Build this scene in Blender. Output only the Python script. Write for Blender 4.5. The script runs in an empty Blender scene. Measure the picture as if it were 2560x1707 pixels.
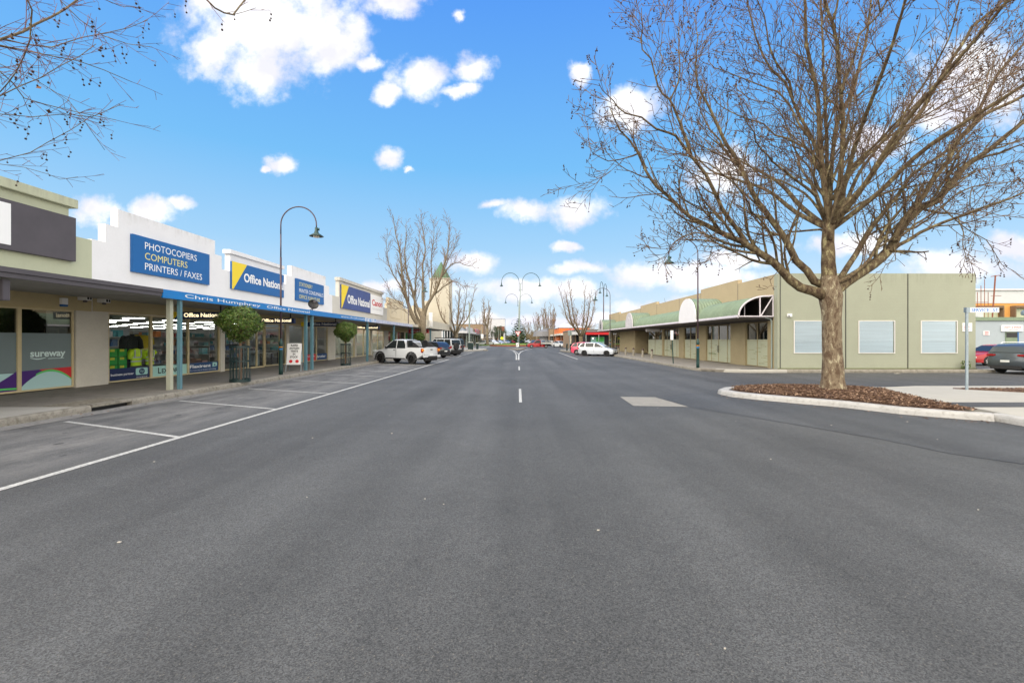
import bpy, bmesh, math, random
from math import sin, cos, pi, radians, sqrt, atan2
from mathutils import Vector, Matrix

# ---------------------------------------------------------------- camera, sky, sun, exposure
SC = bpy.context.scene
S = 1.125                      # survey units -> metres
F = 1137.5                     # focal length in photograph pixels (2560 wide)
cam_d = bpy.data.cameras.new("camera")
cam = bpy.data.objects.new("camera", cam_d)
SC.collection.objects.link(cam)
cam_d.sensor_width = 36.0
cam_d.lens = 36.0 * F / 2560.0
cam_d.shift_x = -15.0 / 2560.0
cam_d.shift_y = -5.0 / 2560.0
cam_d.clip_start = 0.05
cam_d.clip_end = 3000
cam.location = (0, 0, 1.8)
cam.rotation_euler = (radians(90), 0, 0)
SC.camera = cam
SC.view_settings.view_transform = 'Standard'
SC.view_settings.look = 'None'
SC.view_settings.gamma = 1
SC.view_settings.exposure = 0.48
SUN_EL, SUN_AZ = radians(33), radians(222)      # azimuth clockwise from +Y: behind and to the left

world = bpy.data.worlds.new("World")
SC.world = world
world.use_nodes = True
def build_world():
    nt = world.node_tree; N = nt.nodes; L = nt.links
    N.clear()
    def nd(t, **k):
        n = N.new(t)
        for a, b in k.items(): setattr(n, a, b)
        return n
    def math_(op, a, b=None, c=None, clamp=False):
        n = nd('ShaderNodeMath', operation=op, use_clamp=clamp)
        for i, x in enumerate((a, b, c)):
            if x is None: continue
            if isinstance(x, (int, float)): n.inputs[i].default_value = x
            else: L.new(x, n.inputs[i])
        return n.outputs[0]
    out = nd('ShaderNodeOutputWorld'); bg = nd('ShaderNodeBackground')
    bg.inputs[1].default_value = 0.1
    L.new(bg.outputs[0], out.inputs[0])
    sky = nd('ShaderNodeTexSky', sky_type='NISHITA')
    sky.sun_disc = False; sky.sun_elevation = SUN_EL; sky.sun_rotation = SUN_AZ
    sky.air_density = 1.0; sky.dust_density = 0.6; sky.ozone_density = 3.0; sky.altitude = 50
    tc = nd('ShaderNodeTexCoord'); sep = nd('ShaderNodeSeparateXYZ')
    L.new(tc.outputs['Generated'], sep.inputs[0])
    x, y, z = sep.outputs
    # azure of a clear winter sky, paler towards the horizon, over the physical sky
    ramp = nd('ShaderNodeValToRGB')
    cr = ramp.color_ramp
    cr.elements[0].position = 0.0; cr.elements[0].color = (0.82, 0.91, 1.0, 1)
    cr.elements[1].position = 0.62; cr.elements[1].color = (0.100, 0.355, 1.0, 1)
    for p, c in ((0.09, (0.64, 0.83, 1.0, 1)), (0.19, (0.40, 0.70, 1.0, 1)), (0.35, (0.195, 0.56, 1.0, 1))):
        e = cr.elements.new(p); e.color = c
    L.new(math_('MAXIMUM', z, 0.0), ramp.inputs[0])
    mul = nd('ShaderNodeVectorMath', operation='SCALE'); L.new(ramp.outputs[0], mul.inputs[0]); mul.inputs[3].default_value = 7.1
    mixs = nd('ShaderNodeMix', data_type='RGBA'); mixs.inputs[0].default_value = 0.92
    L.new(sky.outputs[0], mixs.inputs[6]); L.new(mul.outputs[0], mixs.inputs[7])
    # clouds on a gnomonic chart of the northern half of the sky
    ys = math_('MAXIMUM', y, 0.02)
    u = math_('DIVIDE', x, ys); v = math_('DIVIDE', z, ys)
    comb = nd('ShaderNodeCombineXYZ'); L.new(u, comb.inputs[0]); L.new(v, comb.inputs[1])
    n1 = nd('ShaderNodeTexNoise'); n1.inputs['Scale'].default_value = 9.0; n1.inputs['Detail'].default_value = 7; n1.inputs['Roughness'].default_value = 0.62
    L.new(comb.outputs[0], n1.inputs['Vector'])
    sub = nd('ShaderNodeVectorMath', operation='SUBTRACT'); L.new(n1.outputs['Color'], sub.inputs[0]); sub.inputs[1].default_value = (0.5, 0.5, 0.5)
    sc = nd('ShaderNodeVectorMath', operation='SCALE'); L.new(sub.outputs[0], sc.inputs[0]); sc.inputs[3].default_value = 0.075
    wv = nd('ShaderNodeVectorMath', operation='ADD'); L.new(comb.outputs[0], wv.inputs[0]); L.new(sc.outputs[0], wv.inputs[1])
    blobs = [(620,60,200,140),(745,95,120,90),(600,165,95,70),(475,125,60,70),(850,145,35,25),(560,10,140,60),(900,12,75,36),(1052,42,18,18),
             (968,178,66,52),(1090,160,42,36),(888,218,34,24),(1045,203,62,18),(655,370,42,27),(613,384,18,9),(893,365,36,25),(938,383,16,9),
             (1202,482,66,30),(1135,466,36,16),(1322,484,68,42),(220,480,62,38),(352,484,68,32),(412,466,40,19),(1300,565,38,14),(1336,172,24,26),
             (1452,243,78,62),(2250,190,150,120),(2160,250,120,60),(2010,330,90,50),(1670,395,80,55),(1335,615,70,18),(1500,632,110,34),(1620,640,140,36),
             (1075,606,66,30),(1230,668,180,30),(870,662,90,16),(1700,592,110,24),(2210,612,150,42),(2330,570,70,40),(1520,705,140,22),(1950,560,120,30),(1290,735,300,16)]
    acc = None
    for (bx, by, rx, ry) in blobs:
        m = nd('ShaderNodeMapping')
        m.vector_type = 'TEXTURE'
        m.inputs['Location'].default_value = ((bx-1190)/1045, (779-by)/1045, 0)
        m.inputs['Scale'].default_value = (rx/1045*1.24, ry/1045*1.22, 1)
        L.new(wv.outputs[0], m.inputs[0])
        le = nd('ShaderNodeVectorMath', operation='LENGTH'); L.new(m.outputs[0], le.inputs[0])
        val = math_('SUBTRACT', 1.0, le.outputs['Value'])
        acc = val if acc is None else math_('MAXIMUM', acc, val)
    n2 = nd('ShaderNodeTexNoise'); n2.inputs['Scale'].default_value = 15.0; n2.inputs['Detail'].default_value = 6; n2.inputs['Roughness'].default_value = 0.6
    L.new(comb.outputs[0], n2.inputs['Vector'])
    a2 = math_('ADD', acc, math_('MULTIPLY', math_('SUBTRACT', n2.outputs['Fac'], 0.5), 1.5))
    front = nd('ShaderNodeMapRange', interpolation_type='SMOOTHSTEP'); L.new(a2, front.inputs[0])
    front.inputs[1].default_value = 0.0; front.inputs[2].default_value = 0.72
    # behind the photographer: unseen cloud cover, added for soft neutral light
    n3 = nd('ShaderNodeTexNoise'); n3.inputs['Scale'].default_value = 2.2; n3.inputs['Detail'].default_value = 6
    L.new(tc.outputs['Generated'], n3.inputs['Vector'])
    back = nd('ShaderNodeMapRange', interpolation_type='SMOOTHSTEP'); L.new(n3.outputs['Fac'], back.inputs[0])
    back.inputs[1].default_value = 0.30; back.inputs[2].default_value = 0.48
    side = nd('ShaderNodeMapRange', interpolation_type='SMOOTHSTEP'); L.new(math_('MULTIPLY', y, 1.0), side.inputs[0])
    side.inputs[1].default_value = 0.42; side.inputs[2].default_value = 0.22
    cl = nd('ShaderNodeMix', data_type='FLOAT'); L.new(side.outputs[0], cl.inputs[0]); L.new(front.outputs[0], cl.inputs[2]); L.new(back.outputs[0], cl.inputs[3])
    # cloud body: bright tops, faint lavender bases
    n4 = nd('ShaderNodeTexNoise'); n4.inputs['Scale'].default_value = 7.0; n4.inputs['Detail'].default_value = 4
    L.new(comb.outputs[0], n4.inputs['Vector'])
    crp = nd('ShaderNodeValToRGB'); crp.color_ramp.elements[0].position = 0.40; crp.color_ramp.elements[0].color = (0.76, 0.76, 0.86, 1)
    crp.color_ramp.elements[1].position = 0.56; crp.color_ramp.elements[1].color = (0.99, 0.985, 1.0, 1)
    L.new(n4.outputs['Fac'], crp.inputs[0])
    mulc = nd('ShaderNodeVectorMath', operation='SCALE'); L.new(crp.outputs[0], mulc.inputs[0]); mulc.inputs[3].default_value = 8.8
    # the sunward cloud bank: unseen, added bright and warm as fill light
    fill_bank = nd('ShaderNodeMix', data_type='RGBA'); L.new(side.outputs[0], fill_bank.inputs[0]); L.new(mulc.outputs[0], fill_bank.inputs[6]); fill_bank.inputs[7].default_value = (20.5, 19.2, 17.2, 1)
    fin = nd('ShaderNodeMix', data_type='RGBA'); L.new(cl.outputs[0], fin.inputs[0]); L.new(mixs.outputs[2], fin.inputs[6]); L.new(fill_bank.outputs[2], fin.inputs[7])
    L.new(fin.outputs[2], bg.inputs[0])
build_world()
world.cycles.sampling_method = 'MANUAL'
world.cycles.sample_map_resolution = 512

sun_d = bpy.data.lights.new("sun", 'SUN')
sun_d.energy = 1.3
sun_d.angle = radians(38)
sun_d.color = (1.0, 0.90, 0.76)
sun = bpy.data.objects.new("sun", sun_d)
SC.collection.objects.link(sun)
sdir = Vector((sin(SUN_AZ)*cos(SUN_EL), cos(SUN_AZ)*cos(SUN_EL), sin(SUN_EL)))
sun.rotation_euler = sdir.to_track_quat('Z', 'Y').to_euler()

# ---------------------------------------------------------------- materials
def M(name, col, rough=0.7, metal=0.0, var=0.0, vscale=3.0, bump=0.0, bscale=40.0, coat=0.0, emit=0.0, spec=0.5, stretch=None, dirt=None, dcol=None):
    m = bpy.data.materials.new(name); m.use_nodes = True
    nt = m.node_tree; N = nt.nodes; L = nt.links
    b = N['Principled BSDF']
    b.inputs['Base Color'].default_value = (*col, 1)
    b.inputs['Roughness'].default_value = rough
    b.inputs['Metallic'].default_value = metal
    b.inputs['Specular IOR Level'].default_value = spec
    if coat: b.inputs['Coat Weight'].default_value = coat; b.inputs['Coat Roughness'].default_value = 0.08
    if emit:
        b.inputs['Emission Color'].default_value = (*col, 1); b.inputs['Emission Strength'].default_value = emit
    if var or bump or dirt:
        tc = N.new('ShaderNodeTexCoord'); mp = N.new('ShaderNodeMapping')
        L.new(tc.outputs['Object'], mp.inputs[0])
        if stretch: mp.inputs['Scale'].default_value = stretch
    last = None
    if var:
        n = N.new('ShaderNodeTexNoise'); n.inputs['Scale'].default_value = vscale; n.inputs['Detail'].default_value = 6; n.inputs['Roughness'].default_value = 0.65
        L.new(mp.outputs[0], n.inputs['Vector'])
        r = N.new('ShaderNodeMapRange'); L.new(n.outputs['Fac'], r.inputs[0])
        r.inputs[1].default_value = 0.3; r.inputs[2].default_value = 0.7; r.inputs[3].default_value = 1-var; r.inputs[4].default_value = 1+var
        mx = N.new('ShaderNodeVectorMath'); mx.operation = 'SCALE'; mx.inputs[0].default_value = col; L.new(r.outputs[0], mx.inputs[3])
        L.new(mx.outputs[0], b.inputs['Base Color']); last = mx.outputs[0]
    if dirt:      # (lo, hi, scale) blotches of another colour
        n = N.new('ShaderNodeTexNoise'); n.inputs['Scale'].default_value = dirt[2]; n.inputs['Detail'].default_value = 8; n.inputs['Roughness'].default_value = 0.7
        L.new(mp.outputs[0], n.inputs['Vector'])
        r = N.new('ShaderNodeMapRange'); L.new(n.outputs['Fac'], r.inputs[0]); r.inputs[1].default_value = dirt[0]; r.inputs[2].default_value = dirt[1]
        mx = N.new('ShaderNodeMix'); mx.data_type = 'RGBA'; L.new(r.outputs[0], mx.inputs[0])
        if last: L.new(last, mx.inputs[6])
        else: mx.inputs[6].default_value = (*col, 1)
        mx.inputs[7].default_value = (*dcol, 1)
        L.new(mx.outputs[2], b.inputs['Base Color'])
    if bump:
        n = N.new('ShaderNodeTexNoise'); n.inputs['Scale'].default_value = bscale; n.inputs['Detail'].default_value = 4
        L.new(mp.outputs[0], n.inputs['Vector'])
        bp = N.new('ShaderNodeBump'); bp.inputs['Strength'].default_value = bump; bp.inputs['Distance'].default_value = 0.02
        L.new(n.outputs['Fac'], bp.inputs['Height']); L.new(bp.outputs[0], b.inputs['Normal'])
    return m

def asphalt(name, base, light, stain=None, side=False):
    m = bpy.data.materials.new(name); m.use_nodes = True
    nt = m.node_tree; N = nt.nodes; L = nt.links; b = N['Principled BSDF']
    tc = N.new('ShaderNodeTexCoord')
    def noise(s, d=5, r=0.6, vec=None):
        n = N.new('ShaderNodeTexNoise'); n.inputs['Scale'].default_value = s; n.inputs['Detail'].default_value = d; n.inputs['Roughness'].default_value = r
        L.new(vec or tc.outputs['Object'], n.inputs['Vector']); return n.outputs['Fac']
    def mr(a, i0, i1, o0, o1):
        r = N.new('ShaderNodeMapRange'); L.new(a, r.inputs[0])
        for k, q in enumerate((i0, i1, o0, o1)): r.inputs[k+1].default_value = q
        return r.outputs[0]
    def mu(a, c):
        r = N.new('ShaderNodeMath'); r.operation = 'MULTIPLY'; L.new(a, r.inputs[0]); L.new(c, r.inputs[1]); return r.outputs[0]
    def mix(f, a, c):
        x = N.new('ShaderNodeMix'); x.data_type = 'RGBA'; L.new(f, x.inputs[0])
        if isinstance(a, tuple): x.inputs[6].default_value = (*a, 1)
        else: L.new(a, x.inputs[6])
        if isinstance(c, tuple): x.inputs[7].default_value = (*c, 1)
        else: L.new(c, x.inputs[7])
        return x.outputs[2]
    vo = N.new('ShaderNodeTexVoronoi'); vo.inputs['Scale'].default_value = 125; L.new(tc.outputs['Object'], vo.inputs['Vector'])
    sv = N.new('ShaderNodeSeparateColor'); L.new(vo.outputs['Color'], sv.inputs[0])
    stone = mr(sv.outputs[0], 0.0, 1.0, 0.48, 1.58)
    fine = mr(noise(300, 2), 0.3, 0.7, 0.55, 1.45)
    big = mr(noise(0.22, 7, 0.68), 0.32, 0.68, 0.80, 1.22)
    mp = N.new('ShaderNodeMapping'); mp.inputs['Scale'].default_value = (1.0, 0.045, 1) if not side else (0.045, 1.0, 1); L.new(tc.outputs['Object'], mp.inputs[0])
    trk = mr(noise(0.9, 3, 0.5, mp.outputs[0]), 0.35, 0.65, 0.82, 1.20)
    med = mr(noise(5.0, 6, 0.7), 0.3, 0.7, 0.93, 1.07)
    k = mu(mu(mu(stone, fine), mu(big, trk)), med)
    col = N.new('ShaderNodeVectorMath'); col.operation = 'SCALE'; col.inputs[0].default_value = base; L.new(k, col.inputs[3])
    c = col.outputs[0]
    # pale and warm aggregate chips
    chip = mr(sv.outputs[1], 0.965, 1.0, 0.0, 0.55)
    c = mix(chip, c, light)
    # rubbed-in specks of chalk and dry dirt
    sp = mu(mr(noise(11, 9, 0.8), 0.68, 0.76, 0, 0.55), mr(noise(1.3, 3), 0.5, 0.62, 0, 1))
    c = mix(sp, c, (0.34, 0.32, 0.29))
    if stain:
        sx = N.new('ShaderNodeSeparateXYZ'); L.new(tc.outputs['Object'], sx.inputs[0])
        zone = mr(sx.outputs[0], stain[0], stain[1], 0.0, 1.0)
        mp2 = N.new('ShaderNodeMapping'); mp2.inputs['Scale'].default_value = (1.0, 0.35, 1); L.new(tc.outputs['Object'], mp2.inputs[0])
        st = mu(mu(mr(noise(1.6, 8, 0.72, mp2.outputs[0]), 0.38, 0.62, 0.12, 0.8), zone), mr(noise(24, 5, 0.8), 0.3, 0.65, 0.45, 0.95))
        c = mix(st, c, (0.27, 0.265, 0.255))
    L.new(c, b.inputs['Base Color'])
    b.inputs['Roughness'].default_value = 0.72
    b.inputs['Specular IOR Level'].default_value = 0.42
    bp = N.new('ShaderNodeBump'); bp.inputs['Strength'].default_value = 0.55; bp.inputs['Distance'].default_value = 0.006
    L.new(mu(stone, fine), bp.inputs['Height']); L.new(bp.outputs[0], b.inputs['Normal'])
    return m

def wall_paint(name, col, top, streak=(0.22, 0.20, 0.17), amount=0.55, depth=0.55, brick=False, var=0.035):
    """painted masonry; weather streaks run down from the coping, height 'top' in metres"""
    m = bpy.data.materials.new(name); m.use_nodes = True
    nt = m.node_tree; N = nt.nodes; L = nt.links; b = N['Principled BSDF']
    b.inputs['Roughness'].default_value = 0.85; b.inputs['Specular IOR Level'].default_value = 0.25
    geo = N.new('ShaderNodeNewGeometry'); sx = N.new('ShaderNodeSeparateXYZ'); L.new(geo.outputs['Position'], sx.inputs[0])
    def noise(s, d=6, r=0.65, sc=None):
        n = N.new('ShaderNodeTexNoise'); n.inputs['Scale'].default_value = s; n.inputs['Detail'].default_value = d; n.inputs['Roughness'].default_value = r
        if sc:
            mp = N.new('ShaderNodeMapping'); mp.inputs['Scale'].default_value = sc; L.new(geo.outputs['Position'], mp.inputs[0]); L.new(mp.outputs[0], n.inputs['Vector'])
        else: L.new(geo.outputs['Position'], n.inputs['Vector'])
        return n.outputs['Fac']
    def mr(a, i0, i1, o0, o1):
        r = N.new('ShaderNodeMapRange'); L.new(a, r.inputs[0])
        for k, q in enumerate((i0, i1, o0, o1)): r.inputs[k+1].default_value = q
        return r.outputs[0]
    def mu(a, c, op='MULTIPLY'):
        r = N.new('ShaderNodeMath'); r.operation = op; L.new(a, r.inputs[0]); L.new(c, r.inputs[1]); return r.outputs[0]
    k = mu(mr(noise(1.1), 0.3, 0.7, 1-var, 1+var), mr(noise(14, 5, 0.7), 0.3, 0.7, 1-var*0.6, 1+var*0.6))
    v = N.new('ShaderNodeVectorMath'); v.operation = 'SCALE'; v.inputs[0].default_value = col; L.new(k, v.inputs[3])
    c = v.outputs[0]
    st = mr(noise(5.5, 6, 0.7, (1, 1, 0.09)), 0.42, 0.72, 0, 1)
    edge = mr(mu(sx.outputs[2], mr(noise(3.0), 0.3, 0.7, -0.25, 0.25), 'ADD'), top-depth, top+0.05, 0, 1)
    f = mu(st, edge); am = N.new('ShaderNodeMath'); am.operation = 'MULTIPLY'; L.new(f, am.inputs[0]); am.inputs[1].default_value = amount
    x = N.new('ShaderNodeMix'); x.data_type = 'RGBA'; L.new(am.outputs[0], x.inputs[0]); L.new(c, x.inputs[6]); x.inputs[7].default_value = (*streak, 1)
    L.new(x.outputs[2], b.inputs['Base Color'])
    if brick:
        br = N.new('ShaderNodeTexBrick'); br.inputs['Scale'].default_value = 1.0
        br.inputs['Brick Width'].default_value = 0.24; br.inputs['Row Height'].default_value = 0.086; br.inputs['Mortar Size'].default_value = 0.006
        cb = N.new('ShaderNodeCombineXYZ'); L.new(mu(sx.outputs[0], sx.outputs[1], 'ADD'), cb.inputs[0]); L.new(sx.outputs[2], cb.inputs[1]); L.new(cb.outputs[0], br.inputs['Vector'])
        bp = N.new('ShaderNodeBump'); bp.inputs['Strength'].default_value = 0.5; bp.inputs['Distance'].default_value = 0.006; bp.invert = True
        L.new(br.outputs['Fac'], bp.inputs['Height']); L.new(bp.outputs[0], b.inputs['Normal'])
    else:
        bp = N.new('ShaderNodeBump'); bp.inputs['Strength'].default_value = 0.25; bp.inputs['Distance'].default_value = 0.01
        L.new(noise(30, 4), bp.inputs['Height']); L.new(bp.outputs[0], b.inputs['Normal'])
    return m

def glass_mat(name, tint=(0.9, 0.95, 0.93), ior=1.5, rough=0.0, extra=0.03):
    m = bpy.data.materials.new(name); m.use_nodes = True
    nt = m.node_tree; N = nt.nodes; L = nt.links; N.clear()
    o = N.new('ShaderNodeOutputMaterial'); mx = N.new('ShaderNodeMixShader'); t = N.new('ShaderNodeBsdfTransparent'); g = N.new('ShaderNodeBsdfGlossy')
    t.inputs[0].default_value = (*tint, 1); g.inputs['Roughness'].default_value = rough
    fr = N.new('ShaderNodeFresnel'); fr.inputs[0].default_value = ior
    ad = N.new('ShaderNodeMath'); ad.inputs[1].default_value = extra; L.new(fr.outputs[0], ad.inputs[0])
    L.new(ad.outputs[0], mx.inputs[0]); L.new(t.outputs[0], mx.inputs[1]); L.new(g.outputs[0], mx.inputs[2]); L.new(mx.outputs[0], o.inputs[0])
    return m

def bark(name, base, pale, dark, scale=1.0):
    m = bpy.data.materials.new(name); m.use_nodes = True
    nt = m.node_tree; N = nt.nodes; L = nt.links; b = N['Principled BSDF']
    b.inputs['Roughness'].default_value = 0.9; b.inputs['Specular IOR Level'].default_value = 0.2
    tc = N.new('ShaderNodeTexCoord')
    mp = N.new('ShaderNodeMapping'); mp.inputs['Scale'].default_value = (1, 1, 0.45); L.new(tc.outputs['Object'], mp.inputs[0])
    def ns(s, d=6, r=0.65):
        n = N.new('ShaderNodeTexNoise'); n.inputs['Scale'].default_value = s*scale; n.inputs['Detail'].default_value = d; n.inputs['Roughness'].default_value = r; n.inputs['Distortion'].default_value = 0.6
        L.new(mp.outputs[0], n.inputs['Vector']); return n.outputs['Fac']
    a = N.new('ShaderNodeValToRGB'); L.new(ns(9), a.inputs[0]); e = a.color_ramp.elements
    e[0].position = 0.40; e[0].color = (*dark, 1); e[1].position = 0.50; e[1].color = (*base, 1)
    q = a.color_ramp.elements.new(0.58); q.color = (*base, 1)
    q = a.color_ramp.elements.new(0.61); q.color = (*pale, 1)
    r = N.new('ShaderNodeMapRange'); L.new(ns(46, 5, 0.8), r.inputs[0]); r.inputs[1].default_value = 0.3; r.inputs[2].default_value = 0.7; r.inputs[3].default_value = 0.62; r.inputs[4].default_value = 1.35
    v = N.new('ShaderNodeVectorMath'); v.operation = 'SCALE'; L.new(a.outputs[0], v.inputs[0]); L.new(r.outputs[0], v.inputs[3]); L.new(v.outputs[0], b.inputs['Base Color'])
    bp = N.new('ShaderNodeBump'); bp.inputs['Strength'].default_value = 0.9; bp.inputs['Distance'].default_value = 0.02
    L.new(ns(30, 6, 0.75), bp.inputs['Height']); L.new(bp.outputs[0], b.inputs['Normal'])
    return m

def leaf_mat(name, cols, rough=0.6, sc=14.0):
    m = bpy.data.materials.new(name); m.use_nodes = True
    nt = m.node_tree; N = nt.nodes; L = nt.links; b = N['Principled BSDF']; b.inputs['Roughness'].default_value = rough
    g = N.new('ShaderNodeNewGeometry'); rp = N.new('ShaderNodeValToRGB'); L.new(g.outputs['Random Per Island'], rp.inputs[0])
    rp.color_ramp.elements[0].color = (*cols[0], 1); rp.color_ramp.elements[1].color = (*cols[-1], 1)
    for i, c in enumerate(cols[1:-1]):
        e = rp.color_ramp.elements.new((i+1)/(len(cols)-1)); e.color = (*c, 1)
    L.new(rp.outputs[0], b.inputs['Base Color'])
    return m

m_road = asphalt('asphalt', (0.070, 0.072, 0.074), (0.24, 0.22, 0.19), stain=(-5.9, -7.6))
m_seam = M('tar_seam', (0.035, 0.035, 0.036), 0.6, var=0.3, vscale=20)
m_patch_asph = asphalt('asphalt_patch', (0.062, 0.063, 0.065), (0.2, 0.19, 0.18))
m_line = M('road_paint', (0.50, 0.50, 0.48), 0.65, var=0.12, vscale=9, dirt=(0.47, 0.66, 30), dcol=(0.17, 0.17, 0.17), bump=0.3, bscale=160)
m_line_faint = M('worn_road_paint', (0.34, 0.34, 0.34), 0.7, dirt=(0.40, 0.6, 18), dcol=(0.12, 0.12, 0.12))
m_path = M('footpath_concrete', (0.215, 0.195, 0.165), 0.85, var=0.16, vscale=1.2, bump=0.3, bscale=90, dirt=(0.5, 0.72, 3.5), dcol=(0.13, 0.12, 0.10))
m_patchconc = M('patch_concrete', (0.25, 0.24, 0.215), 0.85, var=0.12, vscale=2.5, bump=0.25, bscale=120, dirt=(0.5, 0.75, 6), dcol=(0.17, 0.16, 0.145))
m_newconc = M('new_concrete', (0.385, 0.37, 0.33), 0.85, var=0.07, vscale=1.5, bump=0.25, bscale=120, dirt=(0.6, 0.8, 5), dcol=(0.36, 0.34, 0.29))
m_kerb = M('kerb_concrete', (0.26, 0.24, 0.20), 0.85, var=0.2, vscale=2.5, bump=0.4, bscale=70, dirt=(0.48, 0.68, 6), dcol=(0.13, 0.115, 0.085))
m_wkerb = M('white_kerb_concrete', (0.40, 0.395, 0.385), 0.8, var=0.10, vscale=3, bump=0.4, bscale=60, dirt=(0.52, 0.72, 9), dcol=(0.26, 0.25, 0.23))
m_gutter = M('gutter_concrete', (0.25, 0.24, 0.23), 0.85, var=0.2, vscale=2.5, bump=0.3, bscale=90, dirt=(0.45, 0.7, 8), dcol=(0.13, 0.13, 0.12))
m_ground = M('dry_ground', (0.12, 0.12, 0.09), 0.95, var=0.3, vscale=0.3)
m_grass = M('lawn', (0.115, 0.20, 0.028), 0.9, var=0.3, vscale=2.5, bump=0.6, bscale=30)
m_verge = M('verge_grass', (0.09, 0.15, 0.035), 0.9, var=0.3, vscale=2.5, bump=0.6, bscale=30)
m_white = wall_paint('white_render', (0.74, 0.74, 0.755), 6.7, streak=(0.34, 0.32, 0.28), amount=0.5, depth=0.35)
m_whitelow = wall_paint('white_render_low', (0.74, 0.74, 0.755), 5.4, amount=0.5)
m_offwhite = wall_paint('offwhite_render', (0.56, 0.54, 0.49), 7.0, amount=0.6)
m_cream = wall_paint('cream_render', (0.66, 0.57, 0.41), 6.8, amount=0.45)
m_towercream = wall_paint('tower_render', (0.52, 0.485, 0.40), 11.8, amount=0.35, depth=1.2)
m_sage = wall_paint('pale_green_render', (0.45, 0.47, 0.34), 6.5, amount=0.4, depth=0.5)
m_buff = wall_paint('buff_lintel_paint', (0.46, 0.38, 0.22), 3.4, amount=0.15)
m_pier = wall_paint('pale_pier_paint', (0.57, 0.54, 0.47), 0.6, amount=0.0, var=0.06)
m_greenwall = wall_paint('green_blockwork', (0.345, 0.362, 0.282), 5.6, streak=(0.16, 0.18, 0.12), amount=0.5, depth=0.8, brick=True)
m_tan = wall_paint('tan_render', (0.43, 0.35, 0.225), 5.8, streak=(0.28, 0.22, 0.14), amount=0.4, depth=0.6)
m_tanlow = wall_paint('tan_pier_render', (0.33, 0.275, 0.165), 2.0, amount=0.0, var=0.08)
m_moss = M('moss', (0.10, 0.12, 0.03), 0.95, var=0.3, vscale=12)
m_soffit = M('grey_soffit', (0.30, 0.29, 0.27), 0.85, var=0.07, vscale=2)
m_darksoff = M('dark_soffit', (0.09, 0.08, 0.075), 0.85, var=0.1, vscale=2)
m_frame = M('cream_frame', (0.55, 0.46, 0.27), 0.5, var=0.05, vscale=6)
m_whiteframe = M('white_frame', (0.72, 0.70, 0.68), 0.45)
m_dkgrey = M('charcoal_metal', (0.085, 0.075, 0.082), 0.6, var=0.08, vscale=2)
m_charsign = M('charcoal_sign', (0.078, 0.070, 0.080), 0.75, var=0.1, vscale=1.5)
m_blue = M('fascia_blue', (0.008, 0.185, 0.52), 0.45, var=0.06, vscale=0.8)
m_paleblue = M('pale_fascia_blue', (0.14, 0.32, 0.62), 0.55, dirt=(0.42, 0.58, 2.4), dcol=(0.66, 0.68, 0.76))  # paler blue with whitish blotches
m_whitish = M('whitish_fascia', (0.55, 0.56, 0.64), 0.6, dirt=(0.46, 0.6, 5.0), dcol=(0.33, 0.38, 0.56))  # whitish with bluish blotches
m_signblue = M('sign_blue', (0.006, 0.105, 0.33), 0.42, var=0.05, vscale=0.9)
m_oldblue = M('weathered_sign_blue', (0.055, 0.085, 0.24), 0.6, var=0.12, vscale=3, stretch=(1, 1, 0.3))
m_yellow = M('sign_yellow', (0.83, 0.62, 0.02), 0.45)
m_paleyel = M('letter_pale_yellow', (0.75, 0.66, 0.22), 0.5)
m_letter = M('letter_white', (0.82, 0.82, 0.82), 0.45)
m_litletter = M('lit_lettering', (1.0, 0.86, 0.55), emit=0.9)
m_navy = M('navy_film', (0.008, 0.02, 0.085), 0.35)
m_navy2 = M('dark_blue_film', (0.012, 0.06, 0.17), 0.35)
m_aqua = M('aqua_film', (0.36, 0.62, 0.56), 0.4)
m_red = M('red_vinyl', (0.55, 0.02, 0.025), 0.4)
m_orange = M('orange_vinyl', (0.85, 0.30, 0.03), 0.45)
m_black = M('black_paint', (0.012, 0.012, 0.013), 0.45)
m_frost = M('frosted_film', (0.155, 0.20, 0.205), 0.45, var=0.04, vscale=1)
m_sagefrost = M('sage_frosted_film', (0.42, 0.44, 0.31), 0.35, var=0.03, vscale=1)
m_purple = M('purple_vinyl', (0.06, 0.015, 0.16), 0.35)
m_paleteal = M('pale_teal_vinyl', (0.40, 0.60, 0.60), 0.35)
m_vgreen = M('green_vinyl', (0.10, 0.52, 0.12), 0.35)
m_logo = M('pale_logo_vinyl', (0.62, 0.76, 0.74), 0.4)
m_post_c = M('cream_post_paint', (0.43, 0.44, 0.35), 0.5)
m_post_b = M('teal_post_paint', (0.10, 0.21, 0.25), 0.45, var=0.06, vscale=4)
m_lampgreen = M('lamp_green', (0.008, 0.042, 0.038), 0.4, var=0.1, vscale=10)
m_lampplum = M('lamp_plum', (0.060, 0.034, 0.045), 0.42, var=0.15, vscale=6)
m_galv = M('galvanised_steel', (0.30, 0.36, 0.40), 0.45, 0.6, var=0.15, vscale=8)
m_greypole = M('grey_green_pole', (0.24, 0.29, 0.27), 0.6, var=0.1, vscale=3)
m_lens = M('lamp_lens', (0.65, 0.60, 0.50), 0.3)
m_glass = glass_mat('shop_glass', ior=1.36, extra=0.0)
m_darkglass = glass_mat('tinted_shop_glass', (0.28, 0.33, 0.31), 1.6, 0.0, 0.10)
m_carglass = M('car_glass', (0.018, 0.022, 0.024), 0.05, spec=0.3)
m_blind = M('window_blind', (0.66, 0.75, 0.80), 0.6, var=0.10, vscale=1.6, stretch=(0.15, 1, 5))
m_corr = M('green_corrugated', (0.170, 0.228, 0.150), 0.5, var=0.14, vscale=1.6, dirt=(0.5, 0.72, 3.0), dcol=(0.215, 0.28, 0.19))
m_gable = M('white_gable_board', (0.76, 0.75, 0.77), 0.5, var=0.03, vscale=2)
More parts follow.
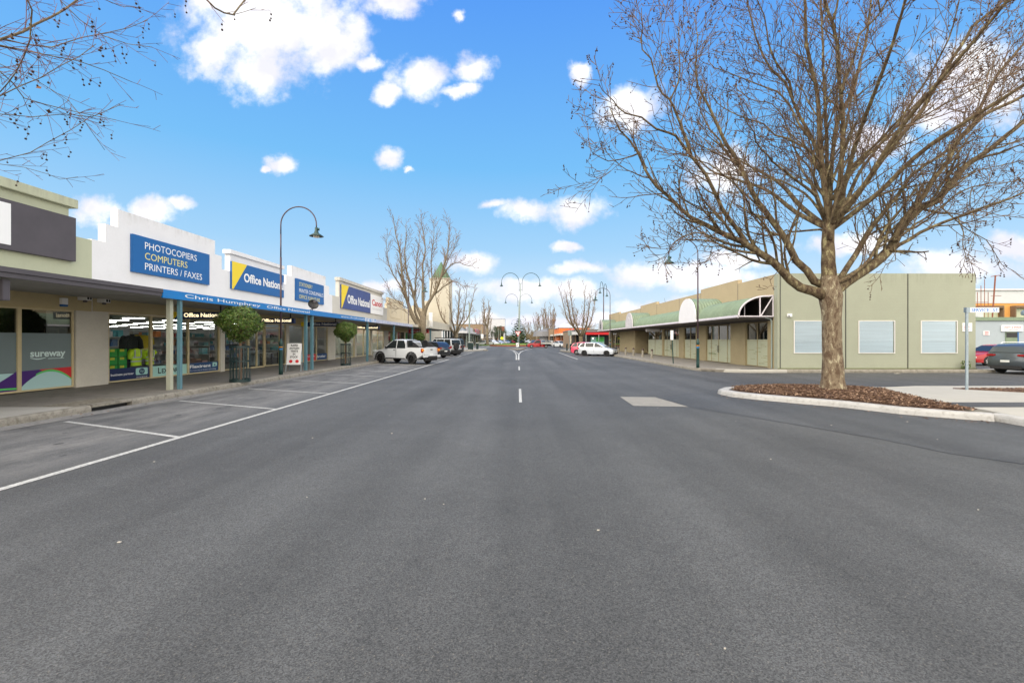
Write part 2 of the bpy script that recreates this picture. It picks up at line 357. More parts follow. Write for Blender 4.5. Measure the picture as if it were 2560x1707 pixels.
m_gable2 = M('grey_gable_board', (0.50, 0.49, 0.51), 0.6, dirt=(0.45, 0.65, 3.0), dcol=(0.62, 0.60, 0.60))
m_eave = M('lilac_white_trim', (0.60, 0.56, 0.60), 0.5, var=0.06, vscale=3)
m_mulch = M('mulch', (0.105, 0.058, 0.036), 0.95, var=0.5, vscale=22, bump=1.0, bscale=45)
m_chips = leaf_mat('mulch_chips', [(0.045, 0.022, 0.014), (0.13, 0.072, 0.044), (0.075, 0.038, 0.024), (0.20, 0.12, 0.075), (0.36, 0.24, 0.16)], 0.9)
m_bark = bark('plane_bark', (0.190, 0.148, 0.100), (0.36, 0.32, 0.22), (0.105, 0.070, 0.046))
m_limbbark = bark('plane_limb_bark', (0.135, 0.102, 0.060), (0.27, 0.235, 0.13), (0.062, 0.040, 0.026), 0.8)
m_redtwig = M('reddish_twig', (0.155, 0.072, 0.072), 0.8, var=0.25, vscale=6)
m_limb = M('limb_bark', (0.118, 0.088, 0.052), 0.85, var=0.32, vscale=5, bump=0.5, bscale=25, dirt=(0.52, 0.62, 7), dcol=(0.23, 0.20, 0.12))
m_twig = M('twig_bark', (0.125, 0.078, 0.046), 0.85, var=0.3, vscale=4)
m_twig2 = M('sunny_twig_bark', (0.17, 0.11, 0.075), 0.85, var=0.3, vscale=2)
m_fartrunk = M('pale_trunk_bark', (0.165, 0.135, 0.090), 0.85, var=0.28, vscale=4, dirt=(0.5, 0.62, 9), dcol=(0.17, 0.13, 0.085))
m_ball = M('seed_ball', (0.042, 0.022, 0.016), 0.9)
m_dryleaf = M('dry_leaf', (0.20, 0.085, 0.03), 0.8)
m_leafg = leaf_mat('topiary_leaf', [(0.022, 0.048, 0.008), (0.055, 0.115, 0.012), (0.085, 0.165, 0.014), (0.035, 0.080, 0.012), (0.15, 0.20, 0.025), (0.09, 0.060, 0.025)])
m_pine = leaf_mat('pine_needles', [(0.018, 0.045, 0.018), (0.035, 0.075, 0.025), (0.06, 0.10, 0.03)])
m_everg = leaf_mat('evergreen_leaf', [(0.02, 0.035, 0.018), (0.04, 0.06, 0.022), (0.055, 0.075, 0.03)])
m_tyre = M('tyre_rubber', (0.018, 0.018, 0.019), 0.85)
m_rimdk = M('dark_rim', (0.03, 0.03, 0.032), 0.35, 0.6)
m_rim = M('alloy_rim', (0.45, 0.45, 0.46), 0.3, 0.9)
m_trim = M('black_trim', (0.022, 0.022, 0.024), 0.6)
m_under = M('underbody', (0.008, 0.008, 0.008), 0.9)
m_tail = M('tail_lamp', (0.30, 0.008, 0.010), 0.25)
m_amber = M('amber_lamp', (0.75, 0.28, 0.03), 0.25)
m_head = M('headlamp', (0.62, 0.64, 0.64), 0.15)
m_plate = M('number_plate', (0.66, 0.68, 0.66), 0.5)
m_alu = M('aluminium_tray', (0.42, 0.42, 0.40), 0.45, 0.5, var=0.1, vscale=4)
def paint(name, col, coat=0.8): return M(name, col, 0.28, 0.0, coat=coat)
m_pwhite = paint('white_car_paint', (0.58, 0.60, 0.62)); m_pblack = paint('black_car_paint', (0.012, 0.013, 0.016))
m_psilver = M('silver_car_paint', (0.52, 0.55, 0.60), 0.28, 0.35, coat=0.8); m_pred = paint('red_car_paint', (0.36, 0.008, 0.010), .4)
m_ppink = paint('rose_car_paint', (0.62, 0.06, 0.12)); m_pgrey = M('grey_car_paint', (0.075, 0.092, 0.108), 0.3, 0.4, coat=0.8)
m_pdark = paint('charcoal_car_paint', (0.035, 0.038, 0.042)); m_pblue = paint('blue_car_paint', (0.05, 0.10, 0.22))
m_brick = M('red_brown_brick', (0.22, 0.075, 0.045), 0.85, var=0.2, vscale=2)
m_tanbrick = M('brown_brick', (0.24, 0.17, 0.11), 0.85, var=0.2, vscale=2)
m_orangewall = M('orange_wall', (0.56, 0.145, 0.035), 0.8, var=0.12, vscale=1.2)
m_ochre = M('ochre_wall', (0.60, 0.29, 0.075), 0.8, var=0.1, vscale=1.2)
m_greyroof = M('grey_roof', (0.17, 0.17, 0.18), 0.7, var=0.12, vscale=1)
m_whiteroof = M('white_roof', (0.50, 0.51, 0.53), 0.5, var=0.05, vscale=1)
m_greentile = M('green_shingle', (0.060, 0.130, 0.070), 0.7, var=0.3, vscale=4, dirt=(0.5, 0.65, 5), dcol=(0.12, 0.17, 0.10))
m_palewall = M('pale_blue_grey_wall', (0.36, 0.41, 0.44), 0.8, var=0.04, vscale=1)
m_intwall = M('interior_wall', (0.42, 0.42, 0.36), 0.9); m_intfloor = M('interior_floor', (0.12, 0.11, 0.10), 0.6)
m_shelf = M('white_shelf', (0.45, 0.45, 0.45), 0.5)
m_goods = leaf_mat('assorted_goods', [(0.35, 0.03, 0.03), (0.55, 0.55, 0.56), (0.05, 0.14, 0.35), (0.62, 0.58, 0.48), (0.04, 0.04, 0.05), (0.10, 0.35, 0.40), (0.60, 0.20, 0.05), (0.6, 0.62, 0.65)])
m_carton = M('green_carton', (0.03, 0.36, 0.05), 0.7); m_cartonlid = M('yellow_label', (0.65, 0.62, 0.05), 0.7)
m_hivis = M('hi_vis_cloth', (0.62, 0.85, 0.02), 0.8, var=0.12, vscale=8); m_silver = M('reflective_tape', (0.55, 0.56, 0.56), 0.4)
m_polo = M('mustard_cloth', (0.50, 0.36, 0.02), 0.85, var=0.12, vscale=8); m_jack = M('black_cloth', (0.018, 0.02, 0.022), 0.9, var=0.2, vscale=6)
m_tube = M('fluorescent_tube', (1.0, 0.98, 0.93), emit=11.0)
m_spot = M('warm_lamp', (1.0, 0.85, 0.6), emit=4.0)
m_shrubstem = M('brown_stem', (0.16, 0.10, 0.06), 0.9, var=0.3, vscale=8)
m_cage = M('dark_green_steel', (0.007, 0.026, 0.027), 0.4, var=0.1, vscale=6)
m_binTop = M('bin_top', (0.60, 0.60, 0.58), 0.5)
m_bollard = M('bollard_concrete', (0.25, 0.23, 0.19), 0.9, var=0.15, vscale=6, bump=0.3, bscale=60)
m_cap = M('bollard_cap', (0.055, 0.028, 0.022), 0.6)
m_signred = M('traffic_red', (0.62, 0.02, 0.03), 0.5); m_signblueTxt = M('street_letter_blue', (0.01, 0.16, 0.52), 0.5)
m_sunyellow = M('warning_yellow', (0.80, 0.85, 0.03), 0.5)
m_litter = M('litter', (0.42, 0.39, 0.34), 0.8)

# ---------------------------------------------------------------- mesh helpers
class MB:
    def __init__(s): s.v = []; s.f = []; s.m = []
    def add(s, vs, fs, m=0):
        o = len(s.v); s.v += vs
        for f in fs: s.f.append([o+i for i in f]); s.m.append(m)
    def poly(s, pts, m=0): s.add([tuple(p) for p in pts], [list(range(len(pts)))], m)
    def box(s, x0, x1, y0, y1, z0, z1, m=0):
        s.add([(x0,y0,z0),(x1,y0,z0),(x1,y1,z0),(x0,y1,z0),(x0,y0,z1),(x1,y0,z1),(x1,y1,z1),(x0,y1,z1)],
              [(0,3,2,1),(4,5,6,7),(0,1,5,4),(1,2,6,5),(2,3,7,6),(3,0,4,7)], m)
    def prism(s, poly, axis, a0, a1, m=0):
        """polygon in the two other axes, extruded along axis from a0 to a1"""
        def P(p, a):
            return {'x': (a, p[0], p[1]), 'y': (p[0], a, p[1]), 'z': (p[0], p[1], a)}[axis]
        n = len(poly)
        s.add([P(p, a0) for p in poly] + [P(p, a1) for p in poly],
              [list(range(n)), list(range(2*n-1, n-1, -1))] + [[i, (i+1) % n, n+(i+1) % n, n+i] for i in range(n)], m)
    def tube(s, path, radii, n=6, m=0, cap=True):
        path = [Vector(p) for p in path]
        k = len(path)
        if not hasattr(radii, '__len__'): radii = [radii]*k
        t0 = (path[1]-path[0]).normalized()
        a = Vector((1, 0, 0)) if abs(t0.x) < 0.8 else Vector((0, 1, 0))
        nrm = t0.cross(a).normalized(); vs = []
        for i in range(k):
            t = (path[min(i+1, k-1)]-path[max(i-1, 0)])
            if t.length < 1e-9: t = t0
            t.normalize(); nrm = (nrm - t*nrm.dot(t))
            if nrm.length < 1e-6: nrm = t.orthogonal()
            nrm.normalize(); b = t.cross(nrm); r = radii[i]; p = path[i]
            for j in range(n):
                c = r*cos(2*pi*j/n); d = r*sin(2*pi*j/n)
                vs.append((p.x+nrm.x*c+b.x*d, p.y+nrm.y*c+b.y*d, p.z+nrm.z*c+b.z*d))
        fs = [(i*n+j, i*n+(j+1) % n, (i+1)*n+(j+1) % n, (i+1)*n+j) for i in range(k-1) for j in range(n)]
        if cap: fs += [list(range(n-1, -1, -1)), [(k-1)*n+j for j in range(n)]]
        s.add(vs, fs, m)
    def lathe(s, prof, c=(0, 0), n=16, m=0, axis='z', cap=True):
        """prof: (radius, height) pairs round a vertical axis at c=(x,y) (or axis y at c=(x,z))"""
        vs = []
        for r, h in prof:
            for j in range(n):
                a = 2*pi*j/n
                if axis == 'z': vs.append((c[0]+r*cos(a), c[1]+r*sin(a), h))
                else: vs.append((c[0]+r*cos(a), h, c[1]+r*sin(a)))
        k = len(prof)
        fs = [(i*n+j, i*n+(j+1) % n, (i+1)*n+(j+1) % n, (i+1)*n+j) for i in range(k-1) for j in range(n)]
        if cap:
            if prof[0][0] > 1e-4: fs.append(list(range(n-1, -1, -1)))
            if prof[-1][0] > 1e-4: fs.append([(k-1)*n+j for j in range(n)])
        s.add(vs, fs, m)
    def build(s, name, mats, parent=None, scale=S, local=False, smooth=False, origin=None):
        if not isinstance(mats, (list, tuple)): mats = [mats]
        me = bpy.data.meshes.new(name)
        if scale != 1: v = [(a*scale, b*scale, c*scale) for a, b, c in s.v]
        else: v = s.v
        if parent is not None and not local:
            w = parent['_w']; o = (w[0], w[1], w[2])
        elif parent is None:
            if origin is None:
                xs = [p[0] for p in v]; y_ = [p[1] for p in v]
                o = ((min(xs)+max(xs))/2, (min(y_)+max(y_))/2, min(p[2] for p in v))
            else: o = tuple(q*scale for q in origin)
        else: o = (0, 0, 0)
        if o != (0, 0, 0): v = [(a-o[0], b-o[1], c-o[2]) for a, b, c in v]
        me.from_pydata(v, [], s.f)
        for mt in mats: me.materials.append(mt)
        if len(mats) > 1: me.polygons.foreach_set('material_index', s.m)
        if smooth: me.polygons.foreach_set('use_smooth', [True]*len(s.f))
        me.update()
        ob = bpy.data.objects.new(name, me); SC.collection.objects.link(ob)
        if parent is None: ob.location = o; ob['_w'] = o
        else: ob.parent = parent; ob['_w'] = tuple(parent['_w'])
        return ob
    def bev(s, name, mats, parent=None, w=0.01, seg=2, **k):
        ob = s.build(name, mats, parent, **k)
        bm = bmesh.new(); bm.from_mesh(ob.data)
        bmesh.ops.remove_doubles(bm, verts=bm.verts, dist=1e-5)
        bmesh.ops.recalc_face_normals(bm, faces=bm.faces)
        ed = [e for e in bm.edges if len(e.link_faces) == 2 and e.calc_face_angle(0) > 0.5]
        bmesh.ops.bevel(bm, geom=ed, offset=w, segments=seg, affect='EDGES', clamp_overlap=True)
        bm.to_mesh(ob.data); bm.free()
        return ob

def tag(o, label, cat, group=None, kind=None):
    if label: o['label'] = label
    if cat: o['category'] = cat
    if group: o['group'] = group
    if kind: o['kind'] = kind
    return o
def thing(name, label, cat, loc=(0, 0, 0), rz=0, group=None, scale=S):
    o = bpy.data.objects.new(name, None); SC.collection.objects.link(o)
    w = tuple(q*scale for q in loc); o.location = w; o.rotation_euler = (0, 0, rz); o['_w'] = w
    return tag(o, label, cat, group)
def struct(o): o['kind'] = 'structure'; return o
def copy_thing(o, loc, rz=None, label=None, scale=S):
    r = o.copy(); SC.collection.objects.link(r); w = tuple(q*scale for q in loc); r.location = w; r['_w'] = w
    if rz is not None: r.rotation_euler = (0, 0, rz)
    if label: r['label'] = label
    def rec(a, b):
        for ch in a.children:
            if ch.get('_skip'): continue
            c = ch.copy(); SC.collection.objects.link(c); c.parent = b; rec(ch, c)
    rec(o, r)
    return r

_tc = {}
def glyphs(s, bold):
    key = (s, bold)
    if key in _tc: return _tc[key]
    cu = bpy.data.curves.new('lettering_curve', 'FONT'); cu.body = s; cu.resolution_u = 3; cu.offset = bold; cu.fill_mode = 'FRONT'
    ob = bpy.data.objects.new('lettering_curve', cu); SC.collection.objects.link(ob)
    dg = bpy.context.evaluated_depsgraph_get(); ev = ob.evaluated_get(dg); me = ev.to_mesh()
    vs = [(v.co.x, v.co.y) for v in me.vertices]; fs = [tuple(p.vertices) for p in me.polygons]
    ev.to_mesh_clear(); bpy.data.objects.remove(ob); bpy.data.curves.remove(cu)
    _tc[key] = (vs, fs); return vs, fs
def capheight():
    vs, _ = glyphs('H', 0.0); return max(v[1] for v in vs)-min(v[1] for v in vs)
def text(mb, s, p0, r, u, W, H, m=0, bold=0.0, shear=0.0):
    """flat lettering: p0 = lower left of the baseline, r/u unit directions, W = total width (None: natural), H = cap height"""
    vs, fs = glyphs(s, bold)
    if not vs: return
    x0 = min(v[0] for v in vs); x1 = max(v[0] for v in vs); ch = capheight()
    sy = H/ch; sx = (W/(x1-x0)) if W else sy
    mb.add([tuple(p0[k]+r[k]*((x-x0)*sx+y*sy*shear)+u[k]*y*sy for k in range(3)) for x, y in vs], fs, m)
UP = (0, 0, 1); PY = (0, 1, 0); MY = (0, -1, 0); PX = (1, 0, 0); MX = (-1, 0, 0)
def at(px, py, Y): return Vector(((px-1295)/F*Y, Y, 1.6+(848-py)/F*Y))
# ================================================================ GROUND, ROADS, KERBS
def slab(name, poly, z0, z1, mt):
    b = MB(); b.prism(poly, 'z', z0, z1); return struct(b.build(name, mt))
def sheet(name, polys, z, mt, origin=None):
    b = MB()
    for p in polys: b.poly([(x, y, z) for x, y in p])
    return struct(b.build(name, mt, origin=(0, 0, 0)))
def arc(cx, cy, r, a0, a1, n=10):
    return [(cx+r*cos(radians(a0+(a1-a0)*i/n)), cy+r*sin(radians(a0+(a1-a0)*i/n))) for i in range(n+1)]
def kerb(name, path, mt, w=0.16, h=0.147, inner=1, rnd=0.05, base=-0.02):
    """moulded kerb swept along path; inner=+1: the footpath is on the left of the path direction"""
    prof = [(0, base), (0.0, h-rnd*1.6), (0.012, h-rnd*0.6), (0.03, h-rnd*0.2), (0.06, h), (w-0.02, h), (w, h-0.012), (w, base)]
    b = MB(); k = len(prof); vs = []
    n = len(path)
    for i, (x, y) in enumerate(path):
        a = path[max(i-1, 0)]; c = path[min(i+1, n-1)]
        dx, dy = c[0]-a[0], c[1]-a[1]; l = math.hypot(dx, dy) or 1
        nx, ny = -dy/l*inner, dx/l*inner
        vs += [(x+nx*q, y+ny*q, z) for q, z in prof]
    fs = [(i*k+j, i*k+j+1, (i+1)*k+j+1, (i+1)*k+j) for i in range(n-1) for j in range(k-1)] + [list(range(k)), [(n-1)*k+j for j in range(k)]]
    b.add(vs, fs); return struct(b.build(name, mt, smooth=False))
def dense(path, d=0.6):
    out = []
    for (x0, y0), (x1, y1) in zip(path, path[1:]):
        k = max(1, int(math.hypot(x1-x0, y1-y0)/d))
        out += [(x0+(x1-x0)*i/k, y0+(y1-y0)*i/k) for i in range(k)]
    return out+[path[-1]]
def ribbon(b, path, w, z, m=0, jit=0.0):
    rr = random.Random(5)
    n = len(path); L_ = []; R_ = []
    for i, (x, y) in enumerate(path):
        a = path[max(i-1, 0)]; c = path[min(i+1, n-1)]
        dx, dy = c[0]-a[0], c[1]-a[1]; l = math.hypot(dx, dy) or 1
        j = rr.uniform(-jit, jit)
        L_.append((x-dy/l*w/2+j, y+dx/l*w/2+j, z)); R_.append((x+dy/l*w/2+j, y-dx/l*w/2+j, z))
    for i in range(n-1): b.poly([L_[i], L_[i+1], R_[i+1], R_[i]], m)

g = MB(); g.poly([(-900, -400, -0.06), (900, -400, -0.06), (900, 1500, -0.06), (-900, 1500, -0.06)]); struct(g.build('ground', m_ground, origin=(0, 0, 0)))
sheet('road', [[(-60, -14), (60, -14), (60, 300), (-60, 300)]], 0.0, m_road)
# left footpath: old concrete north of the joint, new concrete south of it
KX = -9.43
slab('footpath', [(-13.9, 9.83), (KX-0.15, 9.83), (KX-0.15, 66), (-13.9, 66)], -0.05, 0.14, m_path)
slab('new_footpath', [(-13.9, -6), (KX-0.15, -6), (KX-0.15, 9.825), (-13.9, 9.825)], -0.05, 0.142, m_newconc)
kerb('kerb', dense([(KX, -6), (KX, 10.06)], 2), m_kerb)
kerb('kerb', dense([(KX, 11.12), (KX, 63.5)], 2) + arc(KX+3.4, 62.0, 3.4, 155, 60, 8)[1:], m_kerb, inner=1)
b = MB(); b.box(KX-0.16, KX, 10.06, 11.12, 0.085, 0.15); struct(b.bev('kerb_lintel', m_kerb, w=0.015))
b = MB(); b.box(KX-0.155, KX-0.13, 10.06, 11.12, -0.02, 0.085); struct(b.build('kerb_inlet', m_black))
sheet('gutter', [[(KX, -6), (KX+0.42, -6), (KX+0.42, 62), (KX, 62)]], 0.004, m_gutter)
# kerb outstand on the left before the roundabout
slab('kerb_outstand_path', [(-9.6, 62.2)] + [(x, y) for x, y in arc(-7.6, 65.2, 2.6, 205, 360, 12)] + [(-5.0, 72), (-9.6, 78)], -0.05, 0.14, m_newconc)
# right footpath round the corner of Service St
c = [(9.1, 66), (9.1, 24.0)] + arc(11.2, 23.9, 2.1, 182, 268, 8) + [(22.9, 21.8), (22.9, 22.6), (12.8, 22.6), (12.8, 66)]
slab('footpath', [(x+0.12 if x < 9.2 else x, y+0.1 if 21 < y < 22 else y) for x, y in c], -0.05, 0.14, m_path)
cp = [(9.1, 66), (9.1, 24.0)] + arc(11.2, 23.9, 2.1, 182, 268, 8) + [(22.9, 21.8)]
kerb('kerb', dense(cp[:7], 2), m_kerb, inner=1)
b2 = [p for p in cp[6:9]] + [(11.2, 21.8), (12.9, 21.8)]
kerb('kerb_ramp', b2, m_newconc, inner=1, h=0.152, w=0.2)
kerb('kerb', dense([(12.9, 21.8), (22.9, 21.8)], 2), m_kerb, inner=1, h=0.148)
sheet('tactile_patch', [[(10.9, 22.15), (12.5, 22.15), (12.4, 22.55), (11.0, 22.6)]], 0.146, m_patch_asph)
slab('driveway', [(22.92, 21.9), (45, 21.9), (45, 24.2), (22.92, 24.2)], -0.05, 0.03, m_newconc)
sheet('side_street', [[(9.6, 14.4), (60, 14.4), (60, 21.78), (12.0, 21.78), (9.4, 23.0), (7.2, 17.5)]], 0.004, m_patch_asph)
# south-east corner: concrete path, asphalt trench, mulch island
slab('new_footpath', [(9.55, -8), (9.55, 8.5), (9.6, 9.0), (10.2, 12.2), (10.65, 13.45), (12.4, 14.15), (60, 14.15), (60, -8)], -0.05, 0.142, m_newconc)
kerb('kerb', dense([(9.36, 9.0), (9.33, 8.3), (9.33, -8)], 1.5), m_wkerb, w=0.2, inner=1)
kerb('kerb', dense([(60, 14.3), (12.4, 14.3), (11.2, 13.95), (10.4, 14.1)], 2), m_newconc, w=0.16, inner=1)
sheet('trench_patch', [[(9.58, 10.55), (60, 10.55), (60, 9.85), (9.58, 9.8)]], 0.146, m_patch_asph)
for yy in (5.2, 7.6, 12.4):
    pass
b = MB()
for xx in (11.6, 13.7, 16.0): b.box(xx, xx+0.018, -8, 9.8, 0.140, 0.1445); 
for yy in (2.0, 4.6, 7.2): b.box(9.6, 30, yy, yy+0.018, 0.140, 0.1448)
struct(b.build('path_joints', m_seam))
ISL = [(5.86, 13.15), (5.95, 12.65), (6.35, 12.05), (7.0, 11.35), (7.6, 10.78), (8.18, 9.78), (8.7, 9.3), (9.28, 8.86), (9.5, 9.05), (9.42, 9.5), (10.0, 11.6), (10.75, 13.45), (10.4, 14.1), (9.4, 14.62), (8.2, 14.85), (7.2, 14.6), (6.3, 14.0), (5.92, 13.5)]
kerb('island_kerb', ISL[:9] , m_wkerb, w=0.30, h=0.135, rnd=0.08, inner=1)
kerb('island_kerb', ISL[12:] + ISL[:1], m_wkerb, w=0.28, h=0.133, rnd=0.08, inner=1)
# mulch mound
def inside(p, poly):
    x, y = p; r = False; j = len(poly)-1
    for i in range(len(poly)):
        xi, yi = poly[i]; xj, yj = poly[j]
        if (yi > y) != (yj > y) and x < (xj-xi)*(y-yi)/(yj-yi)+xi: r = not r
        j = i
    return r
def edge_dist(p, poly):
    d = 9
    for (x0, y0), (x1, y1) in zip(poly, poly[1:]+poly[:1]):
        t = max(0, min(1, ((p[0]-x0)*(x1-x0)+(p[1]-y0)*(y1-y0))/((x1-x0)**2+(y1-y0)**2+1e-9)))
        d = min(d, math.hypot(p[0]-x0-t*(x1-x0), p[1]-y0-t*(y1-y0)))
    return d
from mathutils import noise as mnoise
INNER = [(6.25, 13.1), (6.5, 12.5), (7.15, 11.75), (7.85, 10.95), (8.42, 9.95), (8.95, 9.55), (9.3, 9.25), (10.0, 11.6), (10.68, 13.4), (10.25, 13.95), (9.3, 14.35), (8.2, 14.55), (7.3, 14.3), (6.6, 13.85)]
def mulch_h(x, y):
    d = edge_dist((x, y), INNER) if inside((x, y), INNER) else 0
    return 0.10 + 0.16*(1-math.exp(-d/0.55)) + 0.025*mnoise.noise(Vector((x*3, y*3, 0))) + 0.012*mnoise.noise(Vector((x*11, y*11, 3)))
b = MB(); st = 0.08; idx = {}
nx, ny = int(5/st), int(6/st)
for i in range(nx):
    for j in range(ny):
        x = 6+i*st; y = 9+j*st
        if inside((x, y), INNER) or edge_dist((x, y), INNER) < 0.12:
            idx[(i, j)] = len(b.v); b.v.append((x, y, mulch_h(x, y)))
for (i, j), k in list(idx.items()):
    q = [idx.get((i+1, j)), idx.get((i+1, j+1)), idx.get((i, j+1))]
    if None not in q: b.f.append([k]+q); b.m.append(0)
o = b.build('mulch_bed', m_mulch, smooth=True); struct(o)
rnd = random.Random(11)
b = MB(); cnt = 0
while cnt < 9000:
    x = rnd.uniform(6.1, 10.8); y = rnd.uniform(9.1, 14.7)
    if not inside((x, y), INNER) and (edge_dist((x, y), INNER) > 0.10 or rnd.random() < 0.75): continue
    cnt += 1
    z = max(mulch_h(x, y), 0.165)+rnd.uniform(0.0, 0.022); l = rnd.uniform(0.015, 0.05); w = rnd.uniform(0.006, 0.014); a = rnd.uniform(0, pi); t = rnd.uniform(-0.5, 0.5)
    c_, s_ = cos(a), sin(a); h = 0.006
    p = [(x+c_*l*i-s_*w*j, y+s_*l*i+c_*w*j, z+l*t*i+h*j*0.6) for i, j in ((-1, -1), (1, -1), (1, 1), (-1, 1))]
    b.add(p+[(q[0], q[1], q[2]+h) for q in p], [(4, 5, 6, 7), (0, 1, 5, 4), (1, 2, 6, 5), (2, 3, 7, 6), (3, 0, 4, 7)])
tag(b.build('mulch_chips', m_chips), 'loose brown bark chips heaped round the big plane tree', 'mulch', kind='stuff')
BED = [(12.9, 13.5), (30, 13.6), (30, 11.2), (14.9, 11.6)]
b = MB(); b.prism(BED, 'z', 0.10, 0.165); struct(b.build('garden_bed', m_mulch))
b = MB(); b.prism([(15.0, 12.9), (30, 13.0), (30, 12.3), (15.2, 12.35)], 'z', 0.12, 0.21); struct(b.bev('bed_edging', m_newconc, w=0.01))
b = MB()
for k in range(3500):
    x = rnd.uniform(12.9, 22); y = rnd.uniform(11.3, 13.5)
    if not inside((x, y), BED): continue
    z = 0.168; l = rnd.uniform(0.015, 0.05); w = rnd.uniform(0.006, 0.014); a = rnd.uniform(0, pi); c_, s_ = cos(a), sin(a)
    p = [(x+c_*l*i-s_*w*j, y+s_*l*i+c_*w*j, z) for i, j in ((-1, -1), (1, -1), (1, 1), (-1, 1))]
    b.add(p+[(q[0], q[1], q[2]+0.01) for q in p], [(4, 5, 6, 7), (0, 1, 5, 4), (1, 2, 6, 5), (2, 3, 7, 6), (3, 0, 4, 7)])
tag(b.build('mulch_chips', m_chips), 'thin scatter of bark chips on the garden bed behind the street name post', 'mulch', kind='stuff')

# road paint
LX = -5.52
b = MB()
b.poly([(LX-0.055, 3.0, 0.006), (LX+0.055, 3.0, 0.006), (LX+0.055, 36.5, 0.006), (LX-0.055, 36.5, 0.006)])
b.poly([(LX-0.055, 41.5, 0.006), (LX+0.055, 41.5, 0.006), (LX-0.1, 58, 0.006), (LX-0.22, 58, 0.006)])
y = 7.40-2.95*1
while y < 36.6:
    if y > 5: ribbon(b, [(LX-0.02, y), (-7.3, y+0.78), (-8.8, y+1.42)], 0.085, 0.0065)
    y += 2.985
struct(b.build('parking_lines', m_line, origin=(0, 0, 0)))
b = MB()
y = 38.2
while y < 60: ribbon(b, [(LX-0.05, y), (-7.3, y+0.78), (-8.8, y+1.42)], 0.085, 0.006); y += 2.985
y = 28.5
while y < 56: ribbon(b, [(4.9, y+2), (8.9, y-0.2)], 0.08, 0.006); y += 2.985
struct(b.build('worn_parking_lines', m_line_faint, origin=(0, 0, 0)))
b = MB(); ribbon(b, [(4.8, 36.6), (4.96, 55.5)], 0.12, 0.006)
for y0, y1 in ((11.55, 14.7), (23.7, 27.0)): ribbon(b, [(0.065, y0), (0.065, y1)], 0.075, 0.006)
ribbon(b, [(-0.13, 35.7), (-0.16, 45), (-0.25, 52), (-0.67, 63.6), (-1.25, 71), (-2.1, 76.2)], 0.11, 0.006)
ribbon(b, [(0.05, 35.7), (0.09, 49), (0.3, 56.5), (0.72, 64), (1.35, 71), (2.4, 77.3)], 0.13, 0.006)
ribbon(b, [(0.07, 49.5), (-0.25, 58), (-0.55, 66), (-1.1, 71.5), (-2.0, 76.0)], 0.11, 0.0075)
ribbon(b, [(-0.95, 30.1), (-0.50, 30.1)], 0.09, 0.006)
for x0, x1 in ((1.5, 6.0), (-10.5, -8.6), (-6.6, -5.2), (-4.4, -2.3)): ribbon(b, [(x0, 77.6), (x1, 77.6)], 0.30, 0.006)
struct(b.build('lane_lines', m_line, origin=(0, 0, 0)))
slab('splitter_island', [(0.05, 66.5), (0.55, 70), (1.3, 75.5), (0.6, 77), (-0.9, 77), (-1.5, 75.0), (-0.5, 70)], 0.0, 0.13, m_path)
b = MB(); b.poly([(2.78, 10.94, 0.0055), (4.05, 10.80, 0.0055), (3.79, 12.60, 0.0055), (2.84, 12.68, 0.0055)]); struct(b.build('concrete_patch', m_patchconc))
m_road2 = asphalt('older_asphalt', (0.060, 0.063, 0.067), (0.22, 0.2, 0.18))
sheet('road_patch', [[(4.05, 10.77), (4.85, 9.28), (5.45, 8.07), (5.85, 7.25), (6.05, 6.4), (6.5, 5.85), (7.0, 4.6), (8.3, 2), (9.3, 2), (9.3, 8.8), (8.2, 9.7), (7.0, 11.3), (5.9, 12.7), (5.9, 13.2), (5.0, 13.6), (4.0, 12.6)]], 0.0025, m_road2)
sheet('road_patch', [[(-1.6, -2), (-0.7, -2), (-0.75, 60), (-1.5, 60)]], 0.0018, m_road2) if False else None
b = MB()
rs = random.Random(3)
def crack(pts, w=0.02, n=14):
    out = []
    for (x0, y0), (x1, y1) in zip(pts, pts[1:]):
        for i in range(n): out.append((x0+(x1-x0)*i/n+rs.uniform(-.012, .012), y0+(y1-y0)*i/n+rs.uniform(-.012, .012)))
    out.append(pts[-1]); ribbon(b, out, w, 0.0042)
crack([(4.05, 10.77), (4.85, 9.28), (5.45, 8.07), (5.85, 7.25), (6.05, 6.4), (6.5, 5.85), (7.0, 4.6)], 0.028)
crack([(5.7, 12.5), (6.9, 11.2), (7.7, 10.1), (7.9, 8.6), (8.3, 7.0), (8.3, 2)], 0.014)
crack([(2.78, 12.7), (3.85, 12.62), (4.1, 10.8), (2.75, 10.93)], 0.03)
crack([(-9.0, 7.8), (-8.9, 9.2), (-8.75, 10.8), (-8.9, 14)], 0.012)
crack([(5.86, 13.6), (4.9, 14.0), (3.9, 12.6)], 0.012)
crack([(9.2, 23.2), (7.6, 17.6), (9.0, 14.7)], 0.03)
struct(b.build('road_seams', m_seam, origin=(0, 0, 0)))
b = MB()
for k in range(34):
    x = rs.uniform(-9.0, 8.0); yy = rs.uniform(2.3, 16)
    if abs(x) > 1.05*yy: continue
    a = rs.uniform(0, pi); l = rs.uniform(0.004, 0.013)
    b.box(x-l, x+l, yy-l*0.6, yy+l*0.6, 0.004, 0.010)
tag(b.build('litter', m_litter), 'tiny pale scraps and chips scattered over the road', 'litter', kind='stuff')
o = MB(); o.poly([(17.6, 21.2, 0.006), (17.75, 21.15, 0.02), (17.9, 21.22, 0.008), (17.8, 21.35, 0.03)]); o.box(17.62, 17.78, 21.2, 21.3, 0.004, 0.03)
tag(o.build('paper_scrap', m_litter), 'white scrap of paper on the side street below the green wall', 'litter')
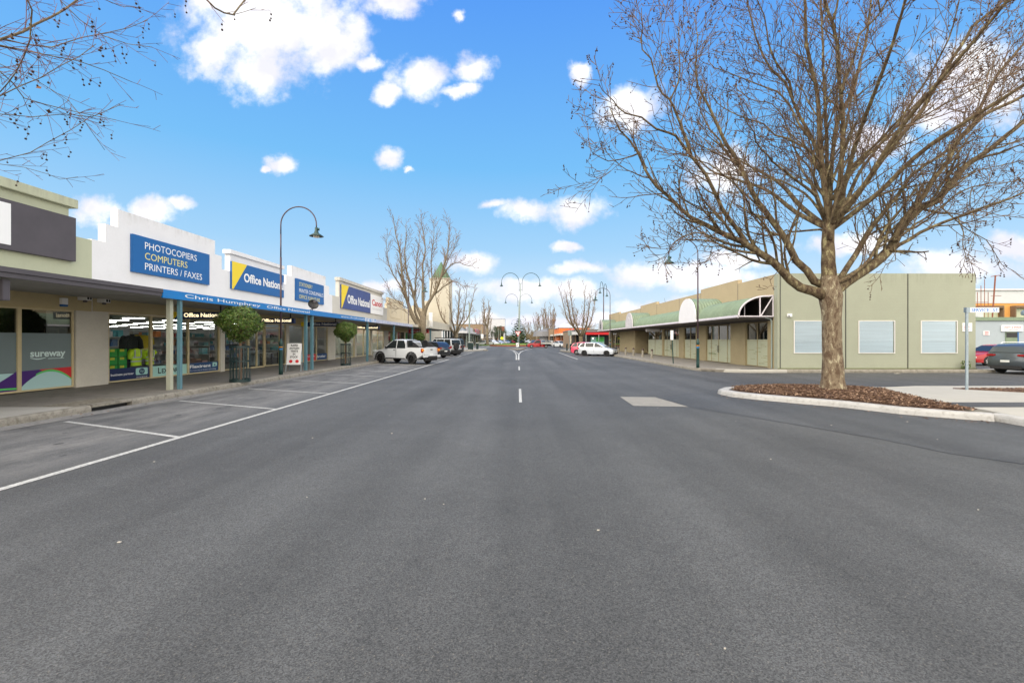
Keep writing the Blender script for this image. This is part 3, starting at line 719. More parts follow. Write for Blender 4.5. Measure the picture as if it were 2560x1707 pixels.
# drain grate in the left footpath
b = MB()
for k in range(420):       # fallen leaves and bark gathered along the gutters and kerbs
    w = rs.random()
    if w < .35: x = KX+rs.uniform(.02, .5)**1.0; yy = rs.uniform(8.5, 40)
    elif w < .75:
        i = rs.randrange(len(ISL)-8); p, q = ISL[i], ISL[i+1]; f = rs.random(); x = p[0]+(q[0]-p[0])*f-rs.uniform(.03, .6)**1.4*.8; yy = p[1]+(q[1]-p[1])*f-rs.uniform(.03, .5)
    else: x = rs.uniform(9.3, 22); yy = 21.75-rs.uniform(0, .5)
    a_ = rs.uniform(0, pi); l = rs.uniform(.012, .035); c_, s_ = cos(a_)*l, sin(a_)*l
    b.poly([(x-c_, yy-s_, .007), (x+s_*.5, yy-c_*.5, .009), (x+c_, yy+s_, .012), (x-s_*.5, yy+c_*.5, .016)])
tag(b.build('fallen_leaves', m_chips), 'brown leaf litter and bark scraps gathered along the gutters', 'leaf litter', kind='stuff')
b = MB()
for k in range(26):        # oil drips in the bays and lanes
    x, yy = (rs.uniform(-8.4, -6.2), rs.uniform(6, 30)) if k < 16 else (rs.choice((-2.9, 2.6))+rs.uniform(-.4, .4), rs.uniform(3, 26))
    r = rs.uniform(.02, .07); n_ = 11; b.poly([(x+r*rs.uniform(.7, 1.1)*cos(2*pi*j/n_), yy+r*rs.uniform(.8, 1.4)*sin(2*pi*j/n_), .0032) for j in range(n_)])
struct(b.build('oil_drips', m_patch_asph, origin=(0, 0, 0)))
t = thing('drain_grate', 'rectangular drain grate set in the left footpath behind the kerb inlet', 'drain', (-9.95, 10.6, 0.142))
b = MB(); b.box(-10.35, -9.62, 9.95, 9.99, 0.1405, 0.15); b.box(-10.35, -9.62, 11.25, 11.29, 0.1405, 0.15); b.box(-10.39, -10.35, 9.95, 11.29, 0.1405, 0.15); b.box(-9.62, -9.60, 9.95, 11.29, 0.1405, 0.15); b.build('frame', m_kerb, t)
b = MB()
for i in range(22): b.box(-10.34, -9.63, 10.01+i*0.057, 10.03+i*0.057, 0.1405, 0.149)
b.build('bars', m_kerb, t); b = MB(); b.box(-10.35, -9.62, 9.99, 11.25, 0.1405, 0.143); b.build('pit', m_black, t)

# ================================================================ LEFT SIDE: SHOPS
FX = -13.45       # facade plane
WT = 0.25         # wall thickness
HEAD = 2.48
def wall_piece(b, y0, y1, z0, z1, x=FX, t=WT, m=0): b.box(x-t, x, y0, y1, z0, z1, m)
def window(parent, y0, y1, z0=0.17, z1=HEAD, x=FX, fr=m_frame, gl=None, side=1, fw=0.05, bars=(), name='window'):
    """side=+1: looks towards +X; the pane hangs under its frame"""
    b = MB(); d0, d1 = (x-0.10*side, x-0.02*side); xa, xb = min(d0, d1), max(d0, d1)
    b.box(xa, xb, y0, y0+fw, z0, z1); b.box(xa, xb, y1-fw, y1, z0, z1); b.box(xa, xb, y0+fw, y1-fw, z0, z0+fw); b.box(xa, xb, y0+fw, y1-fw, z1-fw, z1)
    for q in bars:
        if q[0] == 'v': b.box(xa, xb, q[1]-fw/2, q[1]+fw/2, z0+fw, z1-fw)
        else: b.box(xa+0.002, xb-0.002, y0+fw, y1-fw, q[1]-fw/2, q[1]+fw/2)
    w = b.build(name, fr, parent)
    g = MB(); gx = x-0.06*side
    P = [(gx, y0+fw*.5, z0+fw*.5), (gx, y1-fw*.5, z0+fw*.5), (gx, y1-fw*.5, z1-fw*.5), (gx, y0+fw*.5, z1-fw*.5)]
    if side < 0: P.reverse()
    g.poly(P); g.build('pane', gl or m_glass, w)
    return w
def shell(parent, y0, y1, mt, ztop=4.4, back=-44.0, x=FX):
    b = MB(); b.box(back, x-WT, y0, y1, ztop, ztop+0.15); b.build('roof', m_greyroof, parent)
    b = MB(); b.box(back-0.2, back, y0, y1, -0.05, ztop+.15); b.build('rear_wall', m_pier, parent)

# ---- pale green shop (near left)
t = thing('shop_building', 'pale green shop with charcoal awning edge and frosted teal windows at the left edge', 'building', (FX, 9.0, 0))
b = MB(); b.prism([(2, HEAD+0.42), (14.36, HEAD+0.42), (14.36, 4.73), (13.62, 4.73), (13.62, 5.55), (2, 5.55)], 'x', FX-WT, FX)
b.build('wall', m_sage, t)
b = MB(); b.box(FX-WT-0.04, FX+0.13, 2, 13.79, 5.55, 5.81); b.bev('cornice', m_sage, t, w=0.012)
b = MB(); b.box(FX-WT, FX, 2, 14.36, HEAD, HEAD+0.42); b.box(FX-WT, FX, 14.36, 14.36, HEAD, HEAD); b.build('lintel', m_buff, t)
b = MB(); b.box(FX-WT, FX+0.02, 13.83, 14.93, 0.1, HEAD); b.bev('pier', m_pier, t, w=0.01)
b = MB(); b.box(FX-WT, FX, 2, 6.2, 0.1, HEAD); b.build('side_wall', m_pier, t)
shell(t, 2, 14.4, m_greyroof)
b = MB(); b.box(FX-0.9, FX-0.86, 6.2, 13.8, 0.14, 2.7); b.build('dark_backing', m_black, t)  # black sheet instead of a modelled room behind the windows
ys = [6.2, 7.85, 9.35, 10.82, 12.30, 13.80]
for k, (a, c_) in enumerate(zip(ys, ys[1:])):
    w = window(t, a, c_, gl=m_darkglass)
    if k < 2: continue
    g = MB(); x = FX-0.056; a0, a1 = a+0.05, c_-0.05
    g.poly([(x, a0, 0.71), (x, a1, 0.71), (x, a1, 1.78), (x, a0, 1.78)])
    g.build('frosted_film', m_frost, w)
    d = MB(); x = FX-0.052; W_ = a1-a0
    def band(f_lo, f_hi, m, z=0.0, t0=0.0, t1=1.0, n=18):
        for i in range(n):
            u0 = t0+(t1-t0)*i/n; u1 = t0+(t1-t0)*(i+1)/n
            lo0, hi0, lo1, hi1 = f_lo(u0), f_hi(u0), f_lo(u1), f_hi(u1)
            if hi0 <= lo0 and hi1 <= lo1: continue
            d.poly([(x+z, a0+W_*u0, lo0), (x+z, a0+W_*u1, lo1), (x+z, a0+W_*u1, max(hi1, lo1)), (x+z, a0+W_*u0, max(hi0, lo0))], m)
    top = lambda u: 0.735+0.045*u
    if k == 4:
        arcf = lambda u: 0.24+0.44*sin(pi*min(1, max(0, (u+0.02)/1.12)))**0.8
        grn = lambda u: min(top(u), 0.30+0.44*sin(pi*min(1, max(0, (u-0.02)/1.06)))**0.8)
        band(lambda u: 0.22, top, 0)
        band(lambda u: max(0.22, 0.44+0.30*u), lambda u: min(top(u), 0.40+0.42*u), 3, 0.002, 0.0, 0.45)
        band(lambda u: max(arcf(u), 0.74-0.6*(u-0.35)), top, 1, 0.003, 0.35, 1.0)
        band(lambda u: 0.22, lambda u: grn(u), 2, 0.004, 0.28, 1.0)
        band(lambda u: 0.22, lambda u: min(arcf(u), top(u)), 3, 0.006)
    else:
        band(lambda u: 0.22, lambda u: 0.70, 3)
        band(lambda u: 0.22, lambda u: 0.22+0.52*max(0, u-0.12)**1.7/0.8, 0, 0.002)
        band(lambda u: 0.30-0.05*u, lambda u: 0.36-0.06*u, 2, 0.004)
    d.build('wave_graphic', [m_purple, m_red, m_vgreen, m_paleteal], w)
    if k == 4:
        l = MB(); text(l, 'sureway', (x+0.004, a0+0.24, 1.12), PY, UP, 0.98, 0.185, bold=0.028)
        for i in range(14):
            u0 = i/14; u1 = (i+1)/14; y0_ = a0+0.24+0.42*u0; y1_ = a0+0.24+0.42*u1
            l.poly([(x+.004, y0_, 1.08-.045*sin(pi*u0)), (x+.004, y1_, 1.08-.045*sin(pi*u1)), (x+.004, y1_, 1.095-.03*sin(pi*u1)), (x+.004, y0_, 1.095-.03*sin(pi*u0))])
        l.poly([(x+.004, a0+0.72, 1.045), (x+.004, a0+1.18, 1.045), (x+.004, a0+1.18, 1.06), (x+.004, a0+0.72, 1.06)])
        l.build('logo_lettering', m_logo, w)
    if k == 3:
        l = MB(); text(l, 'rk', (x+0.004, a0+0.28, 0.52), PY, UP, 0.13, 0.10, bold=0.0); l.build('logo_lettering', m_purple, w)
# its awning
b = MB(); b.box(-9.90, -9.84, 2, 12.62, 2.90, 3.0); b.box(-9.93, -9.87, 2, 12.62, 2.80, 2.895); b.box(-9.96, -9.93, 2, 12.62, 2.895, 2.90)
b.build('awning_fascia', m_dkgrey, t)
b = MB(); b.add([(FX+.002, 2, 2.90), (-9.94, 2, 2.80), (-9.94, 12.62, 2.80), (FX+.002, 12.62, 2.90), (FX+.002, 2, 3.35), (-9.94, 2, 2.98), (-9.94, 12.62, 2.98), (FX+.002, 12.62, 3.35)],
                [(0, 3, 2, 1), (4, 5, 6, 7), (0, 1, 5, 4), (2, 3, 7, 6)])
b.build('awning_soffit', m_soffit, t)
s = thing('shop_sign', 'large blank charcoal panel with a white end on the pale green parapet', 'sign', (FX, 9, 3.94))
b = MB(); b.box(FX+.002, FX+0.14, 4.0, 13.71, 3.94, 5.25); b.bev('panel', m_charsign, s, w=0.01)
b = MB(); b.box(FX+0.14, FX+0.155, 4.6, 11.93, 4.07, 5.15); b.build('white_field', m_letter, s)
o = MB(); o.box(-10.9, -9.97, 8.80, 8.94, 2.36, 2.77); tag(o.bev('hanging_sign', m_charsign, w=0.01), 'dark blank sign box hanging under the charcoal awning at the left edge', 'sign')
for (yy, zz, kind) in ((13.42, 2.70, 'alarm'), (13.98, 2.86, 'cam'), (14.62, 2.84, 'cam')):
    if kind == 'alarm':
        t2 = thing('alarm_box', 'small white and blue alarm box under the awning between window and pier', 'alarm', (FX, yy, zz-0.12))
        b = MB(); b.box(FX+.002, FX+.1, yy-.09, yy+.09, zz-.07, zz+.12); b.bev('housing', m_letter, t2, w=0.01); b = MB(); b.box(FX+.003, FX+.105, yy-.085, yy+.085, zz-.13, zz-.07); b.bev('strobe', m_signblue, t2, w=0.01)
    else:
        near = yy < 14.3
        t2 = thing('security_camera', 'boxy white camera under the awning, ' + ('nearer the blue alarm box' if near else 'nearer the grey post, over the pale pier'), 'camera', (FX, yy, zz-0.12), group='security cameras under the awning')
        b = MB(); b.box(FX+.002, FX+.28, yy-.10, yy+.10, zz-.06, zz+.06); b.bev('housing', m_letter, t2, w=0.012)
        b = MB(); b.box(FX+.28, FX+.29, yy-.07, yy-.01, zz-.04, zz+.04); b.box(FX+.28, FX+.29, yy+.02, yy+.07, zz-.04, zz+.04); b.build('lens', m_black, t2)
        b = MB(); b.lathe([(0.05, zz-.12), (0.055, zz-.065), (0.03, zz-.06)], (FX+.15, yy), 10); b.build('mount', m_dkgrey, t2)

# ---- the office supply row
LET = (m_signblue, m_yellow, m_letter)
def office_sign(y0, y1, z0, z1, label, blue, ytop, ybot, ty0, ty1, tz, th, lettercol=m_letter):
    s = thing('shop_sign', label, 'sign', (FX, (y0+y1)/2, z0))
    b = MB(); b.box(FX+.002, FX+0.10, y0, y1, z0, z1); b.bev('panel', blue, s, w=0.006)
    b = MB(); x = FX+0.104; b.poly([(x, y0, z0), (x, ybot, z0), (x, ytop, z1), (x, y0, z1)]); b.build('yellow_field', m_yellow, s)
    b = MB(); text(b, 'Office National', (x+.004, ty0, tz), PY, UP, ty1-ty0, th, bold=0.030); b.build('lettering', lettercol, s)
    return s
t = thing('shop_building', 'white stepped-parapet shop behind the blue photocopiers sign', 'building', (FX, 17.8, 0))
b = MB(); b.prism([(14.36, HEAD), (21.2, HEAD), (21.2, 4.79), (20.66, 4.79), (20.66, 5.38), (20.2, 5.38), (20.2, 5.98), (15.3, 5.98), (15.3, 5.37), (14.84, 5.37), (14.84, 4.77), (14.36, 4.77)], 'x', FX-WT, FX)
b.build('wall', m_white, t)
b = MB(); b.box(FX-0.015, FX+0.012, 14.38, 20.86, HEAD+.01, 2.93); b.build('lintel', m_buff, t)
b = MB(); b.box(FX-WT, FX+0.02, 20.54, 20.86, 0.1, HEAD); b.bev('pier', m_pier, t, w=0.01)
shell(t, 14.4, 21.2, m_greyroof)
for a, c_, kind in ((14.95, 16.73, 'hp'), (16.73, 18.61, 'lex'), (18.61, 20.54, 'flex')):
    w = window(t, a, c_)
    x = FX-0.056; a0, a1 = a+0.055, c_-0.055; d = MB()
    W_ = a1-a0
    if kind == 'hp':
        d.poly([(x, a0, .22), (x, a1, .22), (x, a1, .62), (x, a0, .62)], 0)
        x += .003
        d.prism([(a0+W_*.66, .34), (a0+W_*.93, .34), (a0+W_*.95, .37), (a0+W_*.95, .56), (a0+W_*.93, .59), (a0+W_*.66, .59), (a0+W_*.64, .56), (a0+W_*.64, .37)], 'x', x, x+.001, 2)
        cx_ = a0+W_*.795
        d.poly([(x+.003, cx_+.125*cos(q*pi/10), .465+.105*sin(q*pi/10)) for q in range(20)], 0)
        text(d, 'hp', (x+.005, cx_-.075, .43), PY, UP, .15, .10, 2, bold=0.0, shear=.25)
        text(d, 'business partner', (x+.001, a0+W_*.05, .38), PY, UP, W_*.54, .075, 1, bold=0.012)
        text(d, 'invent', (x+.001, a0+W_*.66, .245), PY, UP, W_*.28, .05, 1)
        d.build('window_decal', [m_navy, m_letter, m_aqua], w)
    elif kind == 'lex':
        d.poly([(x, a0, .22), (x, a1, .22), (x, a1, .61), (x, a0, .61)], 0)
        text(d, 'L', (x+.003, a0+W_*.16, .33), PY, UP, W_*.08, .20, 1, bold=0.03); text(d, 'EXM', (x+.003, a0+W_*.26, .33), PY, UP, W_*.27, .155, 1, bold=0.03); text(d, 'ARK', (x+.003, a0+W_*.55, .33), PY, UP, W_*.26, .155, 1, bold=0.03)
        d.build('window_decal', [m_aqua, m_black], w)
    else:
        d.poly([(x, a0, .22), (x, a1, .22), (x, a1, .62), (x, a0, .62)], 0)
        text(d, 'Flexirent', (x+.003, a0+W_*.03, .41), PY, UP, W_*.70, .125, 1, bold=0.03)
        text(d, 'The best way to finance technology', (x+.003, a0+W_*.03, .29), PY, UP, W_*.90, .045, 1)
        d.poly([(x+.003, a0+W_*.79, .40), (x+.003, a0+W_*.95, .42), (x+.003, a0+W_*.96, .58), (x+.003, a0+W_*.80, .60)], 2)
        d.poly([(x+.005, a0+W_*.83, .44), (x+.005, a0+W_*.91, .46), (x+.005, a0+W_*.88, .55)], 0)
        d.build('window_decal', [m_navy2, m_letter, m_aqua], w)
s = thing('shop_sign', 'blue sign listing photocopiers, computers, printers and faxes on the tallest white step', 'sign', (FX, 17.7, 3.95))
b = MB(); b.box(FX+.002, FX+0.10, 15.77, 19.70, 3.95, 5.265); b.bev('panel', m_signblue, s, w=0.006)
b = MB(); x = FX+.104
text(b, 'PHOTOCOPIERS', (x, 16.28, 4.84), PY, UP, 2.62, .245, bold=0.0); b.build('white_lettering', m_letter, s); b = MB(); text(b, 'PRINTERS / FAXES', (x, 16.28, 4.10), PY, UP, 2.94, .245, bold=0.0); b.build('white_lettering', m_letter, s)
b = MB(); text(b, 'COMPUTERS', (x, 16.28, 4.47), PY, UP, 2.09, .245, bold=0.0); b.build('yellow_lettering', m_paleyel, s)

t = thing('shop_building', 'white shop with moulded cornice behind the first yellow and blue wall sign', 'building', (FX, 23.6, 0))
b = MB(); b.prism([(21.2, HEAD), (26.4, HEAD), (26.4, 4.8), (25.9, 4.8), (25.9, 5.60), (21.26, 5.60), (21.26, 4.8), (21.2, 4.8)], 'x', FX-WT, FX); b.build('wall', m_white, t)
b = MB(); b.box(FX-WT-.03, FX+.10, 21.13, 26.02, 5.60, 5.79); b.bev('cornice', m_white, t, w=0.01)
b = MB(); b.box(FX-.015, FX+.012, 20.86, 26.5, HEAD+.01, 2.92); b.build('lintel', m_buff, t)
b = MB(); b.box(FX-WT, FX+.015, 26.42, 26.75, .1, HEAD); b.bev('pier', m_pier, t, w=.01)
shell(t, 21.2, 26.4, m_greyroof)
window(t, 20.86, 22.77)
window(t, 22.77, 24.20, z0=.14, bars=(('v', 23.5), ('h', 2.08)), name='door', fw=.07)
window(t, 24.26, 26.42, bars=(('h', 2.22), ('v', 25.75)))
office_sign(21.24, 25.96, 3.97, 5.26, 'first yellow and blue wall sign, beside the tall lamp post arm', m_signblue, 22.42, 21.34, 22.15, 25.90, 4.42, .40)

t = thing('shop_building', 'white stepped shop behind the small blue stationery sign', 'building', (FX, 29.6, 0))
b = MB(); b.prism([(26.4, HEAD), (32.95, HEAD), (32.95, 4.8), (32.4, 4.8), (32.4, 5.38), (31.8, 5.38), (31.8, 5.99), (27.0, 5.99), (27.0, 5.36), (26.4, 5.36)], 'x', FX-WT, FX); b.build('wall', m_white, t)
b = MB(); b.box(FX-.015, FX+.012, 26.5, 33.5, HEAD+.01, 2.92); b.build('lintel', m_buff, t)
b = MB(); b.box(FX-WT, FX+.015, 32.2, 33.5, .1, HEAD); b.bev('pier', m_pier, t, w=.01)
shell(t, 26.4, 32.95, m_greyroof)
for a, c_, kind in ((26.75, 28.55, 'can'), (28.55, 30.45, 'red'), (30.45, 32.2, 'bro')):
    w = window(t, a, c_); x = FX-.056; d = MB(); a0, a1 = a+.055, c_-.055
    if kind == 'can':
        d.poly([(x, a0, .22), (x, a1, .22), (x, a1, .66), (x, a0, .66)], 0); text(d, 'Canon', (x+.003, a0+.12, .44), PY, UP, 1.1, .15, 1, bold=.02); text(d, 'business', (x+.003, a0+.12, .28), PY, UP, .8, .08, 2)
        d.build('window_decal', [m_aqua, m_red, m_black], w)
    elif kind == 'red':
        d.poly([(x, a0, .22), (x, a1, .22), (x, a1, .64), (x, a0, .64)], 0); text(d, 'PIONEER', (x+.003, a0+.5, .45), PY, UP, 1.1, .09, 1, bold=.01); d.build('window_decal', [m_red, m_letter], w)
    else:
        d.poly([(x, a0, .22), (x, a1, .22), (x, a1, .64), (x, a0, .64)], 0); text(d, 'brother', (x+.003, a0+.12, .37), PY, UP, 1.3, .18, 1, bold=.01); d.build('window_decal', [m_navy2, m_letter], w)
s = thing('shop_sign', 'small blue sign listing stationery, printer consumables and office furniture', 'sign', (FX, 29.4, 3.97))
b = MB(); b.box(FX+.002, FX+.10, 27.4, 31.3, 3.97, 5.29); b.bev('panel', m_signblue, s, w=.006)
b = MB(); x = FX+.104; text(b, 'PRINTER CONSUMABLES', (x, 27.75, 4.49), PY, UP, 3.45, .23, bold=0.0); b.build('white_lettering', m_letter, s)
b = MB(); text(b, 'STATIONERY', (x, 27.75, 4.87), PY, UP, 1.8, .23, bold=0.0); b.build('yellow_lettering', m_paleyel, s); b = MB(); text(b, 'OFFICE FURNITURE', (x, 27.75, 4.11), PY, UP, 2.9, .23, bold=0.0); b.build('yellow_lettering', m_paleyel, s)

t = thing('shop_building', 'off-white shop with cornice behind the second yellow and blue wall sign', 'building', (FX, 39.8, 0))
b = MB(); b.prism([(32.95, HEAD), (46.7, HEAD), (46.7, 4.8), (45.05, 4.8), (45.05, 6.03), (34.15, 6.03), (34.15, 4.8), (32.95, 4.8)], 'x', FX-WT, FX); b.build('wall', m_offwhite, t)
b = MB(); b.box(FX-WT-.03, FX+.12, 34.05, 45.15, 6.03, 6.27); b.bev('cornice', m_offwhite, t, w=.01)
b = MB(); b.box(FX-.015, FX+.012, 33.5, 47.2, HEAD+.01, 2.92); b.build('lintel', m_buff, t)
b = MB(); b.box(FX-WT, FX+.015, 37.5, 37.9, .1, HEAD); b.bev('pier', m_pier, t, w=.01)
b = MB(); b.box(FX-WT, FX+.015, 41.5, 42.0, .1, HEAD); b.bev('pier', m_pier, t, w=.01)
b = MB(); b.box(FX-WT, FX+.015, 45.6, 47.2, .1, HEAD); b.bev('pier', m_pier, t, w=.01)
shell(t, 32.95, 46.7, m_greyroof)
for a, c_ in ((33.5, 35.5), (35.5, 37.5), (37.9, 39.7), (39.7, 41.5), (42.0, 43.8), (43.8, 45.6)): window(t, a, c_)
s = office_sign(34.4, 41.2, 3.97, 5.78, 'second yellow and blue wall sign, weathered, joined to a white panel with red lettering', m_oldblue, 35.9, 34.5, 35.6, 40.95, 4.47, .62)
b = MB(); b.box(FX+.002, FX+.10, 41.21, 45.1, 3.97, 5.72); b.bev('white_panel', m_letter, s, w=.006)
b = MB(); text(b, 'Canon', (FX+.104, 41.6, 4.75), PY, UP, 3.1, .52, bold=.03); b.build('red_lettering', m_red, s)
b = MB(); text(b, 'Authorised Dealer', (FX+.104, 41.7, 4.36), PY, UP, 2.9, .2); b.build('grey_lettering', m_silver, s)

t = thing('shop_building', 'cream stepped-parapet shops with sunk panels behind the tall bare street tree', 'building', (FX, 57, 0))
b = MB(); b.prism([(46.7, HEAD), (66.0, HEAD), (66.0, 5.3), (65.0, 5.3), (65.0, 5.95), (58.6, 5.95), (58.6, 5.3), (53.4, 5.3), (53.4, 5.98), (47.2, 5.98), (47.2, 5.33), (46.7, 5.33)], 'x', FX-WT, FX); b.build('wall', m_cream, t)
for a, c_ in ((48.1, 52.3), (53.9, 58.4), (60.0, 64.2)):
    b = MB(); b.box(FX+.002, FX+.03, a, c_, 5.40, 5.44); b.box(FX+.002, FX+.05, a, c_, 3.92, 3.98); b.box(FX+.002, FX+.03, a-.04, a, 3.98, 5.40); b.box(FX+.002, FX+.03, c_, c_+.04, 3.98, 5.40); b.build('panel_moulding', m_cream, t)
b = MB(); b.box(FX-.015, FX+.012, 47.2, 66, HEAD+.01, 2.92); b.build('lintel', m_buff, t)
for k in range(5): b = MB(); b.box(FX-WT, FX+.015, 50.3+k*3.6, 50.8+k*3.6, .1, HEAD); b.bev('pier', m_pier, t, w=.01)
shell(t, 46.7, 66, m_greyroof)
yy = 47.2
for k in range(5): window(t, yy, 50.3+k*3.6, bars=(('v', (yy+50.3+k*3.6)/2),)); yy = 50.8+k*3.6
b = MB()
for k, (a, c_, m_) in enumerate(((47.5, 48.6, 0), (49.1, 50.1, 1), (51.3, 52.6, 0), (55.0, 56.3, 1), (58.5, 60, 0))): b.box(FX-.3, FX-.25, a, c_, 1.5-.4*(k % 2), 2.4, m_)
b.build('window_poster', [m_red, m_vgreen], t)
b = MB(); b.box(FX-.16, FX-.12, 45.9, 46.5, 1.5, 2.3); b.build('notice', m_letter, t)

# shared awning of the row, posts
aw = thing('awning', 'long footpath awning with a blue fascia carrying white shop lettering', 'awning', (-9.87, 35, 2.76))
b = MB(); b.box(-9.91, -9.85, 12.63, 29.3, 2.76, 2.998); b.build('fascia', m_blue, aw)
b = MB(); b.box(-9.91, -9.852, 29.3, 31.6, 2.76, 2.997); b.build('pale_fascia', m_paleblue, aw)
b = MB(); b.box(-9.91, -9.851, 31.6, 42.5, 2.76, 2.996); b.build('whitish_fascia', m_whitish, aw)
b = MB(); x = -9.846; text(b, 'Chris Humphrey', (x, 13.45, 2.835), PY, UP, 3.95, .105, bold=0.004); text(b, 'Office National', (x, 17.85, 2.835), PY, UP, 3.65, .105, bold=.004)
text(b, 'www.chrishumphrey', (x, 25.3, 2.84), PY, UP, 4.6, .10, bold=.002); b.build('lettering', m_letter, aw)
b = MB(); b.add([(FX+.014, 12.63, 2.90), (-9.92, 12.63, 2.78), (-9.92, 42.5, 2.78), (FX+.014, 42.5, 2.90), (FX+.014, 12.63, 3.36), (-9.92, 12.63, 2.985), (-9.92, 42.5, 2.985), (FX+.014, 42.5, 3.36)],
                [(0, 3, 2, 1), (4, 5, 6, 7), (0, 1, 5, 4), (2, 3, 7, 6)]); b.build('soffit', m_soffit, aw)
aw2 = thing('awning', 'cream-edged awning with a deep fascia in front of the tower', 'awning', (-9.87, 56, 2.8))
b = MB(); b.box(-9.95, -9.86, 42.52, 49.4, 2.79, 3.06); b.box(-9.97, -9.85, 49.4, 67.9, 2.86, 3.75); b.build('fascia', m_towercream, aw2)
b = MB(); b.box(FX+.014, -9.97, 42.52, 66, 2.93, 3.0); b.build('soffit', m_soffit, aw2)
def post(x, y, mt, label, w=.13, top=2.79):
    b = MB(); b.box(x-w/2, x+w/2, y-w/2, y+w/2, .1, top); return tag(b.bev('awning_post', mt, w=.008), label, 'post', 'posts holding up the left awnings')
post(-10.12, 13.22, m_post_c, 'cream awning post, nearest post on the left, paired with a teal one', .125)
post(-9.965, 13.40, m_post_b, 'teal awning post right beside the cream one', .10)
post(-10.10, 21.65, m_post_b, 'teal awning post beside the sandwich board, nearer of a pair', .12); post(-9.99, 22.05, m_post_b, 'teal awning post beside the sandwich board, farther of a pair', .12)
for y, l in ((30.3, 'teal awning post just left of the white dual-cab ute'), (36.8, 'teal awning post behind the bonnet of the white ute'), (43.2, 'teal awning post left of the tall bare tree trunk'),
             (52.2, 'teal awning post under the red sign beside the tree'), (61.5, 'thin far teal awning post under the tower awning')): post(-10.04, y, m_post_b, l, .13, 2.80 if y < 45 else 2.94)
# hanging lightboxes
def hang(y, label, lit, x0=-12.55, x1=-10.35, z0=2.34, z1=2.60, warm=1):
    s = thing('hanging_sign', label, 'sign', ((x0+x1)/2, y, z0), group='hanging shop name boxes under the awning')
    b = MB(); b.box(x0, x1, y-.09, y+.09, z0, z1); b.bev('box', m_navy, s, w=.008)
    b = MB(); q = y-.094; b.poly([(x0, q, z0), (x0+.12, q, z0), (x0+.42, q, z1), (x0, q, z1)]); b.build('yellow_corner', m_yellow, s)
    b = MB(); text(b, 'Office National', (x0+.5, q-.003, z0+.07), PX, UP, (x1-x0)-.62, .135, bold=.03); b.build('lettering', lit, s)
    b = MB()
    for xx in (x0+.2, x1-.2): b.box(xx-.02, xx+.02, y-.02, y+.02, z1, 2.95)
    b.build('hanger', m_black, s)
hang(16.3, 'navy hanging sign nearest the cream post, left of the first round tree', m_litletter, -12.40, -10.45, 2.33, 2.58)
hang(21.3, 'navy hanging sign right of the first round tree, behind the lamp post', m_litletter, -12.45, -10.45, 2.35, 2.58)
hang(26.2, 'navy hanging sign with unlit grey lettering left of the second round tree', m_silver, -12.45, -10.3, 2.35, 2.60)
hang(33.9, 'navy hanging sign above the bonnet of the white ute', m_litletter, -12.5, -10.3, 2.35, 2.62)
# satellite dish on the awning
s = thing('satellite_dish', 'black satellite dish standing on the blue awning edge', 'dish', (-10.15, 22.4, 3.0))
b = MB(); N_ = 20; R_ = .25
import itertools
ax = Vector((.55, -.75, .35)).normalized(); e1 = ax.cross(Vector((0, 0, 1))).normalized(); e2 = e1.cross(ax); cc = Vector((-10.1, 22.4, 3.28))
for ring in range(5):
    for j in range(N_):
        def pt(r, a): q = cc+e1*(R_*r*cos(a))+e2*(R_*r*sin(a))+ax*(.12*r*r); return tuple(q)
        r0, r1 = ring/5, (ring+1)/5; a0, a1 = 2*pi*j/N_, 2*pi*(j+1)/N_
        b.poly([pt(r0, a0), pt(r1, a0), pt(r1, a1), pt(r0, a1)] if ring else [pt(0, 0), pt(r1, a0), pt(r1, a1)])
b.build('reflector', m_black, s)
b = MB(); b.tube([(-10.15, 22.45, 2.98), (-10.15, 22.45, 3.3), tuple(cc)], .03, 8); b.tube([(-10.15, 22.45, 3.1), (-9.95, 22.0, 2.98)], .02, 6); b.tube([(-10.15, 22.45, 3.1), (-10.5, 22.8, 3.05)], .02, 6); b.build('stand', m_dkgrey, s)
b = MB(); tip = cc+ax*.45; b.tube([tuple(cc-e2*.2), tuple(tip)], .012, 6); b.box(tip.x-.05, tip.x+.05, tip.y-.05, tip.y+.05, tip.z-.04, tip.z+.05); b.build('feed_arm', m_dkgrey, s)

# interiors seen through the glass
def interior(y0, y1, depth, label, lit=True, back=m_intwall):
    s = thing('shop_interior', label, 'shop interior', (FX-depth/2, (y0+y1)/2, .15))
    b = MB(); x1, x0 = FX-.27, FX-depth
    b.box(x0, x1, y0, y1, .12, .15); b.build('floor', m_intfloor, s)
    b = MB(); b.box(x0-.05, x0, y0, y1, .15, 2.95); b.box(x0, x1, y1-.06, y1-.01, .15, 2.95); b.box(x0, x1, y0+.11, y0+.16, .15, 2.95); b.build('partition', back, s)
    b = MB(); b.box(x0, x1, y0, y1, 2.92, 2.97); b.build('ceiling', m_intwall, s)
    if lit:
        b = MB(); yy = y0+.7
        while yy < y1-.3:
            xx = x0+.5
            while xx < x1-1.2: b.box(xx, xx+1.25, yy, yy+.09, 2.84, 2.90); xx += 2.3
            yy += 1.35
        b.build('ceiling_lights', m_tube, s)
    return s
s = thing('shop_interior', 'deep bright stationery showroom with rows of strip lights behind the navy and aqua window bands', 'shop interior', (-25, 18, .15))
b = MB(); b.box(-43, FX-.27, 14.4, 32.9, .12, .15); b.box(-43, -18.6, 32.9, 58, .12, .15); b.build('floor', m_intfloor, s)
b = MB(); b.box(-43, FX-.27, 14.42, 14.5, .15, 2.95); b.box(-18.55, FX-.27, 32.85, 32.95, .15, 2.95); b.box(-43.1, -43, 14.4, 58, .15, 2.95); b.box(-43, -20.6, 58, 58.1, .15, 2.95); b.build('partition', m_shelf, s)
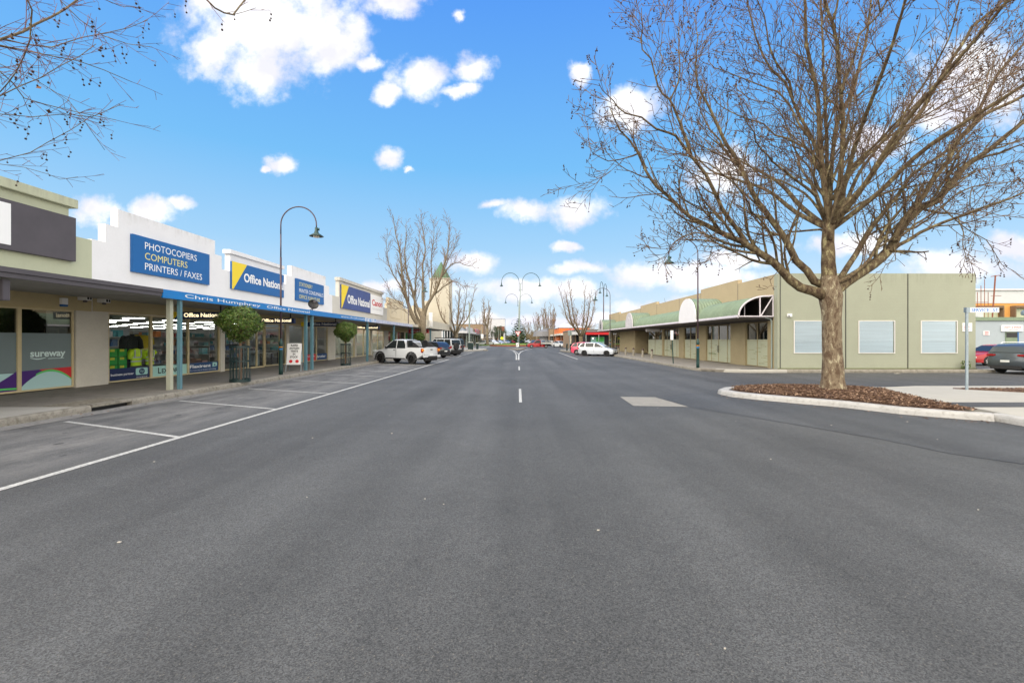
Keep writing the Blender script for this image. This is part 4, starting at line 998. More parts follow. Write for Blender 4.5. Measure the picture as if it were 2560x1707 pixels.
b = MB(); b.box(-43, FX-.27, 14.4, 32.9, 2.92, 2.97); b.box(-43, -18.6, 32.9, 58, 2.92, 2.97); b.build('ceiling', m_intwall, s)
b = MB(); yy = 15.2
while yy < 57:
    xx = -42.0
    while xx < -14.6:
        if yy < 32.5 or xx < -20.4: b.box(xx, xx+1.3, yy, yy+.06, 2.87, 2.90)
        xx += 3.6
    yy += 3.1
b.build('ceiling_lights', m_tube, s)
interior(33.0, 46.6, 5.0, 'dim shop room behind the second round tree')
interior(46.75, 65.9, 5.0, 'dim shop rooms behind the far awning posts', False)
rg = random.Random(21)
def shelving(x, y0, y1, label, face=1, hs=(.45, .9, 1.3, 1.7), along='y'):
    s = thing('display_shelf', label, 'shelf', (x, (y0+y1)/2, .15))
    b = MB(); g2 = MB()
    d = .45
    if along == 'y':
        b.box(x-d/2, x-d/2+.03, y0, y1, .15, 2.0)
        for h in hs: b.box(x-d/2+.03, x+d/2, y0, y1, h-.015, h+.015)
        for h in hs:
            yy = y0+.03
            while yy < y1-.2:
                w = rg.uniform(.08, .28); hh = rg.uniform(.12, .3); 
                if rg.random() < .88: g2.box(x-d/2+.06, x+d/2-rg.uniform(.02, .15), yy, yy+w, h+.016, h+.016+hh)
                yy += w+rg.uniform(.01, .06)
    else:
        b.box(y0, y1, x+d/2-.03, x+d/2, .15, 2.0)
        for h in hs: b.box(y0, y1, x-d/2, x+d/2-.03, h-.015, h+.015)
        for h in hs:
            yy = y0+.03
            while yy < y1-.2:
                w = rg.uniform(.08, .28); hh = rg.uniform(.12, .3)
                if rg.random() < .88: g2.box(yy, yy+w, x-d/2+rg.uniform(.02, .15), x+d/2-.05, h+.016, h+.016+hh)
                yy += w+rg.uniform(.01, .06)
    b.build('rack', m_shelf, s)
    tag(g2.build('shelf_goods', m_goods, origin=(x, y0, .15)), 'mixed stationery packed along the shelf: ' + label, 'goods', kind='stuff')
shelving(21.6, -21.5, -14.8, 'white shelf unit crossing the showroom behind the first hanging sign', along='x')
shelving(-17.2, 16.2, 19.9, 'white shelf unit deep behind the green cartons')
shelving(25.4, -28.0, -18.0, 'long white shelf unit crossing deep in the showroom', along='x')
shelving(29.5, -32.0, -15.5, 'longest white shelf unit far back in the showroom', along='x')
shelving(-33.0, 32.0, 40.0, 'farthest white shelf unit in the showroom')
proto = None; n_ = 0
for col, (xx, yy) in enumerate(((-14.1, 15.28), (-14.1, 15.66), (-14.1, 16.04), (-14.5, 15.30))):
    for lv in range(5 if col in (0, 3) else 4):
        if proto is None:
            proto = thing('carton', 'green carton with yellow label in the window stack above the navy band', 'carton', (xx, yy, .15), group='green cartons stacked in the first showroom window')
            b = MB(); b.box(-.17, .17, -.17, .17, 0, .27); b.bev('box', m_carton, proto, w=.006, local=True)
            b = MB(); b.box(-.173, .173, -.12, .05, .17, .255); b.build('label', m_cartonlid, proto, local=True)
        else: copy_thing(proto, (xx, yy, .15+lv*.285), 0)
b = MB(); b.box(-14.7, -13.9, 15.05, 16.25, .15, .16)
def garment(x, y, z, w, h, mt, label, stripes=False, rz=0.0, sleeve=.22):
    s = thing('garment', label, 'clothing', (x, y, z), rz=rz)
    b = MB(); rows = [(0, .50, .13), (.3, .47, .13), (.62, .50, .13), (.84, .52, .12), (.95, .40, .10), (1.0, .16, .07)]
    n = 14; vs = []
    for t_, ww, dd in rows:
        for j in range(n): a = 2*pi*j/n; vs.append((dd*w*cos(a)*1.3, ww*w*sin(a)*.95*(1+.05*sin(5*a+t_*9)), h*t_))
    b.add(vs, [(i*n+j, i*n+(j+1) % n, (i+1)*n+(j+1) % n, (i+1)*n+j) for i in range(len(rows)-1) for j in range(n)] + [[(len(rows)-1)*n+j for j in range(n)]])
    for sg in (-1, 1): b.tube([(0, sg*w*.40, h*.90), (.02, sg*w*.56, h*.74), (.03, sg*w*.62, h*(.74-sleeve*1.6))], [.09*w/.5, .085*w/.5, .08*w/.5], 8)
    b.build('cloth', mt, s, local=True, smooth=True)
    if stripes:
        b = MB()
        for zz in (.22, .45): b.lathe([(.1, 0), (.1, 0)], n=3) if False else b.add([(.135*w*1.3*cos(2*pi*j/n), .50*w*.98*sin(2*pi*j/n), h*zz+q) for q in (0, .05) for j in range(n)], [(j, (j+1) % n, n+(j+1) % n, n+j) for j in range(n)])
        for sg in (-1, 1): b.box(.05, .085, sg*w*.28-.025, sg*w*.28+.025, h*.5, h*.93)
        b.build('reflective_tape', m_silver, s, local=True)
    return s
garment(-14.0, 16.45, .95, .62, .80, m_jack, 'black jacket hanging in the window over the green cartons')
garment(-13.85, 16.50, .65, .48, .62, m_hivis, 'yellow hi-vis shirt beside the window mullion above the navy band', True)
garment(-13.85, 17.10, .66, .42, .58, m_hivis, 'yellow hi-vis vest above the aqua window band', True, sleeve=.02)
garment(-14.3, 17.35, 1.15, .60, .62, m_polo, 'mustard polo shirt hanging above the hi-vis vest')
garment(-14.2, 16.35, .30, .6, .62, m_jack, 'black trousers and coat bundle below the jacket', sleeve=.02)
def desk(x, y, label):
    s = thing('desk', label, 'desk', (x, y, .15)); b = MB(); b.box(x-.5, x+.5, y-.35, y+.35, .82, .86); b.build('top', m_shelf, s); b = MB()
    for i, j in itertools.product((-1, 1), (-1, 1)): b.box(x+i*.46-.02, x+i*.46+.02, y+j*.31-.02, y+j*.31+.02, .15, .82)
    b.build('frame', m_dkgrey, s)
desk(-14.4, 25.4, 'small desk just inside the glass front left of the lamp post'); desk(-14.4, 27.8, 'small desk behind the red and aqua window bands')
for x_, y_, l in ((-15.0, 25.6, 'grey printer on the floor behind the door glass'), (-14.4, 29.6, 'grey copier behind the red window band')):
    s = thing('copier', l, 'copier', (x_, y_, .15)); b = MB(); b.box(x_-.3, x_+.3, y_-.3, y_+.3, .15, 1.0); b.bev('body', m_palewall, s, w=.02); b = MB(); b.box(x_-.31, x_+.31, y_-.31, y_+.31, 1.0, 1.08); b.bev('lid', m_dkgrey, s, w=.01)

# ================================================================ RIGHT SIDE: GREEN AND TAN BUILDING
RX = 12.9
t = thing('shop_building', 'long tan and pale green building with a green barrel-vaulted canopy on the corner', 'building', (RX, 22.65, 0))
b = MB(); b.box(12.96, 22.75, 22.62, 22.85, 0.05, 4.88); b.build('side_wall', m_greenwall, t)
b = MB()
for x0, x1 in ((13.02, 13.045), (16.27, 16.30), (19.36, 19.39)): b.box(x0, x1, 22.60, 22.619, .15, 4.86)
b.build('wall_joints', m_black, t)
b = MB(); b.box(12.9, 22.75, 22.55, 22.62, .10, .175); b.build('moss_line', m_moss, t)
b = MB(); b.box(12.9, 12.96, 22.61, 22.93, .10, 4.87); b.build('corner_strip', m_greenwall, t)
b = MB(); P = [(22.93, 4.87)]
for y, z in ((26.7, 4.87), (26.7, 5.10), (32.1, 5.10), (32.1, 4.87), (42.3, 4.87), (42.3, 5.11), (47.9, 5.11), (47.9, 4.87), (58.0, 4.87), (58.0, 5.11), (64.5, 5.11)): P.append((y, z))
P += [(64.5, 2.56), (22.93, 2.56)]
b.prism(P, 'x', RX, RX+.25); b.build('wall', m_tan, t)
b = MB()
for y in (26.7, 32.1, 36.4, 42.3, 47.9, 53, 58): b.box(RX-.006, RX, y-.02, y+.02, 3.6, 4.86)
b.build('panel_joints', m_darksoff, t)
b = MB(); b.box(RX+.25, 22.7, 22.9, 64.5, 4.3, 4.45); b.build('roof', m_greyroof, t)
b = MB(); b.box(22.5, 22.75, 22.9, 64.5, 0, 4.86); b.box(RX+.25, 22.5, 64.3, 64.5, 0, 4.86); b.build('rear_walls', m_greenwall, t)
b = MB()
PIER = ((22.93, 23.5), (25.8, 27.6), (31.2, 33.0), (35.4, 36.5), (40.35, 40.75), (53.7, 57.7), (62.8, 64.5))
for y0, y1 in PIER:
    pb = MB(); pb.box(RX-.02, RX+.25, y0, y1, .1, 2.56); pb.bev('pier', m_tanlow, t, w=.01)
b = MB(); b.box(RX+.6, RX+1.6, 45.4, 45.5, .1, 2.6); b.box(RX+1.5, RX+1.6, 45.5, 50.2, .1, 2.6); b.box(RX-.02, RX+1.6, 50.0, 53.7, .1, 2.56); b.build('entry_recess', m_tanlow, t)
b = MB(); b.box(RX+1.0, RX+1.05, 23, 45.3, .12, 2.6); b.build('dark_backing', m_darksoff, t)  # dark sheet stands in for the black interior behind the glass
txt = random.Random(8)
def frosted(y0, y1, door=False, n=11):
    mid = (y0+y1)/2
    w = window(t, y0, y1, z0=.15, z1=2.52, x=RX+.03, fr=m_tanlow, gl=m_darkglass, side=-1, fw=.035, bars=(('v', mid if not door else y0+(y1-y0)*.16),) + ((('v', y0+(y1-y0)*.5), ('v', y0+(y1-y0)*.80)) if door else ()), name='window' if not door else 'door')
    b = MB(); x = RX+.075; P = [(x, y0+.03, .18), (x, y1-.03, .18), (x, y1-.03, 1.60), (x, y0+.03, 1.60)]; P.reverse(); b.poly(P)
    x -= .004; P = [(x, y0+.03, 1.53), (x, y1-.03, 1.53), (x, y1-.03, 1.55), (x, y0+.03, 1.55)]; P.reverse(); b.poly(P, 1)
    for i in range(n):       # unreadable fine print lines
        yy = txt.uniform(y0+.1, y1-.75); zz = .32+i*1.1/n; ww = txt.uniform(.35, .6); hh = .022
        for k in range(7):
            a0 = yy+ww*k/7; P = [(x-.001, a0, zz), (x-.001, a0+ww*.115, zz), (x-.001, a0+ww*.115, zz+hh*txt.uniform(.8, 1.3)), (x-.001, a0, zz+hh)]; P.reverse(); b.poly(P, 1+(txt.random() < .35))
    if door:
        text(b, 'NDIS Provider', (x-.003, y1-.25, .62), MY, UP, 1.15, .085, 2, bold=.02)
    b.build('frosted_film', [m_sagefrost, m_tanlow, m_verge], w)
    if door:
        h = MB()
        for q in (-.07, .07): h.tube([(x-.01, mid+q, .78), (x-.06, mid+q, .80), (x-.06, mid+q, 1.17), (x-.01, mid+q, 1.19)], .013, 6)
        h.build('handle', m_rimdk, w)
frosted(23.5, 25.8); frosted(27.6, 31.2, True); frosted(33.0, 35.4); frosted(36.5, 40.35, True); frosted(40.75, 45.3)
window(t, 45.55, 49.9, z0=.15, z1=2.5, x=RX+1.2, fr=m_tanlow, gl=m_darkglass, side=-1, fw=.08, bars=(('v', 47.0), ('v', 48.4)))
window(t, 57.7, 62.8, z0=.15, z1=2.5, x=RX+.05, fr=m_tanlow, gl=m_darkglass, side=-1, fw=.06, bars=(('v', 59.4), ('v', 61.1)))
for x0, x1 in ((13.74, 15.47), (16.95, 18.69), (20.05, 21.79)):
    b = MB(); b.box(x0-.035, x1+.035, 22.585, 22.64, .905, .94); b.box(x0-.035, x1+.035, 22.585, 22.64, 2.50, 2.535); b.box(x0-.035, x0, 22.585, 22.64, .94, 2.50); b.box(x1, x1+.035, 22.585, 22.64, .94, 2.50)
    w = b.build('window', m_whiteframe, t)
    g2 = MB(); g2.poly([(x0, 22.60, .94), (x1, 22.60, .94), (x1, 22.60, 2.50), (x0, 22.60, 2.50)]); g2.build('pane', glass_mat('side_window_glass', (.95, .98, 1.0), 1.3, 0, .01), w)
    g2 = MB()
    for k in range(26): g2.box(x0+.02, x1-.05, 22.607+(.003 if k % 2 else 0), 22.613, .95+k*.0596, .95+(k+.93)*.0596)
    g2.build('blind', m_blind, w)
b = MB(); b.tube([(12.80, 23.05, 2.62), (12.83, 23.02, 2.5), (12.83, 23.02, .15)], .035, 8); b.tube([(12.5, 23.0, 2.70), (12.80, 23.05, 2.62)], .03, 6); b.build('downpipe', m_greypole, t)
s = thing('security_light', 'small white sensor box high on the green wall', 'light', (13.47, 22.6, 2.7)); b = MB(); b.box(13.36, 13.58, 22.52, 22.618, 2.72, 2.88); b.bev('housing', m_letter, s, w=.01); b = MB(); b.box(13.38, 13.44, 22.50, 22.52, 2.74, 2.79); b.build('sensor', m_dkgrey, s)
s = thing('notice_board', 'small white notice fixed to the green wall behind the street name post', 'sign', (22.3, 22.6, 2.0)); b = MB(); b.box(22.08, 22.55, 22.59, 22.618, 2.0, 2.42); b.build('plate', m_letter, s)
b = MB()
for k in range(4): b.box(22.14, 22.14+.3-(k % 2)*.08, 22.583, 22.589, 2.08+k*.07, 2.10+k*.07)
b.build('print', m_signred, s)
s = MB()
rr = random.Random(4)
for k in range(260):
    a = rr.uniform(0, 2*pi); r = .22*sqrt(rr.random()); z = rr.uniform(.12, .55); c = Vector((22.0+r*cos(a), 22.35+r*sin(a)*.6, z)); l = .04
    d1 = Vector((rr.uniform(-1, 1), rr.uniform(-1, 1), rr.uniform(-.3, 1))).normalized()*l; d2 = d1.cross(Vector((0, 0, 1))).normalized()*l*.5
    s.poly([tuple(c-d1), tuple(c+d2), tuple(c+d1), tuple(c-d2)])
tag(s.build('shrub', m_leafg), 'small self-sown green shrub at the foot of the green wall', 'shrub')

# canopy: corrugated quarter barrel with three cross vaults
cv = thing('barrel_canopy', 'green corrugated barrel canopy with white arched gables over the right footpath', 'canopy', (11.1, 40, 2.7))
CX0, CZ0, CRX, CRZ = 12.55, 2.80, 1.42, 0.98
def barrel(y0, y1, name):
    b = MB(); n = int((y1-y0)/.038); na = 12; vs = []
    for i in range(n+1):
        y = y0+(y1-y0)*i/n; o = .03*sin(2*pi*y/.19)
        for j in range(na+1):
            a = radians(180-92*j/na)
            vs.append((CX0+(CRX+o)*cos(a), y, CZ0+(CRZ+o)*sin(a)))
        vs.append((RX, y, CZ0+CRZ+.01+o))
    k = na+2
    b.add(vs, [(i*k+j, i*k+j+1, (i+1)*k+j+1, (i+1)*k+j) for i in range(n) for j in range(k-1)])
    return b.build(name, m_corr, cv, smooth=True)
GA = (29.68, 45.2, 60.75); GW = 1.44
ys = [22.98, GA[0]-GW, GA[0]+GW, GA[1]-GW, GA[1]+GW, GA[2]-GW, GA[2]+GW, 63.4]
barrel(ys[0], ys[1]+.25, 'corrugated_sheet'); barrel(ys[2]-.25, ys[3]+.25, 'corrugated_sheet'); barrel(ys[4]-.25, ys[5]+.25, 'corrugated_sheet'); barrel(ys[6]-.25, ys[7], 'corrugated_sheet')
for gi, gy in enumerate(GA):
    b = MB(); nx = 44; na = 22; vs = []
    for i in range(nx+1):
        x = 11.08+(RX+.0-11.08)*i/nx; o = .026*sin(2*pi*x/.19)
        for j in range(na+1):
            a = pi*j/na; cz = cos(a); sz = sin(a)
            vs.append((x, gy-(GW+o)*cz, 2.80+(1.42+o)*(sz**.85)))
    k = na+1
    b.add(vs, [(i*k+j, i*k+j+1, (i+1)*k+j+1, (i+1)*k+j) for i in range(nx) for j in range(k-1)]); b.build('cross_vault', m_corr, cv, smooth=True)
    b = MB(); pts = [(gy-(GW+.03)*cos(pi*j/28), 2.80+1.45*(sin(pi*j/28)**.85)) for j in range(29)]; pts = [(gy-GW-.03, 2.70)]+pts+[(gy+GW+.03, 2.70)]
    b.prism(pts, 'x', 11.0, 11.06); b.build('gable_board', (m_gable, m_gable2, m_gable2)[gi], cv)
    if gi:
        b = MB()
        if gi == 1:
            pr = None
            for j in range(14):
                a0, a1 = pi*j/14, pi*(j+1)/14; b.poly([(10.995, gy-.62*cos(a), 2.95+.85*sin(a)) for a in (a0, a1)]+[(10.995, gy-.55*cos(a), 2.95+.77*sin(a)) for a in (a1, a0)])
        else: b.box(10.99, 10.996, gy-.3, gy+.25, 3.0, 3.6); b.box(10.985, 10.99, gy-.1, gy+.1, 3.1, 3.9)
        b.build('faded_emblem', m_gable if gi == 1 else m_dkgrey, cv)
b = MB(); b.tube([(11.10, 22.95, 2.745), (11.10, 63.4, 2.745)], .055, 8); b.box(11.08, 11.14, 23, 63.4, 2.79, 2.84); b.build('eave_trim', m_eave, cv)
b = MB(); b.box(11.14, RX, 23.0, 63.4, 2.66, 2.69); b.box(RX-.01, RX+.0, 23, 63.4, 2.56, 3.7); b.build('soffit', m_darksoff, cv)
b = MB(); y = 22.94; R = .035
b.tube([(11.13, y, 2.76), (12.86, y, 2.76)], R, 8); b.tube([(12.86, y, 2.74), (12.86, y, 3.78)], R, 8); b.tube([(12.20, y, 2.76), (12.20, y, 3.74)], R, 8); b.tube([(12.24, y, 2.78), (12.84, y, 3.74)], R*.9, 8)
b.tube([(CX0+CRX*cos(radians(180-92*j/16)), y, CZ0+CRZ*sin(radians(180-92*j/16))) for j in range(17)]+[(12.86, y, 3.80)], .045, 8)
b.tube([(11.6, 23.3, 2.78), (11.6, 23.3, 3.35)], .02, 6)
b.build('end_frame', m_eave, cv)
s = MB(); s.box(11.55, 12.75, 40.9, 41.15, 2.30, 2.56); tag(s.bev('hanging_sign', m_gable2, w=.01), 'plain white box sign hanging under the green canopy', 'sign')

# bollards
proto = None
for i, (x, y) in enumerate(((10.3, 35.0), (10.33, 37.7), (10.28, 40.5), (10.18, 43.0), (10.22, 46.3))):
    l = ['concrete bollard nearest the thin sign post', 'second concrete bollard from the thin sign post', 'middle concrete bollard of the row on the right footpath', 'fourth concrete bollard, second from the silver hatchback', 'concrete bollard nearest the silver hatchback'][i]
    if proto is None:
        proto = thing('bollard', l, 'bollard', (x, y, .14), group='concrete bollards on the right footpath')
        b = MB(); b.lathe([(.105, 0), (.10, .05), (.078, .55), (.085, .58)], n=8); b.build('shaft', m_bollard, proto, local=True)
        b = MB(); b.lathe([(.088, .58), (.09, .62), (.075, .68), (.04, .715), (.001, .725)], n=12); b.build('cap', m_cap, proto, local=True, smooth=True)
    else: copy_thing(proto, (x, y, .14), 0, l)
# parking sign, lamp posts
s = thing('parking_sign', 'thin dark sign post with a small white plate, leaning slightly', 'sign', (9.45, 27.7, .14))
b = MB(); b.tube([(0, 0, 0), (-.08, 0, 1.88)], .032, 8); b.build('post', m_lampgreen, s, local=True)
b = MB(); b.box(-.20, .0, -.055, -.035, 1.42, 2.02); b.bev('plate', m_letter, s, local=True, w=.02)
def street_lamp(x, y, side, label, proto=None, H=7.15, k=1.0):
    s = thing('street_lamp', label, 'street lamp', (x, y, .14), group='hooked single street lamps')
    b = MB(); b.lathe([(.082, 0), (.078, .2), (.070, 1.22), (.078, 1.24), (.078, 1.34), (.04, 1.42), (.036, 1.5)], n=14); b.build('base_column', m_lampgreen, s, local=True, smooth=True)
    b = MB(); b.lathe([(.081, 1.13), (.081, 1.16)], n=14); b.build('orange_band', m_orange, s, local=True)
    b = MB(); b.lathe([(.079, 1.03), (.079, 1.075)], n=14); b.build('blue_band', M('band_blue', (.05, .25, .6), .5), s, local=True)
    R = .745; zc = H-R-.14
    b = MB(); b.tube([(0, 0, 1.5), (0, 0, 4.9)], .036, 10); b.tube([(0, 0, 4.9), (0, 0, zc-.4)], .027, 10); b.build('pole', m_lampplum, s, local=True, smooth=True)
    b = MB(); pts = [(0, 0, zc-.4), (0, 0, zc)]+[(side*(R-R*cos(pi*j/18)), 0, zc+R*sin(pi*j/18)) for j in range(1, 19)]+[(side*2*R, 0, zc-.14)]
    b.tube(pts, .026, 8); b.build('arm', m_lampplum, s, local=True, smooth=True)
    hx = side*2*R; zt = zc-.12
    b = MB(); b.lathe([(.04, zt), (.062, zt-.01), (.062, zt-.14), (.08, zt-.17), (.095, zt-.24), (.28, zt-.36), (.285, zt-.375), (.26, zt-.37), (.09, zt-.26)], (hx, 0), 20, cap=False); b.box(hx+.06, hx+.12, -.03, .03, zt-.13, zt-.03); b.build('shade', m_lampgreen, s, local=True, smooth=True)
    b = MB(); b.lathe([(.11, zt-.30), (.14, zt-.37), (.12, zt-.42), (.001, zt-.44)], (hx, 0), 16); b.build('lens', m_lens, s, local=True, smooth=True)
    return s
street_lamp(-9.93, 19.05, 1, 'tall hooked lamp on the left footpath between the round tree and the sandwich board')
street_lamp(-9.93, 41.2, 1, 'hooked lamp behind the white ute and the tall bare tree')
street_lamp(9.25, 23.4, -1, 'hooked lamp in front of the white arched gable, its hood under the big tree', H=6.75)
street_lamp(9.25, 45.7, -1, 'farther hooked lamp beyond the silver hatchback', H=6.75)
def double_lamp(x, y, label, rz=0.0, lean=0.0, H=13.6):
    s = thing('double_street_lamp', label, 'street lamp', (x, y, .13), rz=rz, group='tall double-armed lamps')
    b = MB(); b.tube([(0, 0, 0), (lean*.3, 0, 4.0), (lean*.6, 0, 8.0), (lean, 0, 11.7)], [.16, .13, .10, .075], 10); b.build('pole', m_greypole if H > 13 else m_lampplum, s, local=True, smooth=True)
    for sg in (-1, 1):
        R = 1.6; x0 = lean+sg*.28; zc = H-1.75
        b = MB(); b.tube([(x0, 0, 10.2), (x0, 0, zc)]+[(x0+sg*(R-R*cos(pi*j/16)), 0, zc+R*1.06*sin(pi*j/16)) for j in range(1, 17)]+[(x0+sg*2*R, 0, zc-.2)], .05, 6); b.tube([(lean, 0, 10.5), (x0, 0, 10.5)], .03, 5); b.tube([(lean, 0, 11.65), (x0, 0, 11.65)], .03, 5); b.build('arm', m_lampgreen, s, local=True)
        b = MB(); hx = x0+sg*2*R; zt = zc-.1; b.lathe([(.08, zt), (.10, zt-.35), (.18, zt-.42), (.33, zt-.62), (.2, zt-.6)], (hx, 0), 14, cap=False); b.build('shade', m_lampgreen, s, local=True)
        b = MB(); b.lathe([(.16, zt-.5), (.15, zt-.66), (.001, zt-.7)], (hx, 0), 10); b.build('lens', m_lens, s, local=True)
double_lamp(.12, 82.7, 'tall double-armed lamp just before the roundabout, largest of the three in line', lean=.36)
double_lamp(.2, 121, 'middle double-armed lamp of the three seen in line over the street')
double_lamp(.2, 240, 'smallest and farthest double-armed lamp over the street', H=12.0)
double_lamp(17.4, 92.5, 'double-armed lamp seen over the green canopy, its arms pointing up the side road', rz=radians(68), H=13.0)

# ---- furniture on the left footpath
def topiary(x, y, zt, rx, rz_, zc, label, cage_h, cage_r, seed):
    s = thing('topiary_tree', label, 'tree', (x, y, .14), group='clipped round trees along the left kerb')
    rr = random.Random(seed); b = MB()
    b.tube([(0, 0, 0), (.01, .01, .7), (0, 0, zc-.14-rz_*.55)], [.05, .042, .045], 7)
    for k in range(22):
        a = rr.uniform(0, 2*pi); q = rr.uniform(.2, .9); b.tube([(0, 0, zc-.14-rz_*.6), (rx*q*.5*cos(a), rx*q*.5*sin(a), zc-.14-rz_*.2), (rx*q*cos(a), rx*q*sin(a), zc-.14+rz_*rr.uniform(-.3, .6))], [.02, .012, .005], 4)
    b.build('trunk', m_shrubstem, s, local=True)
    b = MB(); n = 0; N_ = 11000
    clumps = [(Vector((rr.gauss(0, 1), rr.gauss(0, 1), rr.gauss(0, 1))).normalized(), rr.uniform(.10, .22)) for _ in range(70)]
    while n < N_:
        d = Vector((rr.gauss(0, 1), rr.gauss(0, 1), rr.gauss(0, 1))).normalized()
        bump = 0
        for c, w in clumps:
            q = d.dot(c)
            if q > .93: bump = max(bump, (q-.93)/.07*.17)
        if d.z < -.35 and rr.random() < .5: continue
        r = (1-abs(rr.gauss(0, .15)))*(.93+1.3*bump+.13*mnoise.noise(d*2.2+Vector((seed, 0, 0)))+(.10 if rr.random() < .05 else 0))
        tp = 1.0 if d.z > -.1 else 1-.45*(-d.z-.1)
        p = Vector((d.x*rx*r*tp, d.y*rx*r*tp, zc-.14+d.z*rz_*r*(1.0 if d.z > 0 else 1.05)))
        up = (d*.7+Vector((rr.uniform(-.8, .8), rr.uniform(-.8, .8), rr.uniform(-.6, .6)))).normalized(); l = rr.uniform(.020, .042)
        a1 = up.orthogonal().normalized(); a2 = up.cross(a1); th = rr.uniform(0, pi); e_ = a1*cos(th)+a2*sin(th); f_ = up.cross(e_)
        b.poly([tuple(p-e_*l), tuple(p+f_*l*.55), tuple(p+e_*l), tuple(p-f_*l*.55)]); n += 1
    b.build('foliage', m_leafg, s, local=True)
    c = thing('tree_guard', 'dark green slatted steel guard round ' + label.split(',')[0], 'tree guard', (x, y, .14), group='steel tree guards')
    ns = 18
    b = MB()
    for k in range(ns):
        a = 2*pi*k/ns
        if cage_r < .3 and k % 3 == 2: continue
        ca, sa = cos(a), sin(a); w = .018; r = cage_r
        p = [(r*ca-w*sa, r*sa+w*ca), (r*ca+w*sa, r*sa-w*ca), ((r+.008)*ca+w*sa, (r+.008)*sa-w*ca), ((r+.008)*ca-w*sa, (r+.008)*sa+w*ca)]
        b.prism(p, 'z', 0.02, cage_h)
    b.build('slats', m_cage, c, local=True)
    for z0, z1 in ((0.0, .10), (.56*cage_h, .56*cage_h+.035), (cage_h-.07, cage_h)):
        b = MB(); b.lathe([(cage_r-.012, z0), (cage_r-.012, z1)], n=24, cap=False); b.lathe([(cage_r+.016, z0), (cage_r+.016, z1)], n=24, cap=False); b.build('hoop', m_cage, c, local=True)
topiary(-9.62, 15.75, 2.72, .66, .56, 2.14, 'clipped round tree nearest the camera, left of the lamp post', 1.24, .31, 1)
topiary(-9.73, 25.7, 2.58, .58, .50, 2.05, 'second clipped round tree, between the sandwich board and the white ute', 1.22, .27, 2)
topiary(-9.75, 44.6, 2.2, .55, .5, 1.75, 'small far clipped tree half hidden by the white ute', 1.0, .25, 3)
# sandwich board: crop x 1017-1213 -> 733-766 px
s = thing('sandwich_board', 'white sandwich board advertising rapid antigen tests with two red dots', 'sandwich board', (-10.35, 21.1, .14), rz=radians(12))
b = MB(); tl = .10
def bp(u, v, o=0): return (u, -.20+(.16*v)-o, .30+v*.98)
b.add([bp(-.31, 0), bp(.31, 0), bp(.31, 1), bp(-.31, 1), bp(-.31, 0, -.02), bp(.31, 0, -.02), bp(.31, 1, -.02), bp(-.31, 1, -.02)], [(0, 1, 2, 3), (7, 6, 5, 4), (0, 4, 5, 1), (1, 5, 6, 2), (2, 6, 7, 3), (3, 7, 4, 0)]); b.build('front_panel', m_letter, s, local=True)
b = MB()
for u in (-.29, .29): b.tube([(u*1.12, -.25, 0), (u, .03-.06, 1.24)], .014, 6); b.tube([(u*1.05, .28, 0), (u, -.03, 1.24)], .014, 6)
b.build('frame', m_galv, s, local=True)
b = MB()
b.box(-.30, .30, .10, .115, .35, .36)
upv = Vector((0, .16, .98)).normalized()
for k, (tx, w) in enumerate((('RAPID', .30), ('ANTIGEN', .42), ('TESTS', .32), ('IN', .10), ('STOCK', .34))):
    v = .86-k*.135; q = bp(-w/2, v, .006); text(b, tx, q, PX, tuple(upv), w, .085, bold=.03)
b.build('black_lettering', m_black, s, local=True)
b = MB()
for cx_ in (-.13, .14):
    q = Vector(bp(cx_, .16, .006)); b.poly([tuple(q+Vector((.075*cos(a*pi/9), 0, 0))+upv*.075*sin(a*pi/9)) for a in range(18)])
b.build('red_dots', m_signred, s, local=True)
# bins and bollards at the outstand
def green_bin(x, y, label, w=.32, h=1.05):
    s = thing('litter_bin', label, 'bin', (x, y, .14), group='green bins at the left kerb outstand')
    b = MB(); b.box(-w, w, -w, w, .04, h-.08); b.bev('body', m_cage, s, w=.03, local=True); b = MB(); b.box(-w-.03, w+.03, -w-.03, w+.03, h-.08, h); b.bev('lid', m_binTop, s, w=.02, local=True)
green_bin(-6.92, 66.0, 'wide green litter bin with pale lid on the left outstand', .33, 1.08)
green_bin(-5.95, 66.6, 'narrow green litter bin right of the wide one', .17, .98)
for x, y, l in ((-6.45, 64.6, 'dark bollard between the two green bins'), (6.35, 59.0, 'left dark bollard beside the grey sign back on the right'), (6.75, 58.3, 'right dark bollard beside the grey sign back on the right')):
    b = MB(); b.lathe([(.09, .13), (.085, .9), (.11, .92), (.11, .98), (.05, 1.05), (.001, 1.06)], (x, y), 10); tag(b.build('bollard', m_lampgreen, smooth=True), l, 'bollard')
# roundabout signs
s = thing('give_way_sign', 'red and white triangular give way sign with GIVE WAY lettering before the roundabout', 'sign', (0, 74.2, .13))
b = MB(); b.tube([(0, 0, 0), (0, 0, 2.9)], .04, 8); b.build('post', m_galv, s, local=True)
def tri(r, y, h=0): return [(-r, y, 2.78+h), (0, y, 2.78+h-r*1.72), (r, y, 2.78+h)]
b = MB(); b.poly(tri(.48, -.05)); b.poly([p for p in reversed(tri(.48, -.045))]); b.build('red_border', m_signred, s, local=True)
b = MB(); b.poly(tri(.345, -.056, -.075)); b.build('white_field', m_letter, s, local=True)
b = MB(); text(b, 'GIVE', (-.17, -.06, 2.54), PX, UP, .34, .10, bold=.02); text(b, 'WAY', (-.13, -.06, 2.41), PX, UP, .26, .10, bold=.02); b.build('lettering', m_black, s, local=True)
s = thing('keep_left_sign', 'white keep left plate with a diagonal black arrow low on the splitter island', 'sign', (-.08, 73.4, .13))
b = MB(); b.box(-.23, .23, -.02, 0, .28, .92); b.bev('plate', m_letter, s, w=.01, local=True); b = MB(); b.tube([(0, .02, 0), (0, .02, .9)], .03, 8); b.build('post', m_galv, s, local=True)
